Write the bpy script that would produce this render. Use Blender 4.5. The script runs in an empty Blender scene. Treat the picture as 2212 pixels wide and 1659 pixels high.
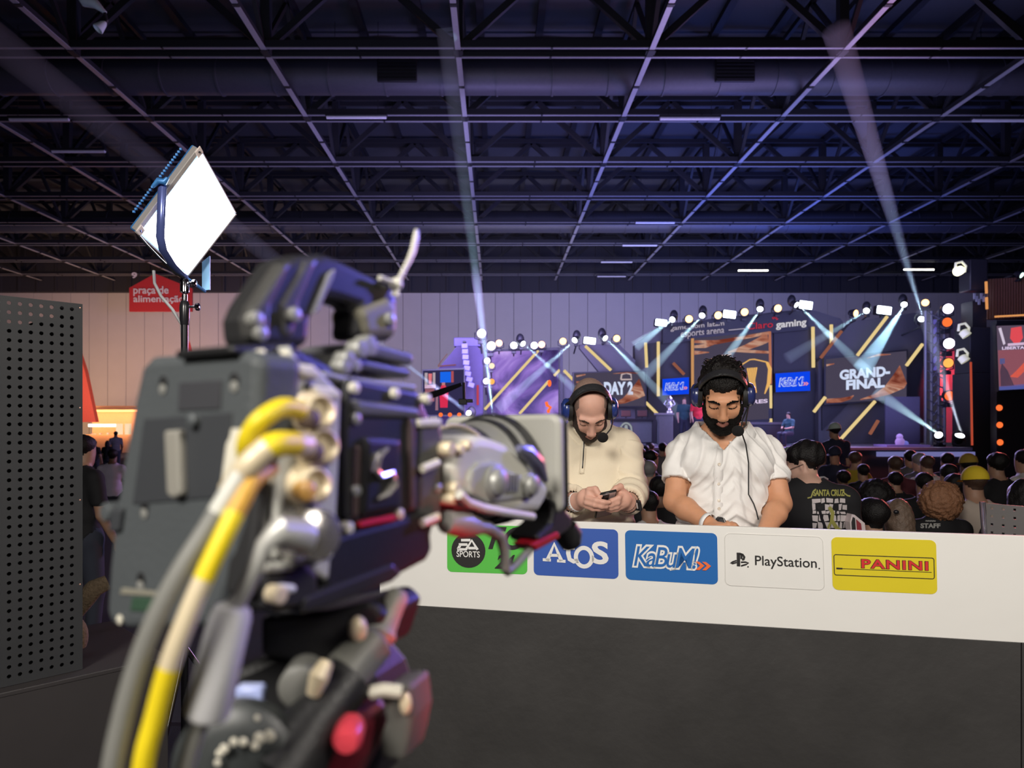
import bpy, bmesh, math, random
import numpy as np
from mathutils import Vector, Matrix
from mathutils.bvhtree import BVHTree
random.seed(7); np.random.seed(7)
sc = bpy.context.scene
COL = sc.collection
V = Vector
R = math.radians
# ------------------------------------------------------------------ camera
F = 1534.0; CX = 1072.0; CY = 909.0; ZC = 1.75     # focal length in px, level line and vanishing point of the hall, eye height
cam = bpy.data.cameras.new('camera'); camo = bpy.data.objects.new('camera', cam); COL.objects.link(camo)
camo.location = (0, 0, ZC); camo.rotation_euler = (R(90), 0, 0)
cam.sensor_width = 36; cam.lens = F/2212*36
cam.shift_x = (1106-CX)/2212; cam.shift_y = (CY-829.5)/2212
cam.clip_start = 0.02; cam.clip_end = 200
cam.dof.use_dof = True; cam.dof.focus_distance = 2.45; cam.dof.aperture_fstop = 5.0
sc.camera = camo
# ------------------------------------------------------------------ world and exposure
w = bpy.data.worlds.new('hall_air'); sc.world = w; w.use_nodes = True
w.node_tree.nodes['Background'].inputs[0].default_value = (0.35, 0.38, 0.75, 1)
w.node_tree.nodes['Background'].inputs[1].default_value = 0.012
sc.view_settings.view_transform = 'Standard'; sc.view_settings.look = 'None'
sc.view_settings.exposure = 0.0; sc.view_settings.gamma = 1.0
cy = sc.cycles
cy.max_bounces = 5; cy.diffuse_bounces = 2; cy.glossy_bounces = 3; cy.transmission_bounces = 4; cy.volume_bounces = 0; cy.transparent_max_bounces = 8
cy.sample_clamp_indirect = 4.0; cy.caustics_reflective = False; cy.caustics_refractive = False
cy.use_denoising = True; cy.use_light_tree = True

def at(px, py, Y):
    return V(((px-CX)/F*Y, Y, ZC+(CY-py)/F*Y))
def hit(px, py, p0, n):
    d = V(((px-CX)/F, 1.0, (CY-py)/F)); o = V((0, 0, ZC))
    return o + d*((p0-o).dot(n)/d.dot(n))

def lamp(name, kind, loc, target, energy, color, size=0.5, spot=40, blend=0.5, size_y=None, shadow=True):
    l = bpy.data.lights.new(name, kind); o = bpy.data.objects.new(name, l); COL.objects.link(o)
    l.energy = energy; l.color = color; o.location = loc
    if kind == 'AREA':
        l.size = size
        if size_y: l.shape = 'RECTANGLE'; l.size_y = size_y
    elif kind == 'SPOT':
        l.spot_size = R(spot); l.spot_blend = blend; l.shadow_soft_size = size
    else: l.shadow_soft_size = size
    if target is not None:
        o.rotation_euler = (V(target)-V(loc)).to_track_quat('-Z', 'Y').to_euler()
    return o
# front lights of the casters' position (second work light stands behind the photographer) and the hall's stage wash
lamp('key_light', 'AREA', (-1.3, -1.7, 3.5), (0.5, 2.5, 1.4), 165, (1.0, 0.94, 0.86), 0.9)
lamp('front_light', 'AREA', (2.2, -1.2, 3.7), (0.6, 2.4, 1.4), 85, (1.0, 0.93, 0.85), 0.9)
lamp('stage_wash_blue', 'AREA', (9, 18, 4.6), (8, 30, 11), 430, (0.40, 0.40, 1.0), 7)
lamp('roof_blue', 'AREA', (11, 28, 5.6), (9, 31, 11.5), 1000, (0.12, 0.2, 1.0), 15, size_y=5)
lamp('stage_wash_violet', 'AREA', (0, 19, 4.4), (-1, 45, 8), 1000, (0.5, 0.42, 1.0), 5)
lamp('ceiling_wash', 'AREA', (-2, 12, 3.2), (-2, 24, 11), 220, (0.42, 0.44, 0.85), 8)
lamp('wall_wash', 'AREA', (4, 30, 3.5), (4, 45, 6.5), 900, (0.72, 0.66, 0.86), 14, size_y=3)
lamp('food_court_glow', 'AREA', (-22, 38, 1.8), (-22, 45, 4), 650, (1.0, 0.55, 0.25), 9, size_y=1.2)
lamp('wall_warm_wash', 'AREA', (-17, 32, 3), (-17, 45, 7), 430, (0.95, 0.68, 0.75), 10, size_y=3)
lamp('blue_side_spot', 'SPOT', (6.6, 5.6, 4.6), (0.0, 0.56, 2.02), 5200, (0.17, 0.16, 1.0), 0.25, 5, 0.7)
lamp('red_bounce', 'SPOT', (0.17, 0.36, 1.40), (-0.062, 0.51, 1.632), 12, (1.0, 0.01, 0.018), 0.03, 22, 0.8)
lamp('audience_rim', 'AREA', (8, 20.5, 4.6), (4, 7, 1.0), 1300, (0.55, 0.45, 1.0), 3)
lamp('audience_rim_red', 'AREA', (13.5, 17.5, 4.2), (6, 7, 1.0), 700, (1.0, 0.2, 0.2), 1.6)
lamp('audience_fill', 'AREA', (3.5, -1.5, 4.6), (5, 6.5, 1.0), 12, (1.0, 0.9, 0.85), 2.0)

# ------------------------------------------------------------------ materials
MATS = {}
def mat(name, col, rough=0.55, metal=0.0, var=0.12, scale=14.0, bump=0.0, bscale=60.0, emit=None, es=0.0, spec=0.5, sss=0.0, coat=0.0):
    if name in MATS: return MATS[name]
    m = bpy.data.materials.new(name); m.use_nodes = True; MATS[name] = m
    nt = m.node_tree; b = nt.nodes['Principled BSDF']
    tc = nt.nodes.new('ShaderNodeTexCoord'); nz = nt.nodes.new('ShaderNodeTexNoise')
    nz.inputs['Scale'].default_value = scale; nz.inputs['Detail'].default_value = 4
    nt.links.new(tc.outputs['Object'], nz.inputs['Vector'])
    rp = nt.nodes.new('ShaderNodeMix'); rp.data_type = 'RGBA'
    rp.inputs['A'].default_value = tuple(max(0, c*(1-var)) for c in col)+(1,)
    rp.inputs['B'].default_value = tuple(min(1, c*(1+var)) for c in col)+(1,)
    nt.links.new(nz.outputs['Fac'], rp.inputs['Factor'])
    nt.links.new(rp.outputs['Result'], b.inputs['Base Color'])
    b.inputs['Roughness'].default_value = rough; b.inputs['Metallic'].default_value = metal
    b.inputs['Specular IOR Level'].default_value = spec
    if sss: b.inputs['Subsurface Weight'].default_value = sss; b.inputs['Subsurface Radius'].default_value = (0.012, 0.005, 0.003); b.inputs['Subsurface Scale'].default_value = 1.0
    if coat: b.inputs['Coat Weight'].default_value = coat
    if bump:
        bz = nt.nodes.new('ShaderNodeTexNoise'); bz.inputs['Scale'].default_value = bscale; bz.inputs['Detail'].default_value = 3
        nt.links.new(tc.outputs['Object'], bz.inputs['Vector'])
        bp = nt.nodes.new('ShaderNodeBump'); bp.inputs['Strength'].default_value = bump; bp.inputs['Distance'].default_value = 0.01
        nt.links.new(bz.outputs['Fac'], bp.inputs['Height']); nt.links.new(bp.outputs['Normal'], b.inputs['Normal'])
    if emit:
        b.inputs['Emission Color'].default_value = tuple(emit)+(1,); b.inputs['Emission Strength'].default_value = es
    return m
def glow(name, col, s):            # things that give off light: lamps, LED strips, screen content
    if name in MATS: return MATS[name]
    m = bpy.data.materials.new(name); m.use_nodes = True; MATS[name] = m
    nt = m.node_tree; nt.nodes.clear()
    e = nt.nodes.new('ShaderNodeEmission'); o = nt.nodes.new('ShaderNodeOutputMaterial')
    e.inputs[0].default_value = tuple(col)+(1,); e.inputs[1].default_value = s
    nt.links.new(e.outputs[0], o.inputs[0])
    return m
def led_screen(name, stops, s, scale=0.6, stretch=(1, 1, 2.4), rot=0.5, dist=1.0, detail=6):   # a video wall showing a flame or smoky nebula picture
    if name in MATS: return MATS[name]
    m = bpy.data.materials.new(name); m.use_nodes = True; MATS[name] = m
    nt = m.node_tree; nt.nodes.clear()
    e = nt.nodes.new('ShaderNodeEmission'); o = nt.nodes.new('ShaderNodeOutputMaterial')
    tc = nt.nodes.new('ShaderNodeTexCoord'); mp = nt.nodes.new('ShaderNodeMapping'); nz = nt.nodes.new('ShaderNodeTexNoise'); cr = nt.nodes.new('ShaderNodeValToRGB')
    mp.inputs['Scale'].default_value = stretch; mp.inputs['Rotation'].default_value = (0, rot, 0)
    nz.inputs['Scale'].default_value = scale; nz.inputs['Detail'].default_value = detail; nz.inputs['Distortion'].default_value = dist
    el = cr.color_ramp.elements
    el[0].position, el[0].color = stops[0][0], tuple(stops[0][1])+(1,)
    el[1].position, el[1].color = stops[-1][0], tuple(stops[-1][1])+(1,)
    for p, c in stops[1:-1]:
        q = el.new(p); q.color = tuple(c)+(1,)
    nt.links.new(tc.outputs['Object'], mp.inputs[0]); nt.links.new(mp.outputs[0], nz.inputs[0]); nt.links.new(nz.outputs['Fac'], cr.inputs[0])
    nt.links.new(cr.outputs[0], e.inputs[0]); e.inputs[1].default_value = s; nt.links.new(e.outputs[0], o.inputs[0])
    return m

# ------------------------------------------------------------------ mesh builder
def frame(d):
    d = V(d).normalized(); u = V((0, 0, 1)) if abs(d.z) < 0.9 else V((1, 0, 0))
    a = d.cross(u).normalized(); return a, d.cross(a).normalized() if False else a.cross(d).normalized()
class MB:
    def __init__(s): s.v = []; s.f = []; s.mi = []; s.m = 0
    def add(s, vs, fs):
        o = len(s.v); s.v += [V(x) for x in vs]
        for f in fs: s.f.append([i+o for i in f]); s.mi.append(s.m)
        return s
    def box(s, c, size, rot=None):
        hx, hy, hz = size[0]/2, size[1]/2, size[2]/2
        vs = [V((x, y, z)) for x in (-hx, hx) for y in (-hy, hy) for z in (-hz, hz)]
        if rot is not None: vs = [rot @ v for v in vs]
        vs = [v+V(c) for v in vs]
        return s.add(vs, [(0, 1, 3, 2), (4, 6, 7, 5), (0, 4, 5, 1), (2, 3, 7, 6), (0, 2, 6, 4), (1, 5, 7, 3)])
    def bar(s, p0, p1, wd, ht, up=(0, 0, 1)):
        p0, p1 = V(p0), V(p1); d = (p1-p0).normalized(); x = d.cross(V(up))
        if x.length < 1e-4: x = d.cross(V((1, 0, 0)))
        x.normalize(); z = x.cross(d)
        vs = [p+x*a*wd/2+z*b*ht/2 for p in (p0, p1) for a, b in ((-1, -1), (1, -1), (1, 1), (-1, 1))]
        return s.add(vs, [(3, 2, 1, 0), (4, 5, 6, 7), (0, 1, 5, 4), (1, 2, 6, 5), (2, 3, 7, 6), (3, 0, 4, 7)])
    def tube(s, pts, r, n=10, cap=True, flat=1.0):
        pts = [V(p) for p in pts]; k = len(pts); rs = r if isinstance(r, (list, tuple)) else [r]*k
        a = None; o = []
        for i, p in enumerate(pts):
            d = (pts[min(i+1, k-1)]-pts[max(i-1, 0)]).normalized()
            if a is None: a, b = frame(d)
            else:
                a = (a-d*a.dot(d)).normalized(); b = a.cross(d).normalized()
            o += [p+(a*math.cos(t)*flat+b*math.sin(t))*rs[i] for t in (2*math.pi*j/n for j in range(n))]
        fs = [(i*n+j, i*n+(j+1) % n, (i+1)*n+(j+1) % n, (i+1)*n+j) for i in range(k-1) for j in range(n)]
        if cap: fs += [tuple(range(n))[::-1], tuple(range((k-1)*n, k*n))]
        return s.add(o, fs)
    def cyl(s, p0, p1, r0, r1=None, n=20): return s.tube([p0, p1], [r0, r0 if r1 is None else r1], n)
    def lathe(s, o, d, prof, n=24):    # prof: (distance along d, radius)
        o = V(o); d = V(d).normalized(); a, b = frame(d); k = len(prof); vs = []
        for h, r in prof: vs += [o+d*h+(a*math.cos(2*math.pi*j/n)+b*math.sin(2*math.pi*j/n))*max(r, 1e-5) for j in range(n)]
        fs = [(i*n+j, i*n+(j+1) % n, (i+1)*n+(j+1) % n, (i+1)*n+j) for i in range(k-1) for j in range(n)]
        fs += [tuple(range(n))[::-1], tuple(range((k-1)*n, k*n))]
        return s.add(vs, fs)
    def ell(s, c, r, rot=None, nu=16, nv=10):
        vs = []; c = V(c)
        for i in range(nv+1):
            t = math.pi*i/nv
            for j in range(nu):
                p = 2*math.pi*j/nu; q = V((r[0]*math.sin(t)*math.cos(p), r[1]*math.sin(t)*math.sin(p), r[2]*math.cos(t)))
                vs.append(c+(rot @ q if rot is not None else q))
        fs = [(i*nu+j, (i+1)*nu+j, (i+1)*nu+(j+1) % nu, i*nu+(j+1) % nu) for i in range(nv) for j in range(nu)]
        return s.add(vs, fs)
    def prism(s, pts, d):              # closed polygon of 3D points pushed along vector d
        pts = [V(p) for p in pts]; d = V(d); n = len(pts)
        nrm = sum(((pts[i]-pts[0]).cross(pts[(i+1) % n]-pts[0]) for i in range(n)), V())
        if nrm.dot(d) > 0: pts = pts[::-1]
        vs = pts+[p+d for p in pts]
        fs = [tuple(range(n)), tuple(range(n, 2*n))[::-1]]+[(i, n+i, n+(i+1) % n, (i+1) % n) for i in range(n)]
        return s.add(vs, fs)
    def grid(s, rows):
        k, n = len(rows), len(rows[0]); vs = [p for r in rows for p in r]
        return s.add(vs, [(i*n+j, i*n+j+1, (i+1)*n+j+1, (i+1)*n+j) for i in range(k-1) for j in range(n-1)])
    def build(s, name, mats, parent=None, bevel=0.0, smooth=True, loc=None, solid=0.0, seg=2):
        return link_mesh(name, s.v, s.f, mats, parent, bevel, smooth, loc, solid, s.mi, seg)
def origin_of(o):
    p = V((0, 0, 0))
    while o is not None: p = p+o.location; o = o.parent
    return p
def link_mesh(name, vs, fs, mats, parent=None, bevel=0.0, smooth=True, loc=None, solid=0.0, mi=None, seg=2, sharp=40, recalc=True):
    me = bpy.data.meshes.new(name); o = bpy.data.objects.new(name, me); COL.objects.link(o)
    if parent is not None: o.parent = parent; off = origin_of(parent)
    else:
        if loc is None:
            xs = [v[0] for v in vs]; ys = [v[1] for v in vs]; zs = [v[2] for v in vs]
            loc = V(((min(xs)+max(xs))/2, (min(ys)+max(ys))/2, min(zs)))
        off = V(loc); o.location = off
    me.from_pydata([tuple(V(v)-off) for v in vs], [], fs)
    for m in (mats if isinstance(mats, (list, tuple)) else [mats]): me.materials.append(m)
    if mi is not None and len(me.polygons) == len(mi): me.polygons.foreach_set('material_index', mi)
    if recalc:
        bm = bmesh.new(); bm.from_mesh(me); bmesh.ops.recalc_face_normals(bm, faces=bm.faces); bm.to_mesh(me); bm.free()
    if smooth:
        me.polygons.foreach_set('use_smooth', [True]*len(me.polygons))
        if sharp: me.set_sharp_from_angle(angle=R(sharp))
    me.update()
    if solid:
        md = o.modifiers.new('thickness', 'SOLIDIFY'); md.thickness = solid; md.offset = 0
    if bevel:
        md = o.modifiers.new('bevel', 'BEVEL'); md.width = bevel; md.segments = seg; md.limit_method = 'ANGLE'; md.angle_limit = R(45)
    return o
def thing(name, label, cat, loc, group=None):
    o = bpy.data.objects.new(name, None); COL.objects.link(o); o.location = loc; o.empty_display_size = 0.1
    o['label'] = label; o['category'] = cat
    if group: o['group'] = group
    return o
def tag(o, label, cat, group=None):
    o['label'] = label; o['category'] = cat
    if group: o['group'] = group
    return o
def struct(o): o['kind'] = 'structure'; return o
def dup(o, loc, rotz=0.0, scale=1.0, label=None, parent=None):
    c = o.copy(); COL.objects.link(c)
    if parent is None:
        c.location = loc; c.rotation_euler = (0, 0, rotz); c.scale = (scale,)*3
        if label: c['label'] = label
    else: c.parent = parent
    for ch in list(o.children): dup(ch, None, parent=c)
    return c
# ------------------------------------------------------------------ lettering
def letters(s, bold=0.0, shear=0.0, spacing=1.0):
    cu = bpy.data.curves.new('lettering', 'FONT'); cu.body = s; cu.offset = bold; cu.shear = shear; cu.space_character = spacing; cu.resolution_u = 4
    cu.align_x = 'LEFT'
    o = bpy.data.objects.new('lettering', cu); COL.objects.link(o)
    dg = bpy.context.evaluated_depsgraph_get(); dg.update()
    me = bpy.data.meshes.new_from_object(o.evaluated_get(dg))
    vs = [v.co.copy() for v in me.vertices]; fs = [tuple(p.vertices) for p in me.polygons]
    bpy.data.objects.remove(o); bpy.data.curves.remove(cu); bpy.data.meshes.remove(me)
    return vs, fs
def quadmap(q, u, v):                  # q: 4 points tl, tr, br, bl
    a = q[0].lerp(q[1], u); b = q[3].lerp(q[2], u); return b.lerp(a, v)
def fit(mb, vf, q, box=(0, 0, 1, 1), off=V((0, 0, 0)), ref=None):
    vs, fs = vf; rs = ref[0] if ref else vs
    x0, x1 = min(p.x for p in rs), max(p.x for p in rs); y0, y1 = min(p.y for p in rs), max(p.y for p in rs)
    out = [quadmap(q, box[0]+(p.x-x0)/(x1-x0)*(box[2]-box[0]), box[1]+(p.y-y0)/(y1-y0)*(box[3]-box[1]))+off for p in vs]
    return mb.add(out, fs)
def poly2(mb, pts, q, off=V((0, 0, 0))):   # polygon in 0..1 of a quad
    return mb.add([quadmap(q, u, v)+off for u, v in pts], [tuple(range(len(pts)))])
def stroke2(mb, pts, wd, q, off, asp):     # a line of width wd (in units of quad height) along pts
    P = [V((u*asp, v)) for u, v in pts]; n = len(P); L = []; Rr = []
    for i in range(n):
        d = (P[min(i+1, n-1)]-P[max(i-1, 0)]).normalized(); nn = V((-d.y, d.x))
        w_ = wd[i] if isinstance(wd, (list, tuple)) else wd
        L.append(P[i]+nn*w_/2); Rr.append(P[i]-nn*w_/2)
    vs = [quadmap(q, p.x/asp, p.y)+off for p in L+Rr]
    return mb.add(vs, [(i, i+1, n+i+1, n+i) for i in range(n-1)])
def rrect(rx, ry, n=5):
    out = []
    for cx, cy_, a0 in ((1-rx, 1-ry, 0), (rx, 1-ry, 90), (rx, ry, 180), (1-rx, ry, 270)):
        for k in range(n+1):
            t = R(a0+90*k/n); out.append((cx+rx*math.cos(t), cy_+ry*math.sin(t)))
    return out
def arcpts(cx, cy_, rx, ry, a0, a1, n=12): return [(cx+rx*math.cos(R(a0+(a1-a0)*k/n)), cy_+ry*math.sin(R(a0+(a1-a0)*k/n))) for k in range(n+1)]
# ================================================================== THE HALL
M_deck = mat('roof_deck_paint', (0.06, 0.062, 0.07), 0.8, bump=0.3, bscale=8)
M_steel = mat('truss_paint', (0.014, 0.0145, 0.018), 0.6)
M_flange = mat('galvanised_flange', (0.42, 0.42, 0.46), 0.45, 0.3)
M_wallp = mat('wall_panel', (0.62, 0.60, 0.62), 0.7, var=0.05, scale=1.2, bump=0.08, bscale=3)
M_dark = mat('black_paint', (0.012, 0.012, 0.015), 0.6)
M_carpet = mat('event_carpet', (0.03, 0.03, 0.035), 0.95, bump=0.4, bscale=180)
M_duct = mat('duct_sheet', (0.10, 0.10, 0.12), 0.5, 0.4, bump=0.15, bscale=5)
b = MB(); b.box((0, 18, -0.1), (76, 56, 0.2)); struct(b.build('floor', M_carpet, smooth=False))
b = MB(); b.box((0, 18, 12.95), (76, 56, 0.2)); struct(b.build('ceiling', M_deck, smooth=False))
b = MB(); x = -37.5
while x < 37: b.box((x+0.585, 45.1, 4.925), (1.145, 0.2, 9.85)); x += 1.17
b.m = 1; b.box((0, 45.25, 6), (76, 0.12, 12.2)); b.box((0, 44.9, 11.36), (76, 0.5, 3.0))
for i in range(64): b.box((-37+1.17*i, 44.6, 11.3), (0.12, 0.1, 2.9))
struct(b.build('wall_back', [M_wallp, mat('fascia_sheet', (0.035, 0.036, 0.05), 0.7)], smooth=False))
for nm, X in (('wall_left', -37), ('wall_right', 37)):
    b = MB(); b.box((X, 18, 6.4), (0.3, 56, 12.8)); struct(b.build(nm, M_dark, smooth=False))
b = MB(); b.box((0, -9, 6.4), (76, 0.3, 12.8)); struct(b.build('wall_front', M_dark, smooth=False))
b = MB(); b.box((0.2, 0.2, 0.175), (7.6, 6.2, 0.35)); b.m = 1; b.box((0.2, 0.2, 0.352), (7.5, 6.1, 0.006))
tag(b.build('platform_riser', [M_dark, M_carpet], smooth=False, bevel=0.01), 'black carpeted riser under the broadcast desk and camera', 'platform')
ZT = ZC+8.7
ROWS = [12.95+3.65*i for i in range(9)]; XS = [-0.9+4.55*k for k in range(-7, 8)]
for y in ROWS[1:]:
    b = MB()
    for dy in (0, 0.42):
        b.m = 0; b.box((0.5, y+dy, ZT+0.1), (66, 0.09, 0.16)); b.box((0.5, y+dy, ZT+2.15), (66, 0.09, 0.14))
        b.m = 1; b.box((0.5, y+dy, ZT+0.012), (66, 0.075, 0.02))
        b.m = 0
        for x in XS: b.box((x-0.06, y+dy, ZT+0.012), (0.07, 0.12, 0.03)); b.box((x+2.2, y+dy, ZT+0.012), (0.05, 0.12, 0.03))
    for x in XS:
        b.box((x, y+0.21, ZT+1.1), (0.22, 0.2, 2.2))
        b.bar((x, y+0.21, ZT+0.1), (x+2.27, y+0.21, ZT+2.15), 0.12, 0.16); b.bar((x+4.55, y+0.21, ZT+0.1), (x+2.27, y+0.21, ZT+2.15), 0.12, 0.16)
    struct(b.build('roof_truss', [M_steel, mat('painted_flange', (0.26, 0.26, 0.29), 0.5, 0.2)], smooth=False))
for x in XS:
    b = MB(); b.box((x, 27.5, ZT+0.08), (0.1, 33, 0.14)); b.box((x, 27.5, ZT+2.15), (0.1, 33, 0.14))
    b.m = 1; b.box((x, 27.5, ZT+0.005), (0.13, 33, 0.02)); b.m = 0
    for y in ROWS:
        b.box((x, y+0.2, ZT), (0.15, 0.3, 0.05)); b.box((x, y+1.9, ZT), (0.15, 0.1, 0.045))
        if y > ROWS[0]: b.bar((x, y-3.6, ZT+0.1), (x, y-1.8, ZT+2.15), 0.1, 0.1); b.bar((x, y, ZT+0.1), (x, y-1.8, ZT+2.15), 0.1, 0.1)
    struct(b.build('roof_girder', [M_steel, M_flange], smooth=False))
b = MB()
for i in range(34): b.box((-27+1.66*i, 27, ZT+2.34), (0.2, 34, 0.22))
struct(b.build('roof_purlins', M_steel, smooth=False))
for yy, zz, r_ in ((19.3, ZC+9.35, 0.47), (33.2, ZC+9.3, 0.5)):
    b = MB(); b.cyl((-30, yy, zz), (30, yy, zz), r_, n=28)
    for i in range(40): b.cyl((-30+1.5*i, yy, zz), (-29.95+1.5*i, yy, zz), r_+0.025, n=28)
    d = thing('air_duct', 'long round sheet metal air duct above the '+('first' if yy < 25 else 'fifth')+' roof truss', 'duct', (0, yy, zz-r_))
    b.build('duct_pipe', M_duct, d)
    if yy < 25:
        for px in (863, 1575):
            X = at(px, 165, yy).x; b = MB(); b.box((X, yy-0.46, zz-0.06), (1.05, 0.1, 0.6))
            g = b.build('vent_box', M_dark, d, bevel=0.02); b = MB()
            for k in range(6): b.box((X, yy-0.52, zz-0.3+0.095*k), (0.98, 0.02, 0.03))
            b.build('vent_grille', M_steel, g, smooth=False)
# linear lamps under the trusses
M_tube_on = glow('lamp_tube_lit', (1.0, 0.97, 0.85), 9.0)
M_tube_off = mat('lamp_tube_off', (0.75, 0.75, 0.8), 0.3)
lin = [(1627, 584, 1, 'lit linear ceiling lamp above the tall middle stage tower'), (1985, 582, 1, 'lit linear ceiling lamp above the stage wing with grand final screen'),
       (1490, 256, 0, 'unlit linear ceiling lamp under the second truss between middle girders'), (770, 253, 0, 'unlit linear ceiling lamp up beyond the white light panel'),
       (2165, 260, 0, 'unlit linear ceiling lamp under the second truss at the right border'), (1415, 481, 0, 'unlit bluish linear ceiling lamp, nearest of four in a receding line'),
       (1382, 530, 0, 'unlit linear ceiling lamp, second of four in a receding line'), (1332, 566, 0, 'unlit linear ceiling lamp, third of four in a receding line'),
       (1321, 597, 0, 'unlit linear ceiling lamp, farthest of four in a receding line'), (85, 258, 0, 'unlit linear ceiling lamp in the dark upper left bay'), (170, 327, 0, 'small unlit linear ceiling lamp left of the light panel')]
for px, py, on, lb in lin:
    Y = F*8.45/(CY-py); p = at(px, py, Y)
    t = thing('linear_lamp', lb, 'ceiling lamp', p, 'linear hall lamps')
    b = MB(); b.box(p+V((0, 0, 0.05)), (1.72, 0.16, 0.06)); b.build('lamp_housing', M_steel, t, bevel=0.01)
    b = MB(); b.cyl(p+V((-0.83, 0, 0)), p+V((0.83, 0, 0)), 0.05, n=10); b.build('lamp_tube', M_tube_on if on else M_tube_off, t)
    for s_ in (-0.6, 0.6):
        b = MB(); b.cyl(p+V((s_, 0, 0.07)), V((p.x+s_, p.y, 12.86)), 0.008, n=6); b.build('lamp_hanger', M_steel, t)
# fixture hanging in the top left corner
t = thing('hanging_flood_lamp', 'pale hanging flood lamp with bent bracket in the upper left roof bay', 'lamp', at(215, 66, 13))
M_pale = mat('pale_enamel', (0.6, 0.7, 0.72), 0.4)
b = MB(); b.tube([at(168, -25, 13), at(186, 4, 13), at(207, 9, 13), at(228, 28, 13)], [0.11, 0.1, 0.08, 0.03], 12); b.build('lamp_arm', M_pale, t)
b = MB(); b.tube([at(226, 26, 13), at(231, 44, 13), at(224, 56, 13)], 0.03, 8); b.build('bracket', M_steel, t)
b = MB(); b.lathe(at(228, 48, 13), V((-0.5, -0.3, -0.75)), [(0, 0.03), (0.05, 0.06), (0.2, 0.1), (0.21, 0.09), (0.08, 0.04)], 16); b.build('lamp_shade', M_pale, t)
# food court sign and stall far behind on the left
Ys = 41
q = [at(279, 590, Ys), at(415, 590, Ys), at(415, 673, Ys), at(279, 673, Ys)]
t = thing('hanging_sign', 'red house-shaped hanging sign for the food court high on the far wall', 'sign', at(347, 673, Ys))
b = MB(); b.prism([at(279, 673, Ys), at(415, 673, Ys), at(415, 623, Ys), at(335, 591, Ys), at(279, 622, Ys)], (0, 0.12, 0))
sb = b.build('sign_board', mat('sign_red', (0.55, 0.035, 0.04), 0.6), t, smooth=False)
b = MB(); M_wt = mat('white_lettering', (0.75, 0.7, 0.72), 0.6)
fit(b, letters('praça de', 0.02), q, (0.07, 0.40, 0.63, 0.66), V((0, -0.03, 0))); fit(b, letters('alimentação', 0.02), q, (0.07, 0.2, 0.88, 0.42), V((0, -0.03, 0)))
fit(b, letters('9', 0.04), q, (0.04, 0.86, 0.13, 1.02), V((0, -0.03, 0)))
b.build('lettering', M_wt, sb, smooth=False)
for x_, y_ in ((300, 611), (395, 615)):
    b = MB(); p = at(x_, y_, Ys)+V((0, 0.06, 0)); b.cyl(p, V((p.x, p.y, 12.86)), 0.02, n=6); b.build('hanging_wire', M_steel, t)
Ys = 39
t = thing('food_stall', 'lit food stall with bright strip light behind the standing people at far left', 'stall', at(235, 1000, Ys)*1)
t.location.z = 0
z0 = 0
b = MB(); A, B_ = at(188, 950, Ys), at(300, 950, Ys)
b.box(((A.x+B_.x)/2, Ys+1.5, 1.3), (B_.x-A.x+1, 0.2, 2.6)); b.box(((A.x+B_.x)/2, Ys+0.7, 2.3), (B_.x-A.x+1, 1.8, 0.12)); b.build('stall_wall', mat('stall_wall', (0.5, 0.25, 0.14), 0.7), t)
b = MB(); b.box(((A.x+B_.x)/2, Ys, 0.5), (B_.x-A.x, 0.6, 1.0)); b.build('stall_counter', mat('stall_wood', (0.3, 0.15, 0.08), 0.6), t, bevel=0.02)
b = MB(); p = at(221, 919, Ys); b.box(p, (1.5, 0.1, 0.16)); b.build('strip_light', glow('stall_strip', (1, 0.9, 0.75), 2.6), t)
for i, px in enumerate((258, 277)):
    b = MB(); p = at(px, 930, Ys); b.box(p, (0.36, 0.05, 0.75)); b.build('menu_board', glow('menu_glow', (1, 0.72, 0.45), 1.0), t)
b = MB()
for i in range(16): b.box(at(195+i*5.5, 947-(i*7) % 5, Ys+0.6), (0.1, 0.1, 0.22+0.1*((i*5) % 3)))
b.build('shelf_goods', mat('stall_goods', (0.6, 0.25, 0.3), 0.5, emit=(0.8, 0.3, 0.25), es=0.15), t)  # goods given a faint warm glow though they are no lamps
b = MB(); b.prism([at(150, 700, 36), at(183, 800, 36), at(207, 912, 36), at(150, 912, 36)], (0, 0.3, 0))
o = b.build('orange_banner_wall', mat('orange_fabric', (0.75, 0.10, 0.04), 0.7), smooth=False); o.location.z += 0
tag(o, 'orange slanted banner wall beside the far food stall', 'banner')
t = thing('pennant', 'small red pennant under the food court sign', 'pennant', at(409, 760, 40)); b = MB(); b.prism([at(409, 735, 40), at(404, 760, 40), at(415, 760, 40)], (0, 0.03, 0)); b.build('pennant_cloth', MATS['sign_red'], t, smooth=False)
b = MB(); p = at(409, 736, 40)+V((0, .015, 0)); b.cyl(p, V((p.x, p.y, 12.86)), 0.008, n=6); b.build('hanging_wire', M_steel, t)
# ================================================================== THE STAGE
M_stage = mat('stage_panel', (0.075, 0.075, 0.085), 0.6, var=0.08, scale=2)
M_stage2 = mat('stage_black', (0.022, 0.022, 0.028), 0.55)
M_grey = mat('stage_grey', (0.30, 0.31, 0.33), 0.6)
M_house = mat('lamp_housing', (0.02, 0.02, 0.025), 0.45)
M_warm = glow('led_bar_warm', (1.0, 0.76, 0.34), 0.78)
M_dim = glow('led_bar_dim', (0.75, 0.26, 0.16), 0.35)
M_white = glow('lens_white', (0.85, 0.93, 1.0), 9.0)
M_blind = glow('blinder_white', (0.72, 0.84, 1.0), 11.0)
M_amber = glow('lens_amber', (1.0, 0.55, 0.22), 4.0)
M_amber2 = glow('lens_orange', (1.0, 0.16, 0.035), 1.2)
M_redam = glow('lens_red_amber', (1.0, 0.5, 0.3), 3.5)
M_viol = glow('lens_violet', (0.85, 0.75, 1.0), 8.0)
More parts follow.
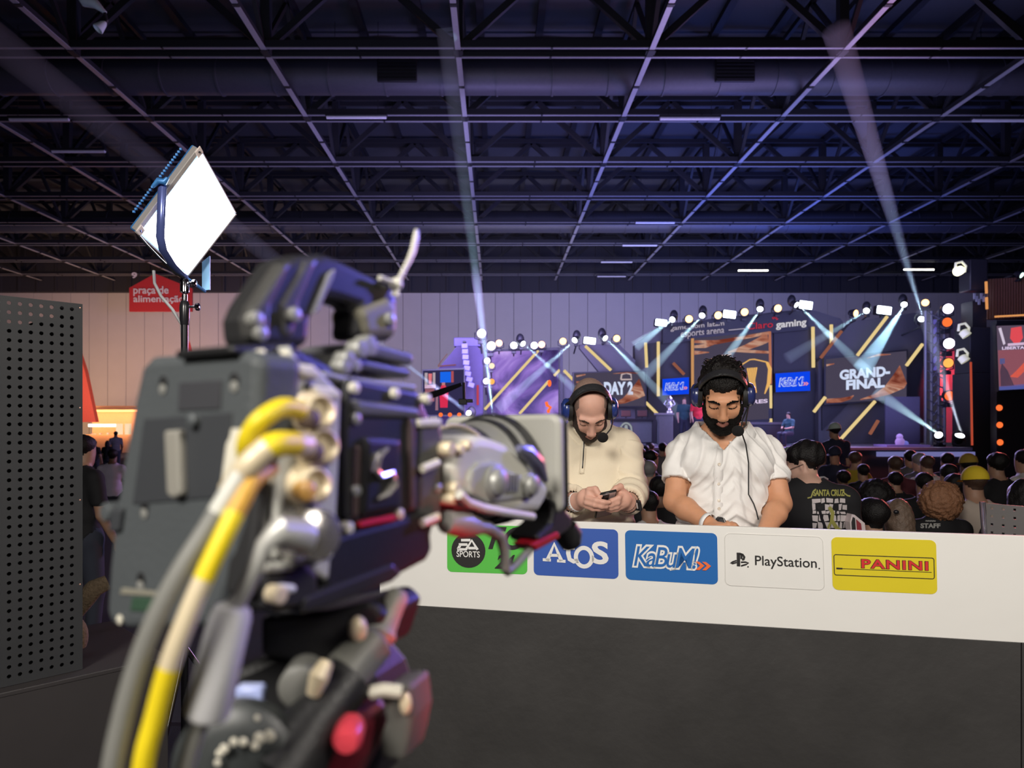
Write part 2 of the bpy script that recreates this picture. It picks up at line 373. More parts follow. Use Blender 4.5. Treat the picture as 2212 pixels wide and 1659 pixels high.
M_yel = glow('lens_yellow', (1.0, 0.95, 0.62), 3.0)
M_silver = mat('silver_metal', (0.8, 0.82, 0.85), 0.25, 0.9)
YS = 23.0
def poly(px, Y): return [at(x, y, Y) for x, y in px]
def panel(name, px, Y, th, m, parent, bevel=0.0):
    b = MB(); b.prism(poly(px, Y), (0, th, 0)); return b.build(name, m, parent, bevel, smooth=False)
def ledbar(p0, p1, Y, parent, m=None, wd=0.085):
    b = MB(); b.bar(at(*p0, Y), at(*p1, Y), wd, wd, up=(0, 1, 0)); return b.build('led_bar', m or M_warm, parent, bevel=0.01, smooth=False)
# platform
A = at(905, 967, 19.5); B_ = at(2092, 967, 19.5)
t = thing('stage_platform', 'long dark stage platform with violet lit edge behind the audience', 'stage', ((A.x+B_.x)/2, 22, 0))
b = MB(); b.box(((A.x+B_.x)/2, 22.3, 0.475), (B_.x-A.x, 5.6, 0.95)); b.build('stage_base', M_stage2, t, smooth=False)
b = MB(); b.box(((A.x+B_.x)/2, 22.25, 0.98), (B_.x-A.x+0.1, 5.7, 0.08)); b.build('stage_deck', mat('stage_deck', (0.22, 0.2, 0.28), 0.35), t, bevel=0.01, smooth=False)
b = MB(); p0, p1 = at(1895, 976, 19.35), at(2105, 976, 19.35); b.box(((p0.x+p1.x)/2, 19.36, 0.84), (p1.x-p0.x, 0.08, 0.13)); b.build('edge_light', glow('edge_violet', (0.42, 0.42, 1.0), 0.35), t, smooth=False)
# --- middle tower
t = thing('stage_tower', 'tall dark middle stage tower with sloping sponsor header', 'stage set', at(1590, 962, YS))
t.location.z = 1.02
panel('back_panel', [(1372, 957), (1372, 745), (1426, 702), (1440, 699), (1702, 671), (1762, 671), (1815, 688), (1822, 697), (1822, 760), (1775, 800), (1775, 957)], YS, 0.4, M_stage, t)
panel('side_panel', [(1670, 957), (1672, 712), (1750, 705), (1766, 790), (1766, 957)], YS-0.08, 0.08, M_stage2, t)
panel('side_panel', [(1400, 957), (1400, 742), (1494, 731), (1494, 957)], YS-0.08, 0.08, M_stage2, t)
hb = panel('header_board', [(1432, 742), (1432, 700), (1746, 669), (1746, 712)], YS-0.2, 0.2, M_stage2, t)
hq = poly([(1432, 700), (1746, 669), (1746, 712), (1432, 742)], YS-0.2)
b = MB(); o_ = V((0, -0.03, 0)); M_hw = glow('header_white', (0.62, 0.55, 0.68), 0.62); M_hr = glow('header_red', (0.8, 0.05, 0.10), 0.55)
fit(b, letters('gamescom latam', 0.02), hq, (0.05, 0.55, 0.42, 0.86), o_); fit(b, letters('esports arena', 0.015), hq, (0.12, 0.10, 0.42, 0.52), o_)
b.add([quadmap(hq, u, v)+o_ for u, v in ((0.45, 0.33), (0.56, 0.33), (0.56, 0.38), (0.45, 0.38))], [(0, 1, 2, 3)])
b.build('lettering', M_hw, hb, smooth=False)
b = MB(); fit(b, letters('Claro', 0.012), hq, (0.58, 0.28, 0.755, 0.62), o_); b.build('sponsor_lettering', M_hr, hb, smooth=False); b = MB()
for k in range(4):
    a_ = R(20+35*k); stroke2(b, [(0.765+0.012*math.cos(a_), 0.62+0.1*math.sin(a_)), (0.765+0.026*math.cos(a_), 0.62+0.2*math.sin(a_))], 0.06, hq, o_, 7.3)
b.build('logo_dot_pattern', M_hr, hb, smooth=False)
b = MB(); fit(b, letters('gaming', 0.03), hq, (0.775, 0.12, 0.985, 0.56), o_); b.build('gaming_lettering', glow('header_white2', (0.75, 0.72, 0.78), 0.8), hb, smooth=False)
for p0, p1, m in (((1394.5, 740), (1397, 794), None), ((1422, 738), (1422, 856), None), ((1496, 731), (1496.5, 852), glow('led_bar_copper', (1.0, 0.5, 0.2), 0.55)), ((1662, 716), (1664, 830), glow('led_bar_rust', (0.85, 0.3, 0.18), 0.5)),
                  ((1664, 832), (1664.5, 882), None), ((1664.5, 904), (1664.8, 913), None), ((1756, 706), (1757, 794), None), ((1795.6, 701), (1796, 742), None), ((1454, 784), (1478, 809), M_dim), ((1395, 869), (1421, 895), None)):
    ledbar(p0, p1, YS-0.22, t, m)
# --- screens
M_flame = led_screen('flame_picture', [(0.30, (0.012, 0.010, 0.020)), (0.53, (0.03, 0.015, 0.028)), (0.62, (0.28, 0.06, 0.035)), (0.72, (0.85, 0.32, 0.16)), (0.82, (1.0, 0.72, 0.55))], 0.9, 0.75, (0.8, 1, 2.2), 0.45, 0.6, 4)
M_dusk = glow('screen_dusk', (0.062, 0.052, 0.085), 1.0)
M_peach = led_screen('peach_picture', [(0.35, (0.25, 0.05, 0.03)), (0.5, (0.6, 0.22, 0.14)), (0.62, (0.85, 0.5, 0.36)), (0.75, (0.4, 0.11, 0.07))], 0.62, 1.2, (1, 1, 2.5), 0.6)
M_letter = glow('screen_letter', (0.66, 0.74, 0.95), 0.95)
M_gold = glow('emblem_gold', (1.0, 0.55, 0.16), 0.8)
def screen(name, label, px, Y, m, frame_px=3):
    c = sum((V(p) for p in px), V((0, 0)))/4
    t = thing(name, label, 'screen', at(c.x, max(p[1] for p in px), Y))
    panel('screen_housing', [(c.x+(x-c.x)*(1+2*frame_px/150), c.y+(y-c.y)*(1+2*frame_px/90)) for x, y in px], Y, 0.14, M_house, t)
    b = MB(); q = poly(px, Y-0.01); b.add(q, [(0, 1, 2, 3)]); p = b.build('screen_picture', m, t, smooth=False, solid=0.01)
    return t, p, q
o_ = V((0, -0.03, 0))
def flames(q, p, asp, pts):
    b = MB(); unit = [V((0, 1, 0)), V((1, 1, 0)), V((1, 0, 0)), V((0, 0, 0))]
    for pp, wd in pts:
        c = MB(); stroke2(c, pp, wd, unit, V((0, 0, 0)), asp); b.add([quadmap(q, min(max(v.x, 0), 1), min(max(v.y, 0), 1))+o_ for v in c.v], c.f)
    b.build('flame_pattern', M_peach, p, smooth=False)
t, p, q = screen('led_display', 'tall middle video wall with flames over a golden trophy emblem', [(1499, 731), (1660, 716), (1660, 905), (1499, 915)], YS-0.25, M_dusk)
b = MB()
rng = random.Random(3)
flame_pts = (([(0, .96), (.3, .93), (.6, .95), (1, .99)], [.03, .05, .04, .05]), ([(.45, .80), (.7, .84), (.9, .90), (1, .93)], [.015, .07, .10, .11]), ([(.0, .90), (.15, .9), (.35, .93)], [.03, .05, .01]),
                ([(.5, .81), (.75, .79), (1, .76)], [.01, .035, .03]), ([(.15, .72), (.35, .75), (.5, .78)], [.01, .045, .015]), ([(.3, .66), (.45, .69)], [.01, .03]), ([(.0, .83), (.2, .82)], [.05, .01]))
flames(q, p, .86, flame_pts); b = MB()
ex, ey = 0.775, 0.43
stroke2(b, [(ex+0.20, ey+0.22), (ex+0.24, ey+0.14), (ex+0.225, ey-0.02), (ex+0.17, ey-0.14)], [.03, .045, .045, .012], q, o_, 0.86)
stroke2(b, [(ex-0.20, ey+0.22), (ex-0.24, ey+0.14), (ex-0.225, ey-0.02), (ex-0.17, ey-0.14)], [.03, .045, .045, .012], q, o_, 0.86)
stroke2(b, [(ex-0.17, ey+0.20), (ex-0.03, ey+0.265), (ex+0.03, ey+0.265), (ex+0.20, ey+0.22)], .014, q, o_, 0.86)
for k in (-2, -1, 0, 1, 2):
    stroke2(b, [(ex+k*0.03, ey+0.17), (ex+k*0.017, ey+0.02), (ex+k*0.027, ey-0.12)], [.022, .012, .022], q, o_, 0.86)
b.build('emblem', M_gold, p, smooth=False)
b = MB(); fit(b, letters('LIBER-', 0.03), q, (.45, .235, .79, .265), o_); fit(b, letters('TADORES', 0.03), q, (.40, .185, .985, .23), o_); b.build('lettering', glow('screen_lilac', (0.8, 0.65, 0.9), 0.9), p, smooth=False)
M_kblue = glow('screen_blue', (0.004, 0.06, 0.85), 0.95); M_kw = glow('screen_kabum_white', (0.62, 0.72, 1.0), 0.9); M_ko = glow('screen_kabum_orange', (1.0, 0.32, 0.30), 0.9)
def kabum(q, parent, off, mw, mb, mo, box, thick=1.0):
    x0, y0, x1, y1 = box
    L = letters('KaBuM!', 0.0, 0.25, 0.82)
    for nm, bold, m, k in (('outline_lettering', 0.075*thick, mw, 1), ('lettering', 0.004, mb, 2)):
        b = MB(); fit(b, letters('KaBuM!', bold, 0.25, 0.82), q, (x0, y0, x0+(x1-x0)*0.84, y1), off*k, L); b.build(nm, m, parent, smooth=False)
    b = MB(); h = y1-y0; wd = (x1-x0)
    for k in (0, 1):
        xx = x0+wd*(0.80+0.085*k)
        b.add([quadmap(q, u, v)+off*2.4 for u, v in ((xx, y0-0.02), (xx+wd*0.05, y0-0.02), (xx+wd*0.115, y0+h*0.17), (xx+wd*0.05, y0+h*0.36), (xx, y0+h*0.36), (xx+wd*0.06, y0+h*0.17))], [(0, 1, 2, 5), (2, 3, 4, 5)])
    b.build('arrow_mark', mo, parent, smooth=False)
for px, lb in (([(1431, 819), (1488, 815), (1488, 851), (1431, 854)], 'small blue sponsor screen between warm light bars, nearer the day 2 screen'), ([(1675, 807), (1749.5, 802), (1750, 844), (1676, 847)], 'larger blue sponsor screen beside the grand final screen')):
    t, p, q = screen('sponsor_screen', lb, px, YS-0.3, M_kblue, 1.2)
    kabum(q, p, o_, M_kw, M_kblue, M_ko, (0.09, 0.3, 0.93, 0.72), 0.8)
t, p, q = screen('led_display', 'wide video wall reading grand final on the right stage wing', [(1784, 776), (1958, 758), (1958, 862), (1784, 871)], YS-0.6, M_dusk)
b = MB(); L = letters('GRAND-', 0.05); fit(b, L, q, (.165, .50, .79, .725), o_); fit(b, letters('FINAL', 0.05), q, (.245, .27, .725, .49), o_); b.build('lettering', M_letter, p, smooth=False)
flames(q, p, 1.75, [([(.42, .04), (.6, .10), (.75, .2), (.9, .38), (1, .52)], [.02, .08, .20, .38, .5]), ([(.0, .02), (.18, .04), (.3, .09), (.34, .14)], [.16, .12, .07, .02]), ([(.5, .93), (.65, .975), (.8, .96)], [.01, .05, .01]), ([(0, .86), (.1, .88)], [.05, .02])])
t, p, q = screen('led_display', 'wide video wall reading day 2 above the bald man with headset', [(1240, 806), (1393, 803), (1393, 877), (1240, 877)], YS-0.6, M_dusk)
b = MB(); fit(b, letters('DAY 2', 0.05), q, (.42, .33, .83, .72), o_); b.build('lettering', M_letter, p, smooth=False)
b = MB(); stroke2(b, [(.66, .78), (.67, .93), (.735, .97), (.80, .93), (.81, .78), (.66, .78)], .045, q, o_, 2.0); b.build('emblem', glow('emblem_pale', (.75, .6, .6), .7), p, smooth=False)
flames(q, p, 2.0, [([(.5, .03), (.7, .15), (.85, .35), (1, .55)], [.02, .16, .34, .6]), ([(.55, .96), (.75, .985), (.9, .96)], [.01, .05, .02]), ([(.03, .9), (.16, .95)], [.06, .03]), ([(.03, .72), (.13, .74)], [.06, .02])])
# --- wings
t = thing('stage_wing', 'right stage wing panel with long diagonal warm light bars', 'stage set', at(1885, 962, YS)); t.location.z = 1.02
panel('back_panel', [(1768, 957), (1768, 782), (1836, 700), (1850, 693), (1995, 673), (1998, 957)], YS-0.32, 0.25, M_stage, t)
panel('corner_panel', [(1958, 957), (1958, 790), (1994, 745), (1996, 957)], YS-0.39, 0.06, M_stage2, t)
panel('corner_panel', [(1776, 870), (1835, 870), (1776, 930)], YS-0.39, 0.06, M_stage2, t)
for p0, p1, m in (((1916.5, 683.5), (1852, 768), None), ((1993, 743), (1958, 790), None), ((1890.5, 866.5), (1814, 951), None), ((1783, 857.5), (1758, 890), None), ((1818, 715), (1773, 773), M_dim), ((1897, 908), (1879, 938), M_dim)):
    ledbar(p0, p1, YS-0.66, t, m)
t = thing('stage_wing', 'left stage wing framing the day 2 screen under an open gable', 'stage set', at(1290, 962, YS)); t.location.z = 1.02
panel('back_panel', [(1212, 957), (1212, 806), (1240, 812), (1296, 806), (1252, 752), (1252, 744), (1338, 744), (1372, 778), (1372, 957)], YS-0.32, 0.25, M_stage, t)
panel('post', [(1210, 957), (1210, 752), (1216, 752), (1216, 957)], YS-0.45, 0.1, M_stage2, t)
for p0, p1 in (((1218, 800), (1241.6, 824)), ((1264, 747), (1320, 800))): ledbar(p0, p1, YS-0.48, t)
t = thing('led_display', 'violet nebula and smoke video wall with slanted warm bars left of the post', 'screen', at(1135, 900, YS)); t.location.z = 1.02
M_neb = led_screen('nebula_smoke_picture', [(0.28, (0.035, 0.02, 0.10)), (0.42, (0.12, 0.08, 0.32)), (0.52, (0.34, 0.20, 0.70)), (0.62, (0.62, 0.42, 1.0)), (0.76, (0.85, 0.3, 0.4))], 0.85, 0.7, (1, 1, 1.2), 0.5, 0.8)  # violet stage smoke and its glow are put into the picture too
panel('screen_housing', [(1046, 957), (1046, 756), (1209, 750), (1209, 957)], YS, 0.2, M_stage2, t)
b = MB(); q = poly([(1052, 760), (1206, 756), (1206, 898), (1052, 898)], YS-0.01); b.add(q, [(0, 1, 2, 3)]); b.build('screen_picture', M_neb, t, smooth=False, solid=0.01)
for p0, p1 in (((1163, 757), (1047, 884.5)), ((1185.5, 823), (1122, 894)), ((1209, 799), (1197, 811.6))): ledbar(p0, p1, YS-0.15, t)
b = MB(); b.ell(at(1187, 828, YS-0.2), (0.06, 0.05, 0.11)); b.build('marker_lamp', M_amber2, t)
b = MB(); b.tube(poly([(1180, 868), (1182, 876), (1189, 880), (1184, 888), (1186, 892)], YS-0.1), 0.05, 8); b.build('ornament', M_amber2, t)
# left outer tower and its screen
t = thing('stage_tower', 'violet trapezoid stage tower beside the left side screen', 'stage set', at(1000, 962, YS)); t.location.z = 1.02
panel('back_panel', [(944, 957), (944, 800), (988, 746), (1030, 746), (1044, 765), (1044, 957)], YS+0.1, 0.5, mat('violet_panel', (0.11, 0.08, 0.2), 0.6), t)
panel('top_box', [(980, 748), (980, 729), (1030, 729), (1040, 748)], YS+0.05, 0.5, mat('violet_box', (0.2, 0.17, 0.35), 0.6), t, 0.03)
ledbar((946, 791), (985, 788), YS, t, M_dim, 0.03); ledbar((1032, 832), (1032, 875), YS-0.05, t, glow('led_red', (0.8, 0.1, 0.15), 0.6), 0.07)
ledbar((946, 790), (966, 764), YS, t, M_dim, 0.02)
t, p, q = screen('side_screen', 'left side screen showing the red trophy picture and blue logo', [(914, 801), (1002, 798), (1002, 896), (914, 896)], YS-1.2, glow('side_dark', (0.03, 0.025, 0.075), 1.0), 3)
b = MB(); pp_ = at(925, 897, YS-1.1); b.box((pp_.x, pp_.y, (pp_.z+1.0)/2), (0.12, 0.1, pp_.z-1.0)); b.build('screen_post', M_house, t)
b = MB(); pp_ = at(990, 897, YS-1.1); b.box((pp_.x, pp_.y, (pp_.z+1.0)/2), (0.12, 0.1, pp_.z-1.0)); b.build('screen_post', M_house, t)
def patches(q, p, lst):
    for nm, pts, c, s in lst:
        b = MB(); b.prism([quadmap(q, u, v)+V((0, -0.012, 0)) for u, v in pts], (0, -0.012, 0)); b.build(nm, glow('live_'+nm+str(len(MATS)), c, s), p, smooth=False)
R4 = lambda x0, y0, x1, y1: [(x0, y0), (x1, y0), (x1, y1), (x0, y1)]
patches(q, p, [('picture_figure', R4(.04, .63, .11, .95), (.55, .45, .5), .8), ('picture_figure', R4(.24, .63, .30, .95), (.55, .45, .5), .8), ('picture_figure', [(.14, .7), (.21, .7), (.22, .93), (.13, .93)], (.8, .2, .22), .9), ('picture_figure', R4(.04, .6, .31, .68), (.75, .5, .7), .9),
               ('picture_figure', R4(.05, .30, .28, .59), (.35, .13, .17), .8), ('picture_logo', R4(.42, .72, .68, .96), (.01, .13, .8), 1.0), ('picture_strip', R4(.69, .72, .75, .97), (.5, .1, .12), .8),
               ('picture_player', [(.42, .16), (.6, .16), (.62, .5), (.55, .66), (.45, .66), (.40, .5)], (.75, .03, .09), .9), ('picture_head', [(.46, .62), (.54, .62), (.54, .72), (.46, .72)], (.6, .25, .25), .8), ('picture_player', [(.30, .1), (.37, .1), (.37, .6), (.32, .6)], (.35, .18, .25), .8)])
t = thing('line_array', 'curved hanging line array of violet lit speakers on left outer tower', 'speaker', at(1012, 842, YS-0.6), None)
pts = [(1004, 748), (1005, 760), (1006, 772), (1007.5, 784), (1009, 796), (1011, 808), (1014, 820), (1018, 832)]
for i, p_ in enumerate(pts):
    b = MB(); b.box(at(*p_, YS-0.6), (0.2, 0.35, 0.155), Matrix.Rotation(0.05*i-0.05, 3, 'Y')); b.build('speaker_box', mat('speaker_violet_lit', (0.24, 0.22, 0.45), 0.5), t, bevel=0.015)  # violet light on the speakers put into their colour
b = MB(); b.box(at(1004, 741, YS-0.3), (0.1, 0.9, 0.05)); b.build('rigging_bar', M_house, t)
# camera jib in front of the left screen
t = thing('camera_jib', 'black camera crane arm reaching in front of the left side screen', 'camera crane', at(925, 1000, 12)); t.location.z = 0
b = MB(); b.tube([at(900, 864, 12), at(955, 846, 12), at(997, 830, 12)], [0.06, 0.055, 0.03], 8); b.build('crane_arm', M_house, t)
b = MB(); b.cyl(at(1002, 826, 12), at(1003, 872, 12), 0.025); b.build('crane_mast', M_house, t)
b = MB(); b.box(at(1000, 868, 12), (0.14, 0.14, 0.1)); b.box(at(1014, 866, 12), (0.12, 0.08, 0.06)); b.build('camera_head', M_house, t, bevel=0.01)
b = MB(); p_ = at(900, 864, 12); b.cyl((p_.x, 12, 0), p_, 0.06); b.build('crane_post', M_house, t)
# right side structures
t = thing('truss_tower', 'dark lattice truss tower carrying violet and orange lamps', 'truss tower', at(2020, 967, 21.5)); t.location.z = 1.02
for px in (1999, 2012, 2027, 2040):
    b = MB(); b.cyl(at(px, 961, 21.5 if px in (1999, 2040) else 21.9), at(px, 672, 21.5 if px in (1999, 2040) else 21.9), 0.045, n=8); b.build('truss_chord', mat('truss_alu', (0.25, 0.25, 0.3), 0.4, 0.6), t)
for y_a, y_b, xa, xb, yy_ in ((0, 21, 1999, 2040, 21.5), (21, 0, 2012, 2027, 21.9)):
    b = MB()
    for k in range(13): y0 = 672+k*21; b.cyl(at(xa, y0+y_a, yy_), at(xb, y0+y_b, yy_), 0.02, n=6)
    b.build('truss_lattice', MATS['truss_alu'], t)
panel('gel_panel', [(2012, 800), (2012, 690), (2026, 690), (2026, 800)], 22.0, 0.05, mat('violet_gel', (0.45, 0.4, 0.9), 0.6, emit=(0.3, 0.25, 0.9), es=0.15), t)
t = thing('side_wall_panel', 'red lit side wall panel behind the truss tower lamps', 'panel', at(2075, 962, 23.3)); t.location.z = 1.02
panel('wall_board', [(2044, 956), (2044, 700), (2100, 690), (2100, 956)], 23.3, 0.2, mat('side_panel_paint', (0.35, 0.30, 0.34), 0.7), t)
panel('pale_board', [(2029, 866), (2029, 700), (2050, 700), (2050, 866)], 23.2, 0.05, mat('pale_board', (0.6, 0.55, 0.52), 0.7), t)
lamp('red_flood', 'SPOT', at(2047, 770, 22.0)+V((0, -0.6, 0)), at(2078, 880, 23.3), 420, (1, 0.06, 0.09), 0.2, 95)
t = thing('speaker_tower', 'tall black speaker tower at the right end of the stage', 'tower', at(2122, 962, 20)); t.location.z = 0
b = MB(); pA, pB = at(2096, 600, 20), at(2152, 600, 20); b.box(((pA.x+pB.x)/2, 20.4, 1.55), (pB.x-pA.x, 0.8, 3.1)); b.build('tower_base', M_stage2, t, bevel=0.02)
b = MB(); b.box(((pA.x+pB.x)/2, 20.4, 3.75), (pB.x-pA.x-0.06, 0.7, 1.3)); b.build('tower_cabinet', M_stage2, t, bevel=0.02)
b = MB(); c0, c1 = at(2093, 612, 20.2), at(2132, 575, 20.2); b.box(((c0.x+c1.x)/2, 20.4, (c0.z+c1.z)/2), (c1.x-c0.x, 0.5, c1.z-c0.z+0.4)); b.build('winch_box', M_house, t, bevel=0.03)
b = MB(); b.box(((pA.x+pB.x)/2, 20.4, 4.75), (0.4, 0.5, 0.8)); b.build('mast', M_house, t)
ledbar((2097, 782), (2100, 962), 19.9, t, glow('led_orange_red', (0.85, 0.12, 0.06), 0.5), 0.045)
ledbar((2130, 608), (2131, 634), 19.9, t, glow('led_orange', (1.0, 0.42, 0.14), 0.7), 0.055); ledbar((2131, 642), (2132, 668), 19.9, t, glow('led_orange', (1, .4, .1), .7), 0.055)
b = MB()
for k in range(5): b.box(at(2105+5*k, 640+6*(k % 3), 19.95), (0.05, 0.04, 0.16))
b.build('cable_loops', M_grey, t)
for k, y in enumerate((881, 918, 955.6)):
    b = MB(); b.lathe(at(2158+k*0.8, y, 19.45), (0, -1, 0), [(0, 0.085), (0.03, 0.08), (0.045, 0.04)], 16); o = b.build('warning_lamp', M_amber2, loc=at(2158+k*0.8, y, 19.45))
    tag(o, ('upper', 'middle', 'lower')[k]+' round orange lamp in the column below the right side screen', 'lamp', 'orange marker lamps')
t = thing('screen_tower', 'dark wall carrying the right side screen and the orange lamps', 'panel', at(2200, 962, 19.5)); t.location.z = 0
b = MB(); pA, pB = at(2150, 700, 19.5), at(2330, 700, 19.5); b.box(((pA.x+pB.x)/2, 19.57, 2.25), (pB.x-pA.x, 0.25, 4.5)); b.build('wall_board', M_stage2, t)
b = MB(); s0, s1 = at(2134, 603, 20.6), at(2330, 585, 20.6); n = 34
for k in range(n): b.box((s0.x+(s1.x-s0.x)*k/n, 20.6, (s0.z+at(0, 690, 20.6).z)/2+0.004*k), (0.035, 0.05, s0.z-at(0, 690, 20.6).z))
b.build('slat_screen', mat('copper_slats', (0.30, 0.14, 0.09), 0.5), t)
panel('slat_backing', [(2134, 690), (2134, 603), (2330, 585), (2330, 690)], 20.7, 0.1, M_stage2, t)
ledbar((2149, 684), (2300, 676), 19.9, t, glow('led_orange', (1, .4, .1), .7), 0.05)
t, p, q = screen('side_screen', 'right side screen showing a red trophy and caster picture', [(2153, 704), (2290, 700), (2290, 836), (2158, 843)], 19.3, glow('side_dark2', (0.10, 0.07, 0.11), 1.0), 2)
patches(q, p, [('picture_backdrop', [(0, .05), (1, .05), (1, .62), (0, .62)], (.28, .09, .12), .9), ('picture_floor', [(0, 0), (1, 0), (1, .10), (0, .06)], (.10, .12, .4), .8), ('picture_arc', [(.02, .96), (.06, .97), (.12, .72), (.09, .70)], (.7, .6, .75), .9), ('picture_cup', [(.22, .96), (.38, .98), (.40, .80), (.34, .72), (.26, .72), (.20, .80)], (.8, .08, .1), .9),
               ('picture_band', [(.16, .72), (.42, .73), (.42, .69), (.16, .68)], (.7, .5, .7), .9), ('picture_flame', [(.17, .2), (.27, .28), (.5, .5), (.5, .35), (.3, .18)], (.9, .12, .06), .9), ('picture_shadow', [(.02, .06), (.24, .06), (.14, .3), (.05, .42), (.02, .3)], (.02, .03, .06), 1.0), ('picture_head', [(.02, .40), (.10, .41), (.10, .49), (.02, .49)], (.05, .12, .35), .8)])
b = MB(); fit(b, letters('LIBERTADORES', 0.03), q, (.06, .625, .72, .672), V((0, -0.03, 0))); b.build('lettering', glow('screen_lilac', (0.8, 0.65, 0.9), 0.9), p, smooth=False)
# --- furniture on stage
M_desk = mat('desk_grey', (0.16, 0.18, 0.19), 0.5)
t = thing('player_desk', 'grey player desk with white shield emblem behind the bald man', 'desk', at(1330, 962, 20.6)); t.location.z = 1.02
panel('front_panel', [(1242, 955), (1242, 909), (1408, 909), (1408, 955)], 20.6, 0.06, M_desk, t)
panel('desk_top', [(1240, 910), (1240, 904), (1411, 904), (1411, 910)], 20.55, 0.75, M_stage2, t, 0.01)
b = MB(); q = poly([(1338, 912), (1367, 912), (1367, 952), (1338, 952)], 20.57)
stroke2(b, arcpts(.5, .55, .42, .40, 140, 20), .09, q, V(), .75); stroke2(b, [(.14, .8), (.08, .5), (.22, .18)], .09, q, V(), .75); stroke2(b, [(.86, .8), (.92, .5), (.78, .18)], .09, q, V(), .75)
stroke2(b, [(.5, .85), (.5, .6), (.5, .3), (.5, .08)], [.14, .22, .12, .34], q, V(), .75); b.build('emblem', glow('emblem_grey', (.55, .6, .62), .55), t, smooth=False)
for px in (1248, 1402):
    b = MB(); b.box(at(px, 934, 21.0), (0.06, 0.6, 0.75)); b.build('desk_leg', M_stage2, t)
for i, px in enumerate((1262, 1286, 1325, 1352, 1387)):
    t = thing('desk_monitor', ('monitor at the end of the player desk nearest the violet wall', 'second monitor along the grey player desk', 'middle monitor on the grey player desk', 'fourth monitor along the grey player desk', 'monitor at the player desk end beside the podium')[i], 'monitor', at(px, 905, 20.9), 'player desk monitors')
    b = MB(); b.box(at(px, 893, 20.9), (0.3, 0.04, 0.2)); b.build('monitor_housing', M_house, t, bevel=0.01)
    b = MB(); b.box(at(px, 893, 20.87), (0.27, 0.02, 0.17)); b.build('monitor_back', mat('monitor_back', (0.16, 0.08, 0.07), 0.3), t)
    b = MB(); b.cyl(at(px, 905, 20.9), at(px, 899, 20.9), 0.025); b.build('monitor_foot', M_house, t)
t = thing('stage_podium', 'grey square podium carrying the silver trophy', 'podium', at(1437, 962, 20.4)); t.location.z = 1.02
panel('podium_box', [(1424, 961), (1424, 894), (1454, 894), (1454, 961)], 20.4, 0.4, M_desk, t, 0.01)
panel('podium_top', [(1421, 896), (1421, 892), (1457, 892), (1457, 896)], 20.36, 0.48, M_grey, t)
b = MB(); p_ = at(1446, 892, 20.55); b.lathe(p_, (0, 0, 1), [(0, .1), (.05, .1), (.08, .05), (.14, .04), (.18, .1), (.24, .11), (.29, .05), (.33, .04), (.37, .09), (.42, .1), (.46, .06), (.5, .03), (.51, .0)], 16)
t = thing('trophy', 'silver stacked trophy on the grey stage podium', 'trophy', p_); b.build('trophy_body', M_silver, t)
b = MB()
for s in (-1, 1): b.tube([p_+V((s*.09, 0, .2)), p_+V((s*.16, 0, .26)), p_+V((s*.1, 0, .36))], .018, 8)
b.build('trophy_handles', M_silver, t)
t = thing('presenter_desk', 'dark presenter desk behind the bearded man on stage', 'desk', at(1665, 962, 20.6)); t.location.z = 1.02
panel('front_panel', [(1622, 962), (1622, 916), (1692, 916), (1692, 962)], 20.6, 0.06, M_stage2, t); panel('desk_top', [(1619, 917), (1619, 912), (1696, 912), (1696, 917)], 20.55, 0.7, M_stage, t)
for px in (1625, 1688):
    b = MB(); b.box(at(px, 938, 21.0), (0.05, 0.6, 0.6)); b.build('desk_leg', M_stage2, t)
t = thing('plush_figure', 'pink violet lit round plush figure on the low lit riser', 'plush toy', at(1944, 967, 20.2)); t.location.z = 1.1
M_pl = mat('plush_lilac_glow', (0.7, 0.5, 0.8), 0.8, emit=(0.6, 0.35, 0.9), es=0.25)  # violet light on the plush put into its colour and glow
b = MB(); p_ = at(1944, 955, 20.2); b.ell(p_, (0.13, 0.11, 0.14)); b.ell(p_+V((-0.01, 0, 0.15)), (0.09, 0.08, 0.09)); b.build('plush_body', M_pl, t)
b = MB(); b.ell(p_+V((0.14, -0.02, -0.04)), (0.09, 0.07, 0.08)); b.build('plush_foot', mat('plush_blue_glow', (0.35, 0.4, 0.9), 0.8, emit=(0.3, 0.3, 1), es=0.25), t)  # blue light on the foot painted in the same way
t = thing('low_riser', 'low violet lit riser under the plush figure', 'riser', at(1950, 967, 20.3)); t.location.z = 1.02
b = MB(); pA, pB = at(1905, 964, 20.2), at(1998, 964, 20.2); b.box(((pA.x+pB.x)/2, 20.3, 1.045), (pB.x-pA.x, 0.7, 0.05)); b.build('riser_board', mat('riser_violet_glow', (0.4, 0.28, 0.6), 0.5, emit=(0.35, 0.2, 0.8), es=0.12), t)  # violet light on the board put into its colour and a faint glow
b = MB(); b.box(((pA.x+pB.x)/2+0.2, 20.62, 1.75), (1.0, 0.06, 1.4)); b.build('riser_curtain', mat('violet_curtain', (0.05, 0.043, 0.07), 0.8), t)

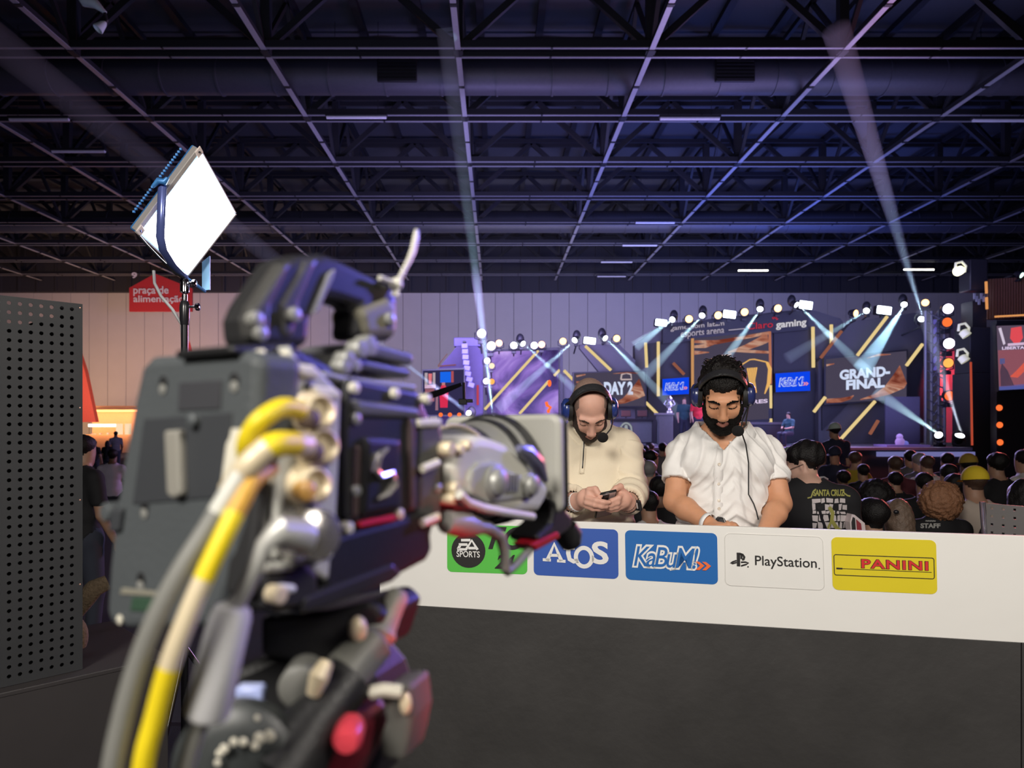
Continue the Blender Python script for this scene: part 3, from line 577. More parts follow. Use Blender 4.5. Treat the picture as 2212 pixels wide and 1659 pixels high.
# ------------------------------------------------------------------ lamps on the stage rig
def small_lamp(kind, px, py, Y, label, m, r, aim=(0, -1, -0.2), group=None):
    p = at(px, py, Y); aim = V(aim).normalized()
    t = thing(kind, label, 'stage lamp', p-V((0, 0, r*1.6)), group)
    b = MB(); b.lathe(p, aim, [(-r*1.9, r*0.5), (-r*1.5, r*0.85), (-0.03, r*1.08), (0.02, r*1.08), (0.02, r*0.95)], 18); b.build('lamp_housing', M_house, t)
    b = MB(); b.lathe(p, aim, [(-0.01, r*0.95), (0.025, r*0.9), (0.05, r*0.5), (0.055, 0)], 18); b.build('lens', m, t)
    b = MB(); a_ = aim.cross(V((0, 0, 1))).normalized()
    c = p-aim*r*0.8; b.tube([c+a_*r*1.2, c+a_*r*1.25-V((0, 0, r*1.2)), c-V((0, 0, r*1.6)), c-a_*r*1.25-V((0, 0, r*1.2)), c-a_*r*1.2], r*0.14, 6); b.build('yoke', M_house, t)
    b = MB(); b.box(c-V((0, 0, r*1.95)), (r*1.2, r*1.2, r*0.7)); b.build('lamp_base', M_house, t, bevel=0.01)
    c = c-V((0, 0, r*1.95)); b = MB()
    if Y < 21.1 and p.z < 2.1: b.box(((c.x, c.y, (c.z+1.02)/2)), (r*2, r*2, c.z-1.02))
    elif Y > 21.3: b.cyl(c, V((c.x, 23.2, c.z-0.2)), 0.025, n=8)
    elif Y > 20.9: b.cyl(c, V((c.x, 21.7, c.z)), 0.025, n=8)
    else: b.cyl(c, V((c.x, 20.9, c.z)), 0.025, n=8)
    b.build('mounting_arm', M_house, t)
    return t
def blinder(px, py, Y, wpx, hpx, label, rot=0.12):
    p = at(px, py, Y); wd, ht = wpx/F*Y, hpx/F*Y; Rm = Matrix.Rotation(rot, 3, 'Y')
    t = thing('blinder_lamp', label, 'stage lamp', p-V((0, 0, ht)), 'rectangular blinders')
    b = MB(); b.box(p+V((0, 0.12, 0)), (wd*1.08, 0.22, ht*1.12), Rm); b.build('lamp_housing', M_house, t, bevel=0.02)
    b = MB(); b.box(p, (wd, 0.05, ht), Rm); b.build('led_face', M_blind, t, bevel=0.04)
    b = MB(); b.box(p+V((0, 0.12, -ht*0.75)), (wd*0.3, 0.1, ht*0.5)); b.build('mounting_bracket', M_house, t)
T1, T2, T3, T4 = 'the tall middle stage tower', 'the right stage wing', 'the left stage wing', 'the violet video wall'
for a in ((1428, 697, 22.7, 24, 14, 'bright rectangular blinder at the low left shoulder of '+T1), (1576, 679, 22.7, 27, 16, 'bright rectangular blinder midway along the header of '+T1), (1741, 659, 22.7, 28, 17, 'bright rectangular blinder at the highest corner of '+T1),
          (1910, 670, 22.7, 31, 17, 'bright rectangular blinder on top of '+T2), (1274, 736, 22.7, 25, 14, 'bright rectangular blinder on top of '+T3)): blinder(*a)
W = [('first', 1488, 689, M_amber), ('second', 1551, 681, M_amber), ('third', 1608, 674, M_amber), ('fourth', 1680, 666, M_amber)]
for o1, x, y, m in W: small_lamp('par_lamp', x, y, 22.7, o1+' warm amber par lamp from the left along '+T1+' header', m, 0.13, group='amber par lamps')
small_lamp('par_lamp', 1847.6, 676.7, 22.7, 'amber par lamp at the left corner of '+T2, M_amber, 0.12, (0.5, -1, -0.2), 'amber par lamps'); small_lamp('par_lamp', 1998.6, 654, 22.7, 'amber par lamp at the right corner of '+T2, M_amber, 0.12, (-0.5, -1, 0), 'amber par lamps')
for x, y, m, lb in ((1078, 741, M_redam, 'reddish white par lamp above the left edge of '+T4), (1110, 746, M_white, 'white par lamp next to the reddish one above '+T4), (1154, 746, M_viol, 'violet white par lamp paired with an orange one above '+T4), (1170, 744, M_redam, 'orange white par lamp paired with the violet one above '+T4),
                    (1216, 737, M_amber, 'amber par lamp on the post between violet wall and '+T3), (1332, 731, M_amber, 'amber par lamp at the right end of '+T3)): small_lamp('par_lamp', x, y, 22.7, lb, m, 0.12, group='par lamps above the left walls')
for x, y, m, r_, lb in ((2047.5, 667, M_viol, .16, 'upper violet white lamp on the lattice truss tower'), (2049.5, 742, M_viol, .17, 'lower violet white lamp on the lattice truss tower'), (2045.6, 696, M_amber2, .15, 'top orange lamp on the lattice truss tower'), (2048, 784, glow('lens_orange2', (1, .38, .08), 1.4), .155, 'middle yellow-orange lamp on the lattice truss tower'), (2051, 855, M_amber2, .155, 'bottom orange lamp on the lattice truss tower')):
    small_lamp('par_lamp', x, y, 21.2, lb, m, r_, (-0.2, -1, -0.15), 'truss tower lamps')
for x, y, lb in ((2074, 584, 'pale yellow moving head at the very top of the speaker tower'), (2081, 717, 'pale yellow moving head upper on the speaker tower side'), (2078, 772, 'pale yellow moving head lower on the speaker tower side')):
    p = at(x, y, 20.0); t = thing('moving_head', lb, 'stage lamp', p, 'speaker tower moving heads'); M_py = mat('pale_yellow_glow', (0.85, 0.85, 0.6), 0.4, emit=(0.9, 0.9, 0.6), es=0.35)  # lamp plastic given a pale yellow glow, yoke included
    d = V((-0.9, -0.5, -0.35)) if y < 600 else V((0.55, -0.5, -1.0)); d.normalize()
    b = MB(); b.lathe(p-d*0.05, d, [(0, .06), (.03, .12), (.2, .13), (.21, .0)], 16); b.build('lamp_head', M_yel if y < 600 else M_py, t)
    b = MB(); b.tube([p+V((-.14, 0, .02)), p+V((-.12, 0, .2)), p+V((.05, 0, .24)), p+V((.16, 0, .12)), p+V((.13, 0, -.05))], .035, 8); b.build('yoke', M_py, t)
    b = MB(); b.cyl(p+V((.05, .12, .05)), V((13.6, 20.35, p.z)), .03, n=8); b.build('mounting_arm', M_house, t)
    b = MB(); b.box(p+V((.05, .12, .05)), (.22, .2, .2)); b.build('lamp_base', M_house, t, bevel=.02)
small_lamp('spot_lamp', 2205.5, 594, 20.4, 'small pale green spot lamp above the copper slats', glow('lens_green', (.7, 1, .9), 2), .09, (0.6, -1, -0.6))
for x, y, m, lb, rx in ((1040, 720, M_yel, 'large yellow white moving head on top of the left outer tower', .2), (1061, 747, M_yel, 'bright yellow white flood lamp beside the reddish par lamp', .2), (1052, 779, M_viol, 'upper violet white lamp of the left outer tower edge', .13), (1050, 823, M_viol, 'lower violet white lamp of the left outer tower edge', .13), (1062, 790, glow('lens_peach', (1, .72, .5), 1.3), 'peach moving head between the two violet white lamps', .13), (1062, 824, glow('lens_orange2', (1, .38, .08), 1.4), 'orange moving head beside the lower violet white lamp', .13)):
    small_lamp('moving_head', x, y, 21.5, lb, m, rx*0.75, (0.2, -1, -0.3), 'left tower moving heads')
for k, x in enumerate((952, 972, 992)):
    b = MB(); b.ell(at(x, 896, YS-1.24), (.065, .05, .065)); o = b.build('footlight', M_amber2); tag(o, ('first', 'second', 'third')[k]+' small orange footlight below the left side screen', 'lamp', 'footlights')
# beams: a moving head, its lamp and the lit haze it shows up
def beam(p0, p1, Y0, Y1, label, energy=2600, col=(0.5, 0.85, 1.0), r0=0.05, r1=0.2, dens=0.35, r=0.1, fixture=True):
    a, c = at(*p0, Y0), at(*p1, Y1); d = (c-a).normalized(); ln = (c-a).length
    if fixture:
        t = small_lamp('moving_head', p0[0], p0[1], Y0, label, M_white, r, d+V((0, -0.9, 0)), 'beam moving heads')
        b = MB(); b.ell(a-d*0.1+V((0, 0.16, 0.08)), (0.13, 0.13, 0.19)); b.build('lamp_head', M_house, t)
    a2 = a+d*0.12+V((0, -0.1, 0))
    b = MB(); b.cyl(a2, c, r0, r1, n=16); m = MATS.get('haze_%g' % dens)
    if not m:
        m = bpy.data.materials.new('beam_haze'); m.use_nodes = True; nt = m.node_tree; nt.nodes.clear(); MATS['haze_%g' % dens] = m
        vs = nt.nodes.new('ShaderNodeVolumeScatter'); vs.inputs['Color'].default_value = (1, 1, 1, 1); vs.inputs['Density'].default_value = dens; vs.inputs['Anisotropy'].default_value = 0.0
        oo = nt.nodes.new('ShaderNodeOutputMaterial'); nt.links.new(vs.outputs[0], oo.inputs['Volume'])
    o = b.build('haze_beam', m); o['kind'] = 'stuff'
    l = lamp('beam_lamp', 'SPOT', a2-d*0.05, c, energy, col, 0.02, 2*math.degrees(math.atan2(r1*1.05, ln)), 0.25)
B = 'beam moving head '
beam((1129, 742), (1335, 925), 22.5, 22.3, B+'on the violet display sending its beam down to the right')
beam((1242, 734.5), (1076, 884), 22.5, 22.3, B+'beside the left wing blinder sending its beam down to the left')
beam((1306.6, 730), (1475, 900), 22.5, 22.3, B+'right of the left wing blinder sending its beam down to the right', 4200)
beam((1453, 690), (1372, 748), 22.4, 22.3, B+'next to the lowest blinder of '+T1, 1200)
beam((1517, 681), (1395, 810), 22.4, 22.2, B+'between the first two amber lamps of '+T1)
beam((1642, 667), (1550, 800), 22.4, 22.2, B+'between the third and fourth amber lamps of '+T1)
beam((1719.5, 658), (1885, 815), 22.4, 22.2, B+'next to the highest blinder of '+T1, 4200)
beam((1872, 671), (1700, 775), 22.4, 22.2, B+'left of the blinder on '+T2, 1200)
beam((1953, 657), (1862, 800), 22.4, 22.2, B+'right of the blinder on '+T2, 5000, (0.4, 0.75, 1.0), 0.05, 0.3)
beam((2028, 940.6), (1890, 845), 20.0, 20.4, B+'on the stage floor nearer the plush figure', 1500, (0.6, 0.95, 1.0), r=0.11)
beam((2073, 942), (1992, 668), 20.0, 21.0, B+'on the stage floor nearer the speaker tower', 2600, (0.7, 0.8, 1.0), r=0.13)
beam((1066, 905), (963, 60), 21.0, 16.0, B+'low beside the violet display sending its beam up to the roof', 26000, (0.45, 0.85, 1.0), 0.06, 0.24, r=0.1)
beam((1990, 690), (1805, 60), 21.6, 15.5, B+'on the lattice truss tower sending its beam up to the roof', 6500, (0.5, 0.75, 1.0), 0.06, 0.3, r=0.1)
beam((1013, 893), (-60, 48), 20.0, 13.0, B+'low at the left side screen sending a faint beam leftward', 9000, (0.4, 0.6, 1.0), 0.06, 0.35, r=0.09)
# ================================================================== THE BROADCAST DESK
PL = V((-0.4064, 2.474, 0)); PR = V((1.511, 2.033, 0)); U = (PR-PL).normalized(); NB = V((U.y, -U.x, 0))
def bp(px, py, off=0.0): return hit(px, py, PL+NB*off, NB)
ZT_B, ZB_B = ZC-0.33, ZC-0.636
M_board = mat('white_board', (0.80, 0.785, 0.75), 0.55, var=0.03, scale=3, bump=0.12, bscale=9)
M_front = mat('black_stained_board', (0.044, 0.042, 0.041), 0.5, var=0.35, scale=5, bump=0.15, bscale=30)
def lo(p, z): return V((p.x, p.y, z))
PE = PR+U*0.45
t = thing('broadcast_desk', 'long broadcast desk with white sponsor board over black front panel', 'desk', lo((PL+PE)/2-NB*0.12, 0.355))
b = MB(); b.prism([lo(PL, ZB_B), lo(PE, ZB_B), lo(PE, ZT_B), lo(PL, ZT_B)], -NB*0.018); hb = b.build('header_board', M_board, t, bevel=0.0015, smooth=False)
b = MB(); b.prism([lo(PL, 0.355), lo(PR-U*0.008, 0.355), lo(PR-U*0.008, ZB_B), lo(PL, ZB_B)], -NB*0.018); b.build('front_panel', M_front, t, bevel=0.001, smooth=False)
b = MB(); b.prism([lo(PR-U*0.005, 0.355), lo(PE, 0.355), lo(PE, ZB_B-0.001), lo(PR-U*0.005, ZB_B-0.001)], -NB*0.018); b.build('front_panel', M_front, t, bevel=0.001, smooth=False)
b = MB(); q_ = [PL-NB*0.02, PE-NB*0.02, PE-NB*0.24, PL-NB*0.24]; b.prism([lo(p, ZT_B-0.06) for p in q_], (0, 0, -0.02)); b.build('worktop', mat('grey_laminate', (0.35, 0.34, 0.33), 0.45), t, smooth=False)
for p in (PL, PE-U*0.02):
    b = MB(); b.prism([lo(p-NB*0.02, 0.355), lo(p-NB*0.24, 0.355), lo(p-NB*0.24, ZT_B-0.082), lo(p-NB*0.02, ZT_B-0.082)], U*0.018); b.build('side_panel', M_front, t, smooth=False)
def sticker(corners, m, label, rx=0.06, ry=0.1):
    q = [bp(x, y, 0.0012) for x, y in corners]; b = MB(); pts = [quadmap(q, u, v) for u, v in rrect(rx, ry)]
    b.prism(pts, -NB*0.001); o = b.build('sponsor_sticker', m, t, smooth=False); o['label'] = label; return o, q
eo = NB*0.0012
def vinyl(n, c): return mat('vinyl_'+n, c, 0.5, var=0.03)
v_w, v_k = vinyl('white', (0.80, 0.79, 0.77)), vinyl('black', (0.02, 0.018, 0.018))
st, q = sticker([(966, 1132), (1139, 1137), (1139, 1241), (966, 1235)], vinyl('green', (0.10, 0.52, 0.07)), 'green sticker with round black logo')
b = MB(); poly2(b, arcpts(.27, .46, .214, .362, 0, 360, 32)[:-1], q, eo); b.build('logo_disc', v_k, st, smooth=False)
b = MB(); asp = 1.65
def zz(x, y): return ((x*.2984+900-966)/173.0, 1-(y*.2984+1100-(1132+(x*.2984-66)*.03))/104.0)
for P in ([(325, 224), (394, 224)], [(308, 256), (372, 256)], [(297, 291), (362, 291), (404, 226), (446, 294)], [(378, 282), (432, 282)], [(318, 262), (302, 290)]): stroke2(b, [zz(*p) for p in P], .055, q, eo*2, asp)
L = letters('SPORTS', 0.012); x0, y0 = zz(292, 346); x1, y1 = zz(462, 306); fit(b, L, q, (x0, y0, x1, y1), eo*2); b.build('lettering', v_w, st, smooth=False)
b = MB(); fit(b, letters('FC', 0.03, 0.35), q, (.52, .50, .97, .98), eo); fit(b, letters('24', 0.03, 0.35), q, (.60, .10, .85, .40), eo); b.build('game_lettering', v_k, st, smooth=False)
st, q = sticker([(1153, 1138), (1335, 1144), (1336, 1251), (1153, 1242)], vinyl('royal', (0.035, 0.10, 0.42)), 'royal blue sticker with white slab lettering')
b = MB(); asp = 1.72
def zz(x, y): return ((x-848)/612.0, 1-(y-(140+(x-848)*.022))/352.0)
for P, wd in (([(948, 385), (1000, 262), (1052, 385)], .085), ([(966, 345), (1034, 345)], .06), ([(915, 378), (975, 380)], .06), ([(1020, 384), (1082, 387)], .06), ([(1104, 250), (1102, 330), (1112, 372), (1140, 386), (1175, 380)], .09), ([(1068, 292), (1150, 292)], .06)): stroke2(b, [zz(*p) for p in P], wd, q, eo, asp)
stroke2(b, arcpts(.60, .415, .095, .19, 0, 360, 28), .085, q, eo, asp)
x0, y0 = zz(1272, 402); x1, y1 = zz(1392, 240); fit(b, letters('S', 0.03), q, (x0, y0, x1, y1), eo); b.build('lettering', v_w, st, smooth=False)
st, q = sticker([(1350, 1145), (1549, 1152), (1551, 1263), (1352, 1252)], vinyl('blue', (0.012, 0.13, 0.43)), 'blue sticker with outlined comic lettering and orange arrows')
kabum(q, st, eo, v_w, MATS['vinyl_blue'], vinyl('orange', (0.85, 0.16, 0.04)), (.095, .29, .93, .69))
st, q = sticker([(1565.5, 1152), (1777, 1160), (1781, 1275), (1567, 1264)], vinyl('offwhite', (0.79, 0.775, 0.74)), 'white sticker with black lettering')
b = MB(); asp = 1.85
stroke2(b, rrect(.06, .1)+[rrect(.06, .1)[0]], .005, q, eo, asp); b.build('sticker_outline', vinyl('grey', (0.55, 0.53, 0.5)), st, smooth=False)
b = MB()
def zz(x, y): return ((x-1108)/1000.0, 1-(y-(103+(x-1108)*.042))/530.0)
for P, wd in (([(1247, 300), (1247, 440)], .064), ([(1262, 312), (1292, 322), (1308, 345), (1300, 368), (1284, 372)], .045), ([(1228, 380), (1185, 395), (1165, 407), (1185, 412), (1228, 400)], .028), ([(1272, 398), (1320, 396), (1350, 405), (1325, 420), (1272, 436)], .030), ([(1278, 310), (1278, 365)], .04)): stroke2(b, [zz(*p) for p in P], wd, q, eo, asp)
x0, y0 = zz(1418, 452); x1, y1 = zz(2040, 338); L = letters('PlayStation', 0.008)
x0b, y0b = zz(1418, 466); fit(b, L, q, (x0, .355, x1, .60), eo); poly2(b, arcpts(.955, .405, .008, .015, 0, 360, 10)[:-1], q, eo); poly2(b, arcpts(.237, .375, .008, .015, 0, 360, 10)[:-1], q, eo)
b.build('lettering', v_k, st, smooth=False)
st, q = sticker([(1795.5, 1160), (2022, 1167), (2025, 1284), (1799, 1274)], vinyl('yellow', (0.70, 0.57, 0.018)), 'yellow sticker with red slab lettering in thin frame')
b = MB(); asp = 1.95
fr = [(.02+u*.955, .285+v*.385) for u, v in rrect(.02, .1)]; stroke2(b, fr+[fr[0]], .014, q, eo, asp); stroke2(b, [(.10, .41), (.95, .405)], .01, q, eo, asp); stroke2(b, [(.04, .41), (.10, .41)], .03, q, eo, asp)
b.build('thin_frame', v_k, st, smooth=False)
L = letters('PANINI', 0.03, 0, 1.12)
for nm, bold, m, k in (('lettering_outline', 0.05, v_k, 1), ('lettering', 0.022, vinyl('red', (0.62, 0.03, 0.03)), 2)):
    b = MB(); fit(b, letters('PANINI', bold, 0, 1.12), q, (.285, .435, .92, .605), eo*k, L)
    b.build(nm, m, st, smooth=False)

# ================================================================== LEFT SIDE: CASE AND PERFORATED PANEL
M_case = mat('dark_case_laminate', (0.030, 0.026, 0.027), 0.55, var=0.2, scale=6)
zt = ZC-0.665; f0, f1 = at(-260, 0, 1)*0, None
fa = V(((280-CX)/F*1.936, 1.936, zt)); fb = V(((0-CX)/F*1.732, 1.732, zt)); ud = (fa-fb).normalized(); nd = V((ud.y, -ud.x, 0))
fa = fa+ud*0.10; fb = fb-ud*0.55
t = thing('equipment_case', 'low dark equipment case below the perforated panel', 'case', lo((fa+fb)/2-nd*0.25, 0.355))
b = MB(); b.prism([fb-V((0, 0, .012)), fa-V((0, 0, .012)), lo(fa, 0.36), lo(fb, 0.36)], -nd*0.5); b.build('case_body', M_case, t, smooth=False)
b = MB(); b.prism([fb, fa, fa-nd*0.5, fb-nd*0.5], (0, 0, -0.012)); b.build('case_lid', M_case, t, bevel=0.002, smooth=False)
pr = V(((178-CX)/F*1.9, 1.9, 0)); pl = V((-1072/F*1.765, 1.765, 0)); up_ = (pr-pl).normalized(); npn = V((up_.y, -up_.x, 0))
ztop, zbot = ZC+252/F*1.9, zt+0.001
t = thing('perforated_panel', 'tall black perforated panel standing on the dark case', 'panel', lo((pr+pl)/2, zbot))
M_perf = mat('black_perforated_sheet', (0.024, 0.025, 0.028), 0.6, var=0.15)
b = MB(); pt = 0.0234; nc, nr = 22, int((ztop-zbot-0.012)/pt); rh = 0.0052; x_end = 0.012
hole = [(math.cos(R(22.5+45*k)), math.sin(R(22.5+45*k))) for k in range(8)]; rim = [(.5, .207), (.207, .5), (-.207, .5), (-.5, .207), (-.5, -.207), (-.207, -.5), (.207, -.5), (.5, -.207)]
corner = {0: (.5, .5), 2: (-.5, .5), 4: (-.5, -.5), 6: (.5, -.5)}
P3 = lambda s_, z: pr-up_*s_+V((0, 0, z))
for c in range(nc):
    for r_ in range(nr):
        cx_, cz = 0.0255+pt*c, ztop-0.0165-pt*r_
        o = [P3(cx_-h[0]*rh, cz+h[1]*rh) for h in hole]+[P3(cx_-h[0]*pt, cz+h[1]*pt) for h in rim]+[P3(cx_-corner[k][0]*pt, cz+corner[k][1]*pt) for k in (0, 2, 4, 6)]
        fs = []
        for k in range(8):
            k2 = (k+1) % 8
            if k in (0, 2, 4, 6): fs.append((k, 8+k, 16+k//2, 8+k2, k2))
            else: fs.append((k, 8+k, 8+k2, k2))
        b.add(o, fs)
zl = ztop-0.0165-pt*(nr-0.5)
for s0, s1, z0_, z1 in ((0, 0.0255-pt/2, zbot, ztop), (0.0255-pt/2, 0.0255+pt*(nc-.5), ztop-0.0165+pt/2, ztop), (0.0255-pt/2, 0.0255+pt*(nc-.5), zbot, zl)): b.add([P3(s0, z0_), P3(s1, z0_), P3(s1, z1), P3(s0, z1)], [(0, 1, 2, 3)])
b.build('perforated_sheet', M_perf, t, smooth=False, solid=0.003)
b = MB(); zz_ = ztop-0.0165-pt*2.6
b.prism([P3(0.002, zbot)-npn*0.02, P3(0.5, zbot)-npn*0.02, P3(0.5, zz_)-npn*0.02, P3(0.15, zz_)-npn*0.02, P3(0.10, zz_+pt)-npn*0.02, P3(0.055, zz_+pt*1.0)-npn*0.02, P3(0.05, ztop-0.002)-npn*0.02, P3(0.002, ztop-0.002)-npn*0.02], -npn*0.012)
b.build('backing_board', M_dark, t, smooth=False)
for y in (665, 881, 1080, 1262):
    b = MB(); b.lathe(hit(173, y, pr+npn*0.002, npn), npn, [(0, .0022), (.001, .0018), (.0015, 0)], 10); b.build('screw', mat('copper_screw', (0.75, 0.42, 0.32), 0.35, 0.6), t)
t = thing('cloth_bag', 'brown patterned cloth bag on the dark case behind the perforated panel', 'bag', at(190, 1405, 2.04)); t.location.z = zt  # stands in for a patterned sleeve, added as loose cloth
M_lace = mat('brown_lace_cloth', (0.16, 0.115, 0.07), 0.9, var=0.5, scale=90, bump=0.5, bscale=120)
b = MB(); b.tube([at(160, 1330, 2.06), at(185, 1292, 2.06), at(205, 1270, 2.06), at(232, 1258, 2.08)], [.02, .028, .026, .022], 14); b.build('cloth_roll', M_lace, t)
b = MB(); b.ell(at(165, 1375, 2.08), (0.032, 0.03, 0.055)); b.build('cloth_lump', M_lace, t)

# ================================================================== LED WORK LIGHT ON ITS STAND
T_, L_, B_, R_ = at(434, 326, 2.40), at(301, 504, 2.38), at(405, 595, 2.56), at(509, 461, 2.60)
nrm = -(L_-T_).cross(R_-T_).normalized()
if nrm.y > 0: nrm = -nrm
nrm = (nrm+V((0.0, 0.0, -0.0))).normalized()
t = thing('led_work_light', 'glowing square led light panel with blue housing on top of stand', 'light', at(400, 600, 2.52))
M_blue = mat('blue_anodised', (0.05, 0.22, 0.55), 0.4, 0.2); M_al = mat('brushed_alu', (0.62, 0.58, 0.55), 0.4, 0.5); M_chr = mat('chrome', (0.75, 0.75, 0.78), 0.12, 1.0); M_blk = mat('black_gloss', (0.015, 0.015, 0.018), 0.25)
Q = [T_, R_, B_, L_]; c_ = sum(Q, V())/4
def ex(f, d): return [c_+(p-c_)*f+nrm*d for p in Q]
b = MB(); b.add(ex(0.97, 0.001), [(0, 1, 2, 3)]); b.build('light_diffuser', glow('led_white', (1.0, 0.98, 0.96), 16.0), t, smooth=False)
o_ = (T_-c_+L_-c_).normalized(); side = (L_-T_).normalized(); across = (R_-T_).normalized()
def rail(p0, p1, w0, w1, m, nm, d0=-0.03, d1=0.002):
    b = MB(); ou = -(sum([p0, p1], V())/2-c_).normalized()*-1
    v = ((p0+p1)/2-c_); v = (v-(p1-p0).normalized()*v.dot((p1-p0).normalized())).normalized()
    b.prism([p0+v*w0, p1+v*w0, p1+v*w1, p0+v*w1], nrm*1.0*(d1-d0)); o = b.build(nm, m, t, bevel=0.002, smooth=False); o.location = nrm*d0; return o
rail(T_, L_, 0.0, 0.016, M_al, 'frame_rail'); rail(T_, R_, 0.0, 0.004, M_al, 'frame_rail'); rail(L_, B_, 0.0, 0.006, M_al, 'frame_rail'); rail(B_, R_, 0.0, 0.006, M_al, 'frame_rail')
b = MB(); b.prism([p+o_*(0.024 if p in (T_, L_) else 0) for p in ex(1.03, -0.03)], -nrm*0.035); hs = b.build('lamp_housing', M_blue, t, bevel=0.006, smooth=False)
b = MB()
for k in range(24): b.box(T_.lerp(L_, 0.12+0.76*k/23)+o_*0.03-nrm*0.05, (0.007, 0.007, 0.007))
b.build('cooling_fins', M_blue, hs, smooth=False)
for p in (T_, L_):
    b = MB(); c = p+(c_-p)*0.05+o_*0.01; b.prism([c+side*a+across*e for a, e in ((-.014, -.012), (.014, -.012), (.014, .012), (-.014, .012))], nrm*0.006); cc = b.build('corner_cap', mat('pale_cap', (0.72, 0.62, 0.58), 0.5), t, bevel=0.002)
    b = MB(); b.lathe(c+nrm*0.006, nrm, [(0, .005), (.002, .004), (.0025, 0)], 10); b.build('screw', M_chr, cc)
b = MB(); b.tube([at(351, 392, 2.36), at(349, 440, 2.345), at(346, 512, 2.35), at(352, 540, 2.38), at(372, 572, 2.45), at(400, 601, 2.52)], 0.0145, 12, flat=0.6); b.build('yoke', mat('yoke_paint', (0.09, 0.12, 0.34), 0.25, 0.3), t)
b = MB(); b.prism([at(436, 566, 2.62), at(453, 552, 2.62), at(453, 626, 2.62), at(436, 628, 2.62)], (0, 0.008, 0)); b.build('yoke_plate', mat('plate_blue_lit', (0.28, 0.58, 0.92), 0.3), t, bevel=0.001, smooth=False)  # lighter blue puts the panel's light into the bracket colour
b = MB(); b.tube([at(400, 599, 2.52), at(420, 612, 2.56), at(444, 630, 2.62)], 0.006, 8, flat=0.5); b.build('yoke_plate_arm', M_blue, t)
b = MB(); b.tube([at(330, 403, 2.34), at(342, 391, 2.34), at(356, 393, 2.34), at(362, 384, 2.34)], [.006, .011, .011, .006], 10); b.cyl(at(352, 396, 2.36), at(352, 396, 2.40), .008); b.build('tilt_knob', M_blue, t)
b = MB(); b.tube([at(300, 509, 2.37), at(318, 530, 2.38), at(345, 558, 2.42), at(378, 590, 2.47), at(398, 601, 2.50)], 0.004, 8); b.build('side_cable', M_blk, t)
X0 = at(399, 600, 2.52)
t = thing('light_stand', 'slim black and chrome stand carrying the led work light', 'light stand', lo(X0, 0.356))
b = MB(); b.cyl(lo(X0, 0.62), at(399, 690, 2.52), 0.0125, n=16); b.build('lower_tube', M_blk, t)
b = MB(); b.cyl(at(399, 692, 2.52), at(399, 636, 2.52), 0.0095, n=16); b.build('upper_tube', M_chr, t)
b = MB(); b.lathe(at(399, 702, 2.52), (0, 0, 1), [(0, .014), (.02, .017), (.06, .018), (.075, .016), (.085, .012)], 18); b.build('clamp_collar', M_blk, t)
b = MB(); b.lathe(at(399, 634, 2.52), (0, 0, 1), [(0, .010), (.005, .016), (.045, .016), (.05, .013), (.056, .013)], 18); b.build('spigot_receiver', M_chr, t)
for y, x1 in ((663, 424), (612, 417)):
    b = MB(); b.cyl(at(401, y, 2.52), at(x1, y-1, 2.52), .0045, n=10); b.lathe(at(x1-2, y, 2.52), (1, 0, 0), [(0, .009), (.003, .013), (.012, .014), (.015, .01)], 12); b.build('locking_knob', M_chr, t)
for k in range(3):
    a_ = R(30+120*k); f_ = V((X0.x+0.34*math.cos(a_), X0.y+0.34*math.sin(a_), 0.366))
    b = MB(); b.cyl(lo(X0, 0.95), f_, 0.0095, n=10); lg = b.build('leg', M_blk, t); b = MB(); b.ell(f_, (.014, .014, .01)); b.build('rubber_foot', M_house, lg)
b = MB(); b.tube([at(332, 585, 2.55), at(334, 612, 2.54), at(348, 640, 2.53), at(372, 668, 2.53), at(392, 700, 2.535), at(396, 760, 2.535), at(398, 950, 2.54), at(398, 1300, 2.54)], 0.0055, 10)
tag(b.build('power_cable', mat('grey_cable', (0.35, 0.35, 0.36), 0.45)), 'grey power cable looping from the led light down its stand', 'cable')

# ================================================================== PERFORATED METAL CHAIR AT RIGHT
M_ch = mat('grey_powder_coat', (0.16, 0.155, 0.15), 0.45, 0.3, var=0.05); M_ct = mat('polished_tube', (0.4, 0.4, 0.42), 0.18, 0.9)
a0 = at(2131, 1087, 2.42); a1 = at(2400, 1105, 2.16); uc = lo(a1-a0, 0).normalized(); nc_ = V((uc.y, -uc.x, 0)); wl = (lo(a1, 0)-lo(a0, 0)).length
t = thing('metal_chair', 'grey perforated metal bar chair behind the desk end', 'chair', lo((a0+a1)/2-nc_*(0.2)*-1, 0.356))
b = MB(); S = 0.0325; hs_ = 0.0038; ncx = int(wl/S); zc0 = a0.z
for i in range(ncx):
    for j in range(9):
        cx_, cz = S*(i+.5), zc0-S*(j+.5)*0.86
        pp = lambda dx, dz: lo(a0, 0)+uc*(cx_+dx)+V((0, 0, cz+dz))
        o = [pp(*d) for d in ((-hs_, -hs_), (hs_, -hs_), (hs_, hs_), (-hs_, hs_), (-S/2, -S*.43), (S/2, -S*.43), (S/2, S*.43), (-S/2, S*.43))]
        b.add(o, [(0, 1, 5, 4), (1, 2, 6, 5), (2, 3, 7, 6), (3, 0, 4, 7)])
b.build('back_sheet', M_ch, t, smooth=False, solid=0.003)
fl = 0.36
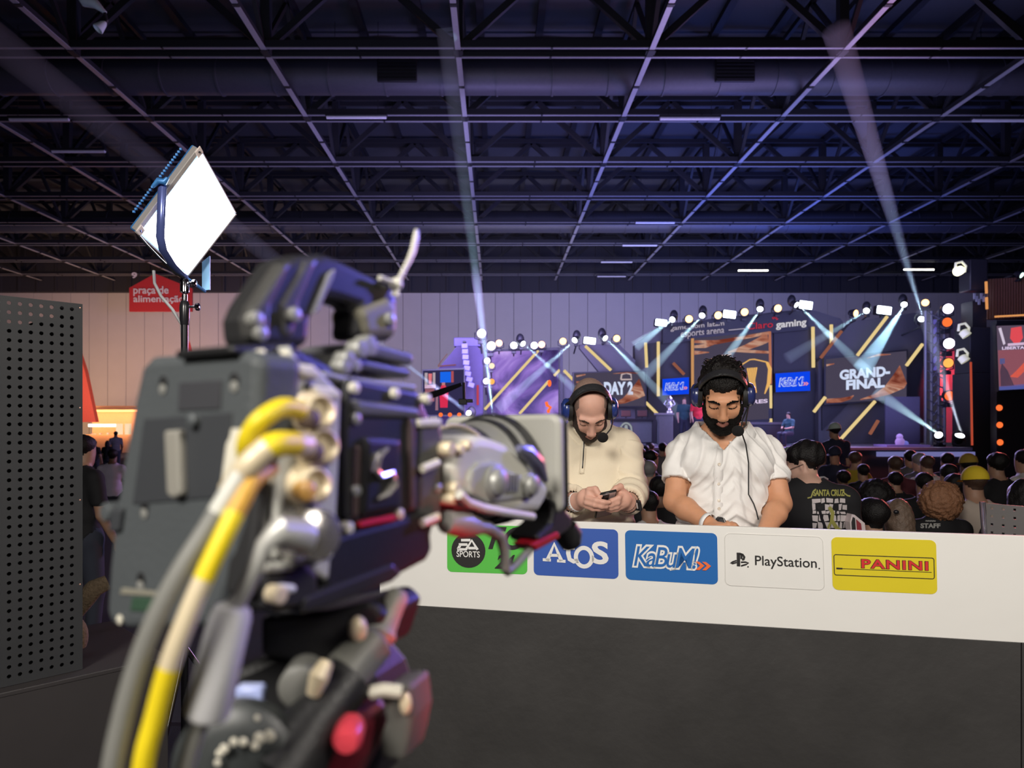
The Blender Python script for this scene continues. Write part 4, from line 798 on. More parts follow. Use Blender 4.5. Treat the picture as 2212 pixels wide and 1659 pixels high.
for s_ in (0, wl):
    b = MB(); p0 = lo(a0, a0.z+0.004)+uc*(s_-0.012 if s_ == 0 else s_+0.012); p1 = p0+uc*(0.022 if s_ == 0 else -0.022)+V((0, 0, -0.36)); b.tube([p0, p0+V((0, 0, -0.004)), p1, lo(p1-nc_*0.05, fl)], 0.0095, 12); b.build('back_leg', M_ct, t)
    b = MB(); p2 = lo(p1+nc_*0.02, 1.1); b.tube([lo(p1, 1.1), lo(p1-nc_*-0.0, 1.1)-nc_*0.36*-0.0+nc_*0.0-nc_*0.35, lo(p1-nc_*0.37, fl)], 0.0095, 12); b.build('front_leg', M_ct, t)
b = MB(); p = lo(a0, 1.1)+uc*0.02; b.prism([p, p+uc*(wl-0.04), p+uc*(wl-0.04)-nc_*0.36, p-nc_*0.36], (0, 0, 0.018)); b.build('seat', M_ch, t, bevel=0.006)
# ================================================================== PEOPLE
# bodies are grown as one continuous surface from blended tapered limbs (a distance field turned into a mesh)
class Body:
    def __init__(s): s.p = []
    def cap(s, a, b, r0, r1=None, k=0.02, lab=''):
        s.p.append(('c', np.array(a), np.array(b), r0, r0 if r1 is None else r1, k, lab, 1)); return s
    def ell(s, c, r, M=None, k=0.02, lab='', sign=1):
        s.p.append(('e', np.array(c), np.array(r, float), None if M is None else np.array(M), 0, k, lab, sign)); return s
    def chain(s, pts, rs, k=0.012, lab=''):
        for i in range(len(pts)-1): s.cap(pts[i], pts[i+1], rs[i], rs[i+1], k, lab)
        return s
    @staticmethod
    def dist(q, X, Y, Z):
        if q[0] == 'c':
            a, b, r0, r1 = q[1:5]; d = b-a; L2 = max(float(d @ d), 1e-9)
            px, py, pz = X-a[0], Y-a[1], Z-a[2]
            t = np.clip((px*d[0]+py*d[1]+pz*d[2])/L2, 0, 1)
            return np.sqrt((px-t*d[0])**2+(py-t*d[1])**2+(pz-t*d[2])**2)-(r0+(r1-r0)*t)
        c, r, M = q[1:4]; px, py, pz = X-c[0], Y-c[1], Z-c[2]
        if M is not None: px, py, pz = [M[0][i]*px+M[1][i]*py+M[2][i]*pz for i in range(3)]
        k0 = np.sqrt((px/r[0])**2+(py/r[1])**2+(pz/r[2])**2); k1 = np.sqrt((px/r[0]**2)**2+(py/r[1]**2)**2+(pz/r[2]**2)**2)
        return np.where(k1 > 1e-9, k0*(k0-1)/np.maximum(k1, 1e-9), -min(r))
    def mesh(s, h, hz=None):
        lo_ = np.full(3, 1e9); hi_ = -lo_
        ext = []
        for q in s.p:
            if q[0] == 'c': m = max(q[3], q[4]); l, u = np.minimum(q[1], q[2])-m, np.maximum(q[1], q[2])+m
            else: m = max(q[2]); l, u = q[1]-m, q[1]+m
            ext.append((l-q[5]-2*h, u+q[5]+2*h))
            if q[7] > 0: lo_ = np.minimum(lo_, l); hi_ = np.maximum(hi_, u)
        ax = [np.arange(lo_[i]-3*h, hi_[i]+4*h, h) for i in range(3)]
        Fd = np.full([len(a) for a in ax], 0.5, np.float32)
        for q, (l, u) in zip(s.p, ext):
            sl = [slice(max(0, np.searchsorted(ax[i], l[i])-1), np.searchsorted(ax[i], u[i])+1) for i in range(3)]
            if any(z.start >= z.stop for z in sl): continue
            X, Y, Z = np.meshgrid(ax[0][sl[0]], ax[1][sl[1]], ax[2][sl[2]], indexing='ij', sparse=True)
            d = s.dist(q, X, Y, Z).astype(np.float32); A = Fd[tuple(sl)]; k = max(q[5], 1e-4)
            if q[7] > 0:
                hh = np.clip(.5+.5*(A-d)/k, 0, 1); Fd[tuple(sl)] = A*(1-hh)+d*hh-k*hh*(1-hh)
            else:
                hh = np.clip(.5-.5*(A+d)/k, 0, 1); Fd[tuple(sl)] = A*(1-hh)-d*hh+k*hh*(1-hh)
        return surface_net(Fd, ax)
    def label(s, Vt):
        labs = sorted({q[6] for q in s.p if q[7] > 0}); best = np.full(len(Vt), 1e9); out = np.zeros(len(Vt), int)
        for q in s.p:
            if q[7] < 0: continue
            d = s.dist(q, Vt[:, 0], Vt[:, 1], Vt[:, 2]); m = d < best; best[m] = d[m]; out[m] = labs.index(q[6])
        return np.array(labs)[out]
def surface_net(Fd, ax):
    S = Fd < 0; nx, ny, nz = Fd.shape
    c8 = [S[i:nx-1+i, j:ny-1+j, k:nz-1+k] for i in (0, 1) for j in (0, 1) for k in (0, 1)]
    n_in = sum(c.astype(np.int8) for c in c8); act = (n_in > 0) & (n_in < 8)
    I = np.argwhere(act); idx = np.full(act.shape, -1, np.int32); idx[act] = np.arange(len(I))
    acc = np.zeros((len(I), 3)); cnt = np.zeros(len(I))
    off = [(0, 0, 0), (0, 0, 1), (0, 1, 0), (0, 1, 1), (1, 0, 0), (1, 0, 1), (1, 1, 0), (1, 1, 1)]
    for a in range(8):
        for bb in range(a+1, 8):
            if sum(abs(off[a][i]-off[bb][i]) for i in range(3)) != 1: continue
            fa = Fd[I[:, 0]+off[a][0], I[:, 1]+off[a][1], I[:, 2]+off[a][2]]; fb = Fd[I[:, 0]+off[bb][0], I[:, 1]+off[bb][1], I[:, 2]+off[bb][2]]
            m = (fa < 0) != (fb < 0); t = np.where(m, fa/np.where(m, fa-fb, 1), 0)
            for i in range(3): acc[:, i] += np.where(m, off[a][i]+(off[bb][i]-off[a][i])*t, 0)
            cnt += m
    P = I+acc/cnt[:, None]; Vt = np.stack([ax[i][0]+P[:, i]*(ax[i][1]-ax[i][0]) for i in range(3)], 1)
    fs = []
    for axis in range(3):
        o1, o2 = [(1, 2), (2, 0), (0, 1)][axis]
        sl0 = [slice(None)]*3; sl1 = [slice(None)]*3; sl0[axis] = slice(0, -1); sl1[axis] = slice(1, None)
        ch = S[tuple(sl0)] != S[tuple(sl1)]; E = np.argwhere(ch)
        E = E[(E[:, o1] > 0) & (E[:, o2] > 0) & (E[:, o1] < Fd.shape[o1]-1) & (E[:, o2] < Fd.shape[o2]-1)]
        ins = S[E[:, 0], E[:, 1], E[:, 2]]
        def g(d1, d2):
            Q = E.copy(); Q[:, o1] -= d1; Q[:, o2] -= d2; return idx[Q[:, 0], Q[:, 1], Q[:, 2]]
        q = np.stack([g(0, 0), g(1, 0), g(1, 1), g(0, 1)], 1); q[~ins] = q[~ins][:, ::-1]
        fs.append(q)
    Fc = np.concatenate(fs); Fc = Fc[(Fc >= 0).all(1)]
    return Vt, Fc
def relax(Vt, Fc, it=2, lam=0.5):
    for _ in range(it):
        acc = np.zeros_like(Vt); c = np.zeros(len(Vt))
        for a in range(4):
            for bb in (1, 3):
                np.add.at(acc, Fc[:, a], Vt[Fc[:, (a+bb) % 4]]); np.add.at(c, Fc[:, a], 1)
        Vt = Vt+(acc/np.maximum(c, 1)[:, None]-Vt)*lam
    return Vt
def normals(Vt, Fc):
    n = np.cross(Vt[Fc[:, 2]]-Vt[Fc[:, 0]], Vt[Fc[:, 3]]-Vt[Fc[:, 1]]); N = np.zeros_like(Vt)
    for a in range(4): np.add.at(N, Fc[:, a], n)
    return N/np.maximum(np.linalg.norm(N, axis=1), 1e-12)[:, None]
def np_link(name, Vt, Fc, mats, parent=None, loc=None, mi=None):
    me = bpy.data.meshes.new(name); o = bpy.data.objects.new(name, me); COL.objects.link(o)
    if parent is not None: o.parent = parent; off = origin_of(parent)
    else: off = V(loc if loc is not None else (0, 0, 0)); o.location = off
    W = (Vt-np.array(off)).astype(np.float32)
    me.vertices.add(len(W)); me.vertices.foreach_set('co', W.ravel()); me.loops.add(Fc.size); me.loops.foreach_set('vertex_index', Fc.ravel().astype(np.int32))
    me.polygons.add(len(Fc)); me.polygons.foreach_set('loop_start', np.arange(0, Fc.size, 4, dtype=np.int32)); me.polygons.foreach_set('loop_total', np.full(len(Fc), 4, np.int32))
    for m in (mats if isinstance(mats, (list, tuple)) else [mats]): me.materials.append(m)
    me.polygons.foreach_set('use_smooth', [True]*len(Fc))
    if mi is not None: me.polygons.foreach_set('material_index', mi.astype(np.int32))
    me.update(calc_edges=True); me.validate(); return o
def patch(Vt, Fc, N, mask, height, sink=0.0015, thr=0.0):   # the part of a body's skin where mask > 0, raised by height: hair, beard, clothes
    vm = mask > thr; fm = vm[Fc].any(1); F2 = Fc[fm]; used = np.unique(F2); re = np.full(len(Vt), -1); re[used] = np.arange(len(used))
    h = np.where(vm, height, 0)-np.where(vm, 0, sink)
    return (Vt+N*h[:, None])[used], re[F2], used
def sstep(x, a, b): t = np.clip((x-a)/(b-a), 0, 1); return t*t*(3-2*t)
def noise(P, s, seed=0):               # cheap smooth noise, -1..1
    r = np.random.RandomState(seed); out = np.zeros(len(P))
    for _ in range(5):
        k = r.normal(size=3)*s; out += np.sin(P @ k+r.uniform(0, 6.28))
    return out/3.2
def rotm(pitch, yaw, roll=0.0): return np.array(Matrix.Rotation(R(yaw), 3, 'Z') @ Matrix.Rotation(R(pitch), 3, 'X') @ Matrix.Rotation(R(roll), 3, 'Y'))
def add_head(B, O, M, sc_=1.0, face=True, jaw=1.0):
    O = np.array(O)
    def W(p): return O+M @ (np.array(p)*sc_)
    E = lambda c, r, k=0.02, sign=1, lab='head', M2=None: B.ell(W(c), np.array(r)*sc_, M if M2 is None else M2, k*sc_, lab, sign)
    C = lambda a, b, r0, r1, k=0.012, lab='head': B.cap(W(a), W(b), r0*sc_, r1*sc_, k*sc_, lab)
    E((0, .018, .044), (.069, .094, .071)); E((0, -.02, -.02), (.058, .07, .083), .025); E((0, -.03, -.075), (.047*jaw, .054, .042), .025)
    E((0, -.069, -.098), (.024, .018, .017), .025)
    if face:
        for s in (-1, 1):
            E((s*.041, -.060, -.028), (.021, .022, .021), .025); C((s*.012, -.086, .021), (s*.044, -.072, .020), .0100, .0085, .018)
            E((s*.031, -.097, .001), (.0175, .014, .0115), .014, -1); E((s*.031, -.0735, -.001), (.0148, .0125, .0115), .004, lab='lid')
            E((s*.0125, -.0985, -.041), (.0075, .009, .0068), .008); E((s*.070, .008, .0), (.010, .018, .031), .008, lab='ear')
            E((s*.073, .004, .003), (.006, .009, .016), .006, -1)
        C((0, -.085, .016), (0, -.107, -.033), .0085, .0115, .016); E((0, -.106, -.037), (.0105, .009, .0085), .008)
        C((-.019, -.0845, -.0655), (0, -.0925, -.0625), .0035, .0055, .008, 'lip'); C((.019, -.0845, -.0655), (0, -.0925, -.0625), .0035, .0055, .008, 'lip')
        C((-.017, -.084, -.068), (0, -.0905, -.0735), .003, .0062, .008, 'lip'); C((.017, -.084, -.068), (0, -.0905, -.0735), .003, .0062, .008, 'lip')
    return W
def skin_mat(name, c, sss=0.15): return mat(name, c, 0.5, var=0.10, scale=35, bump=0.10, bscale=700, sss=sss, spec=0.4)
M_lip = mat('lip_skin', (0.42, 0.17, 0.13), 0.45, var=0.06)
M_lid = None
def nails(mb, tip, d, up, r):
    pass
def headset(head_W, Mh, sc_, t, blue, boom_side, boom_pts, mic_p, cable=None, tilt=.03, rise=.126):
    Mm = Matrix(Mh.tolist()); Wv = lambda p: V(head_W(p))
    hs = thing('headset', t[0], 'headset', Wv((0, 0.0, 0.13)), 'caster headsets')
    M_lea = mat('black_leatherette', (0.022, 0.022, 0.024), 0.4, bump=0.25, bscale=150); M_cup = mat(blue[0], blue[1], 0.28, coat=0.4); M_pad = mat('ear_pad', (0.012, 0.012, 0.013), 0.6)
    arc = [(.080*math.sin(R(a)), -.004-tilt*math.cos(R(a)), .014+rise*math.cos(R(a))) for a in range(-72, 73, 8)]
    b = MB(); rows = []
    for i, p in enumerate(arc):
        a = R(-72+8*i); n_ = V((math.sin(a), 0, math.cos(a)));
        rows.append([Wv(V(p)+n_*o+V((0, w_, 0))) for o, w_ in ((0, -.017), (.0035, -.019), (.009, -.0165), (.011, 0), (.009, .0165), (.0035, .019), (0, .017), (0, -.017))])
    b.grid(rows); b.build('headband', M_lea, hs)
    for s in (-1, 1):
        ax_ = V(Mh @ np.array((s, 0, 0)))
        b = MB(); b.lathe(Wv((s*.070, .004, -.004)), ax_, [(0, .026), (0, .041), (.012, .044), (.018, .040)], 26); b.build('ear_pad', M_pad, hs)
        b = MB(); b.lathe(Wv((s*.084, .004, -.002)), ax_, [(0, .041), (.010, .042), (.019, .038), (.025, .028), (.027, .024), (.025, .022), (.026, 0)], 28); c_ = b.build('ear_cup', M_cup, hs)
        b = MB(); b.tube([Wv((s*.077, -.010, .058)), Wv((s*.092, -.006, .040)), Wv((s*.098, -.005, .018))], .006, 8, flat=1.6); b.lathe(Wv((s*.077, -.016, .056)), -V(Mh @ np.array((0, 1, 0))), [(0, .004), (.004, .004), (.005, 0)], 10); b.build('slider', M_pad, hs)
        b = MB(); b.tube([Wv((s*.094, -.006, .04)), Wv((s*.091, -.03, .012)), Wv((s*.091, -.034, -.02)), Wv((s*.091, -.01, -.038))], .0028, 6); b.build('cup_yoke', M_pad, hs)
    b = MB(); b.tube(boom_pts, .0026, 8); b.build('mic_boom', M_pad, hs)
    b = MB(); b.ell(mic_p, (.020, .019, .0185), nu=20, nv=14); b.build('mic_foam', mat('foam_black', (0.006, 0.006, 0.007), 0.95, bump=0.6, bscale=900), hs)
    if cable:
        b = MB(); b.tube(cable, .0024, 8); b.build('headset_cable', M_pad, hs)
    return hs

# ---------------------------------------------------------------- the bearded man in the white shirt
def man_white():
    B = Body(); Mh = rotm(33, -16, 0); S = 0.965
    E_ = np.array(at(1562, 879, 2.43)); O = E_-Mh @ (np.array((0, -.082, .0))*S)
    W = add_head(B, O, Mh, S, jaw=1.05)
    nb = at(1560, 943, 2.60)
    B.cap(W((0, .03, -.06)), nb, .054, .060, .03, 'neck')
    sl, sr = at(1468, 976, 2.60), at(1662, 976, 2.60)
    B.cap(nb+V((0, 0.01, -.01)), sl+V((.03, .01, .012)), .050, .046, .04, 'torso'); B.cap(nb+V((0, 0.01, -.01)), sr+V((-.03, .01, .012)), .050, .046, .04, 'torso')
    B.ell(at(1566, 1010, 2.61), (.172, .108, .15), k=.05, lab='torso'); B.ell(at(1562, 1095, 2.585), (.158, .122, .15), k=.06, lab='torso'); B.ell(at(1562, 1185, 2.6), (.17, .13, .13), k=.05, lab='hips')
    for s in (-1, 1): B.ell(at(1566+s*45, 1002, 2.535), (.075, .05, .06), k=.05, lab='torso')
    el, er = at(1457, 1083, 2.52), at(1686, 1088, 2.52); wl, wr = at(1530, 1131, 2.375), at(1652, 1150, 2.385)
    for s_, e_, w_ in ((sl, el, wl), (sr, er, wr)):
        B.cap(s_, e_, .043, .037, .02, 'uarm'); B.cap(e_, e_.lerp(w_, .35), .037, .038, .015, 'farm'); B.cap(e_.lerp(w_, .35), w_, .038, .026, .015, 'farm')
    # hands meet on the worktop around a black phone
    hl = at(1549, 1139, 2.345); hr = at(1622, 1156, 2.355)
    B.ell(hl, (.040, .034, .019), np.array(Matrix.Rotation(R(25), 3, 'Z')), .015, 'hand'); B.ell(hr, (.040, .034, .019), np.array(Matrix.Rotation(R(-25), 3, 'Z')), .015, 'hand')
    for s, h_ in ((1, hl), (-1, hr)):
        for i in range(4):
            y0 = -.026+.016*i; ln = (.9, 1.0, .95, .75)[i]
            B.chain([h_+V((s*.02, y0, .004)), h_+V((s*.052*ln, y0-.004, .010)), h_+V((s*.070*ln, y0-.006, -.006)), h_+V((s*.066*ln, y0-.006, -.018))], [.0092, .0088, .008, .0072], .006, 'hand')
        B.chain([h_+V((s*-.005, -.03, .006)), h_+V((s*.022, -.046, .014)), h_+V((s*.045, -.044, .012))], [.011, .0098, .008], .008, 'hand')
    # seat and legs below the worktop
    zs = 1.18
    for s in (-1, 1):
        hp = V((nb.x+s*.09, 2.62, zs)); kn = V((nb.x+s*.12, 2.40, zs-.06)); an = V((nb.x+s*.12, 2.50, .46))
        B.cap(hp, kn, .085, .062, .04, 'leg'); B.cap(kn, an, .058, .042, .03, 'leg'); B.cap(an+V((0, 0, -.05)), an+V((0, -.09, -.06)), .04, .032, .03, 'shoe')
    Vt, Fc = B.mesh(0.0036); Vt = relax(Vt, Fc, 2, .5); N = normals(Vt, Fc); L = B.label(Vt); loc = V((nb.x, 2.6, .357))
    t = thing('person', 'bearded dark-haired man in white short-sleeved shirt wearing a headset at the desk', 'person', loc)
    Hl = (Vt-O) @ Mh/S; x, y, z = Hl.T; head = (L == 'head') | (L == 'lip') | (L == 'lid') | (L == 'ear') | (L == 'neck')
    mi = np.zeros(len(Fc)); mi[(L[Fc] == 'lip').sum(1) >= 3] = 1
    np_link('body', Vt, Fc, [skin_mat('skin_tan', (0.60, 0.295, 0.165)), M_lip], t, mi=mi)
    hm = mat('black_hair', (0.007, 0.0055, 0.005), 0.42, var=0.4, scale=120, bump=0.5, bscale=260, spec=0.25); bm_ = mat('black_beard', (0.009, 0.007, 0.006), 0.65, var=0.5, scale=220, bump=0.9, bscale=520, spec=0.15)
    # hair
    hl_ = .064-(y+.092)*.78+.55*np.maximum(np.abs(x)-.006, 0)*(np.abs(x) < .046); hl_ = np.where(np.abs(x) >= .046, np.minimum(hl_, .066-(y+.080)*1.0), hl_)
    m = z-hl_-.004*noise(Hl, 120, 1); ok = (L == 'head') | (L == 'ear') & False
    m = np.where(ok & (y < .10), m, -1); m = np.where(ok & (z < -.02) & (y < .03), -1, m)
    bk = sstep(y, -.045, .0); hgt = (.003+.007*sstep(m, 0, .03)+.007*sstep(z, .07, .12)*bk+.006*noise(Hl, 90, 2)*sstep(m, 0, .04)*bk+.0022*noise(Hl*np.array([1, .25, .5]), 330, 3)*sstep(m, 0, .02))*S
    P_, F_, _ = patch(Vt, Fc, N, m, hgt); hr_ = np_link('hair', P_, F_, hm, t)
    b = MB(); rg = random.Random(5); Wv = lambda p: V(W(p))
    for i in range(150):              # loose wavy locks on top
        a_ = rg.uniform(-1, 1); yy = rg.uniform(-.02, .08); base = V((.062*a_, yy, .0)); base.z = .044+.071*math.sqrt(max(0.02, 1-(base.x/.075)**2-((base.y-.018)/.10)**2))+.006
        d_ = V((rg.uniform(-.6, .6)+a_*.3, rg.uniform(.1, .9), rg.uniform(.3, .9))).normalized(); ln = rg.uniform(.012, .023); s_ = V((rg.uniform(-1, 1), rg.uniform(-1, 1), 0))*.010
        b.tube([Wv(base-d_*.012), Wv(base+d_*ln*.4+s_), Wv(base+d_*ln*.8-s_*.3), Wv(base+d_*ln-s_+V((0, .006, -.006)))], [.0042, .0036, .0024, .0006], 5)
    for i in range(60):               # swept back strands from the forehead
        a_ = -1+2*i/59; bx = .050*a_; b.tube([Wv((bx*.9, -.078+.020*a_*a_, .062+.012*abs(a_))), Wv((bx*.98+.003*rg.uniform(-1, 1), -.070+.020*a_*a_, .088+.003*abs(a_))), Wv((bx*1.08+.008*rg.uniform(-1, 1), -.047+.012*a_*a_, .108-.014*a_*a_)), Wv((bx*1.12, -.01, .121-.02*a_*a_))], [.0008, .0024, .0030, .002], 5)
    b.build('hair_locks', hm, hr_)
    # beard and moustache
    ax_ = np.abs(x); cheek = np.where(ax_ < .030, -.052+.0*ax_, -.052+(np.maximum(ax_-.030, 0)/.0365)**3.4*.085)
    lipz = ((x/.0235)**2+((z+.0690)/.0115)**2) < 1
    m = np.minimum(cheek-z+.002*noise(Hl, 300, 4), .02); m = np.where(lipz, -.004, m)
    m = np.where((y > .012) | (z < -.128) | ~np.isin(L, ['head', 'lip', 'neck']), -1, m); m = np.where((y > -.045) & (z < -.105-.0*ax_), -1, m)
    m = np.where((ax_ < .006) & (z > -.053), -1, m)
    hgt = (.0012+.0065*sstep(m, 0, .012)+.0022*noise(Hl, 420, 6))*S*np.where(z < -.09, 1.5, 1)
    P_, F_, _ = patch(Vt, Fc, N, m, hgt, .0008); np_link('beard', P_, F_, bm_, t)
    for s in (-1, 1):                 # eyebrows and lash lines
        xs = x*s; arc_ = .0185+.0032*np.sin((xs-.012)/.040*3.1)
        m = np.where((xs > .011) & (xs < .053) & head, .0048-.0016*(xs > .04)-np.abs(z-arc_), -1); P_, F_, _ = patch(Vt, Fc, N, m, .0010+.0007*noise(Hl, 500, 8), .0006); np_link('eyebrow', P_, F_, bm_, t)
        lz = -.0065-.0*xs+((xs-.031)/.016)**2*.0035; m = np.where((np.abs(xs-.031) < .0165) & head & (y < -.06), .0021-np.abs(z-lz), -1); P_, F_, _ = patch(Vt, Fc, N, m, .0007+0*x, .0006); np_link('eyelashes', P_, F_, bm_, t)
    # shirt
    sh = skirt_shirt(Vt, Fc, N, L, t, mat('white_cotton', (0.80, 0.78, 0.755), 0.75, var=0.03, scale=5, bump=0.12, bscale=420), sl, el, sr, er, nb, 1.03, at)
    tr = np.where(np.isin(L, ['hips', 'leg']), 1.0, -1); P_, F_, _ = patch(Vt, Fc, N, np.where(Vt[:, 2] < 1.30, tr, -1), .008+0*x); np_link('trousers', P_, F_, mat('dark_trousers', (0.02, 0.02, 0.025), 0.8), t)
    tr = np.where(L == 'shoe', 1.0, -1); P_, F_, _ = patch(Vt, Fc, N, tr, .007+0*x); np_link('shoes', P_, F_, M_blk, t)
    return t, W, Mh, S, Vt, Fc, sh
def skirt_shirt(Vt, Fc, N, L, t, m_, sl, el, sr, er, nb, hem, at):
    x, y, z = Vt.T; up = {}
    m = np.where(L == 'torso', 1.0, -1.0)
    for s_, e_ in ((sl, el), (sr, er)):
        d = np.array(e_-s_); L2 = d @ d; tt = ((Vt-np.array(s_)) @ d)/L2; near = np.linalg.norm(Vt-np.array(s_)-np.clip(tt, 0, 1)[:, None]*d, axis=1) < .085
        m = np.where((L == 'uarm') & near, np.where(tt < .60, .60-tt, -1), m); up[s_.x] = (tt, near)
    m = np.where(L == 'hips', np.where(z > 1.22, 1, -1), m)
    # open collar: a ring round the neck that dips to a V in front
    nd_ = np.sqrt((x-nb.x)**2+((y-nb.y-.005)*1.0)**2); ps = R(-16); xr = (x-nb.x)*math.cos(ps)+(y-nb.y)*math.sin(ps); fw = (x-nb.x)*math.sin(ps)-(y-nb.y)*math.cos(ps); vtop = nb.z+.030-.082*sstep(fw, .0, .060)*np.clip(1-np.abs(xr)/.068, 0, 1)
    m = np.where((z > vtop) & (nd_ < .115), -1, m); m = np.where((L == 'neck') & (z < nb.z+.012), 1.0, m); m = np.where((L == 'neck') & (z > vtop), -1, m)
    P = Vt.copy(); h = .010+.0*x
    h = h+.0030*noise(P*np.array([1, .4, .6]), 30, 11)+.0022*noise(P*np.array([.7, .4, 1.6]), 60, 12)
    fold = np.abs(np.sin((z*1.0+(x-nb.x)*.55*np.sign(x-nb.x)+.02*noise(P, 18, 13))*95)); h = h+.0095*(fold**4)*sstep(nb.z-.20-z, 0, .08)*np.where(L == 'torso', 1, .3)
    dr = np.abs(np.sin(((x-nb.x)*1.3+(z-nb.z)*np.sign(x-nb.x)*.8)*60+1.2*noise(P, 14, 14))); h = h+.0060*dr**5*sstep(z-(nb.z-.22), 0, .05)
    for s_ in up:
        tt, near = up[s_]; h = np.where((L == 'uarm') & near, h-.002+.0045*sstep(tt, .2, .6)+.0015*np.sin(tt*22+3*x), h)
    h = np.where(L == 'neck', .006, h)
    P_, F_, used = patch(Vt, Fc, N, m, h, .000); P_ = relax(P_, F_, 1, .4)
    o = np_link('shirt', P_, F_, m_, t); md = o.modifiers.new('thickness', 'SOLIDIFY'); md.thickness = .0018; md.offset = -1
    return P_, F_
tW, W1, Mh1, S1, V1, F1, SH1 = man_white()
def bvh(P_, F_): return BVHTree.FromPolygons([tuple(p) for p in P_], [tuple(f) for f in F_])
def onto(tree, px, py, off=.001):
    o = V((0, 0, ZC)); d = V(((px-CX)/F, 1, (CY-py)/F)).normalized(); h = tree.ray_cast(o, d)
    return (h[0]+h[1]*off*(1 if h[1].dot(d) < 0 else -1), h[1] if h[1].dot(d) < 0 else -h[1]) if h[0] is not None else (None, None)
TR = bvh(*SH1); M_shirt = MATS['white_cotton']
def ribbon(tree, pts, wd, name, m, parent, th=.0012, off=.0015):
    L_, R2 = [], []; P_ = [onto(tree, *p, off=off) for p in pts]; P_ = [p for p in P_ if p[0] is not None]
    for i, (p, n) in enumerate(P_):
        d = (P_[min(i+1, len(P_)-1)][0]-P_[max(i-1, 0)][0]).normalized(); s = d.cross(V((0, -1, 0))).normalized(); L_.append(p+s*wd/2); R2.append(p-s*wd/2)
    b = MB(); b.grid([L_, R2]); return b.build(name, m, parent, solid=th)
pk = ribbon(TR, [(1552+.0*i, 958+i*11) for i in range(1, 17)], .030, 'shirt_placket', M_shirt, tW)
for y in (1003, 1046, 1082, 1098):
    p, n = onto(TR, 1553, y, .003)
    if p: b = MB(); b.lathe(p, n, [(0, .0055), (.0012, .0055), (.0018, .0048), (.0012, .003), (.0013, 0)], 14); b.build('shirt_button', mat('pearl_button', (0.70, 0.62, 0.52), 0.25), pk)
def collar(nb, parent, m, r=.078, dipx=.0, tip=.062, zb=.0):
    for s in (-1, 1):
        rows = []
        for i in range(15):
            a = R(92-i*12.0); ca, sa = math.cos(a), math.sin(a); dip = .055*sstep(np.array(-sa), .1, 1.0)
            ps = R(-16); rv = V((math.cos(ps), math.sin(ps), 0)); bk_ = V((-math.sin(ps), math.cos(ps), 0)); c = nb+rv*(s*r*ca*1.05)+bk_*(.004+r*sa)+V((0, 0, .052+zb-float(dip)*1.3)); out = rv*(s*ca)+bk_*sa; wd = .030+.022*float(sstep(np.array(-sa), .2, .9))
            rows.append([c+out*.002+V((0, 0, -.012)), c+out*.004, c+out*.012+V((0, 0, .003)), c+out*.026+V((0, 0, -wd*.6)), c+out*.038+V((0, 0, -wd*1.15))])
        b = MB(); b.grid(rows); b.build('shirt_collar', m, parent, solid=.002)
collar(at(1560, 943, 2.60), tW, M_shirt)
bm = [V(W1((.092, -.01, -.03))), at(1612, 905, 2.40), at(1612, 918, 2.39), at(1600, 928, 2.385)]
headset(W1, Mh1, S1, ('black headset with navy ear cups on the bearded man in white shirt',), ('navy_cup', (0.025, 0.035, 0.14)), 1, bm, at(1594, 931, 2.38),
        [V(W1((.092, .0, -.04))), at(1604, 907, 2.43), at(1601, 925, 2.42), at(1604, 940, 2.43), at(1611, 960, 2.44), at(1617, 1000, 2.435), at(1617, 1040, 2.43), at(1617, 1068, 2.42), at(1628, 1088, 2.41), at(1634, 1105, 2.40), at(1638, 1122, 2.38)], tilt=.050, rise=.106)
# wristband and phone of the man in the white shirt
w_, h_ = at(1524, 1128, 2.385), at(1549, 1139, 2.345); d = (h_-w_).normalized()
b = MB(); b.tube([w_, w_+d*.016], .033, 20, cap=False); o = b.build('wristband', mat('white_paper_band', (0.8, 0.8, 0.8), 0.5), solid=.001); tag(o, 'white paper wristband on the bearded man by the desk edge', 'wristband')
t = thing('black_pouch', 'small black zipped pouch between the bearded man\'s hands', 'pouch', at(1562, 1140, 2.33))
b = MB(); b.prism([at(1546, 1140, 2.335), at(1552, 1121, 2.35), at(1556, 1118, 2.352), at(1566, 1119, 2.352), at(1575, 1141, 2.335)], (0, .03, 0)); b.build('pouch_body', mat('black_nylon', (0.012, 0.014, 0.018), 0.6), t, bevel=.004)
b = MB(); b.tube([at(1563, 1119, 2.349), at(1567, 1130, 2.342), at(1570, 1141, 2.333)], .0012, 6); b.build('pouch_zip', M_al, t)

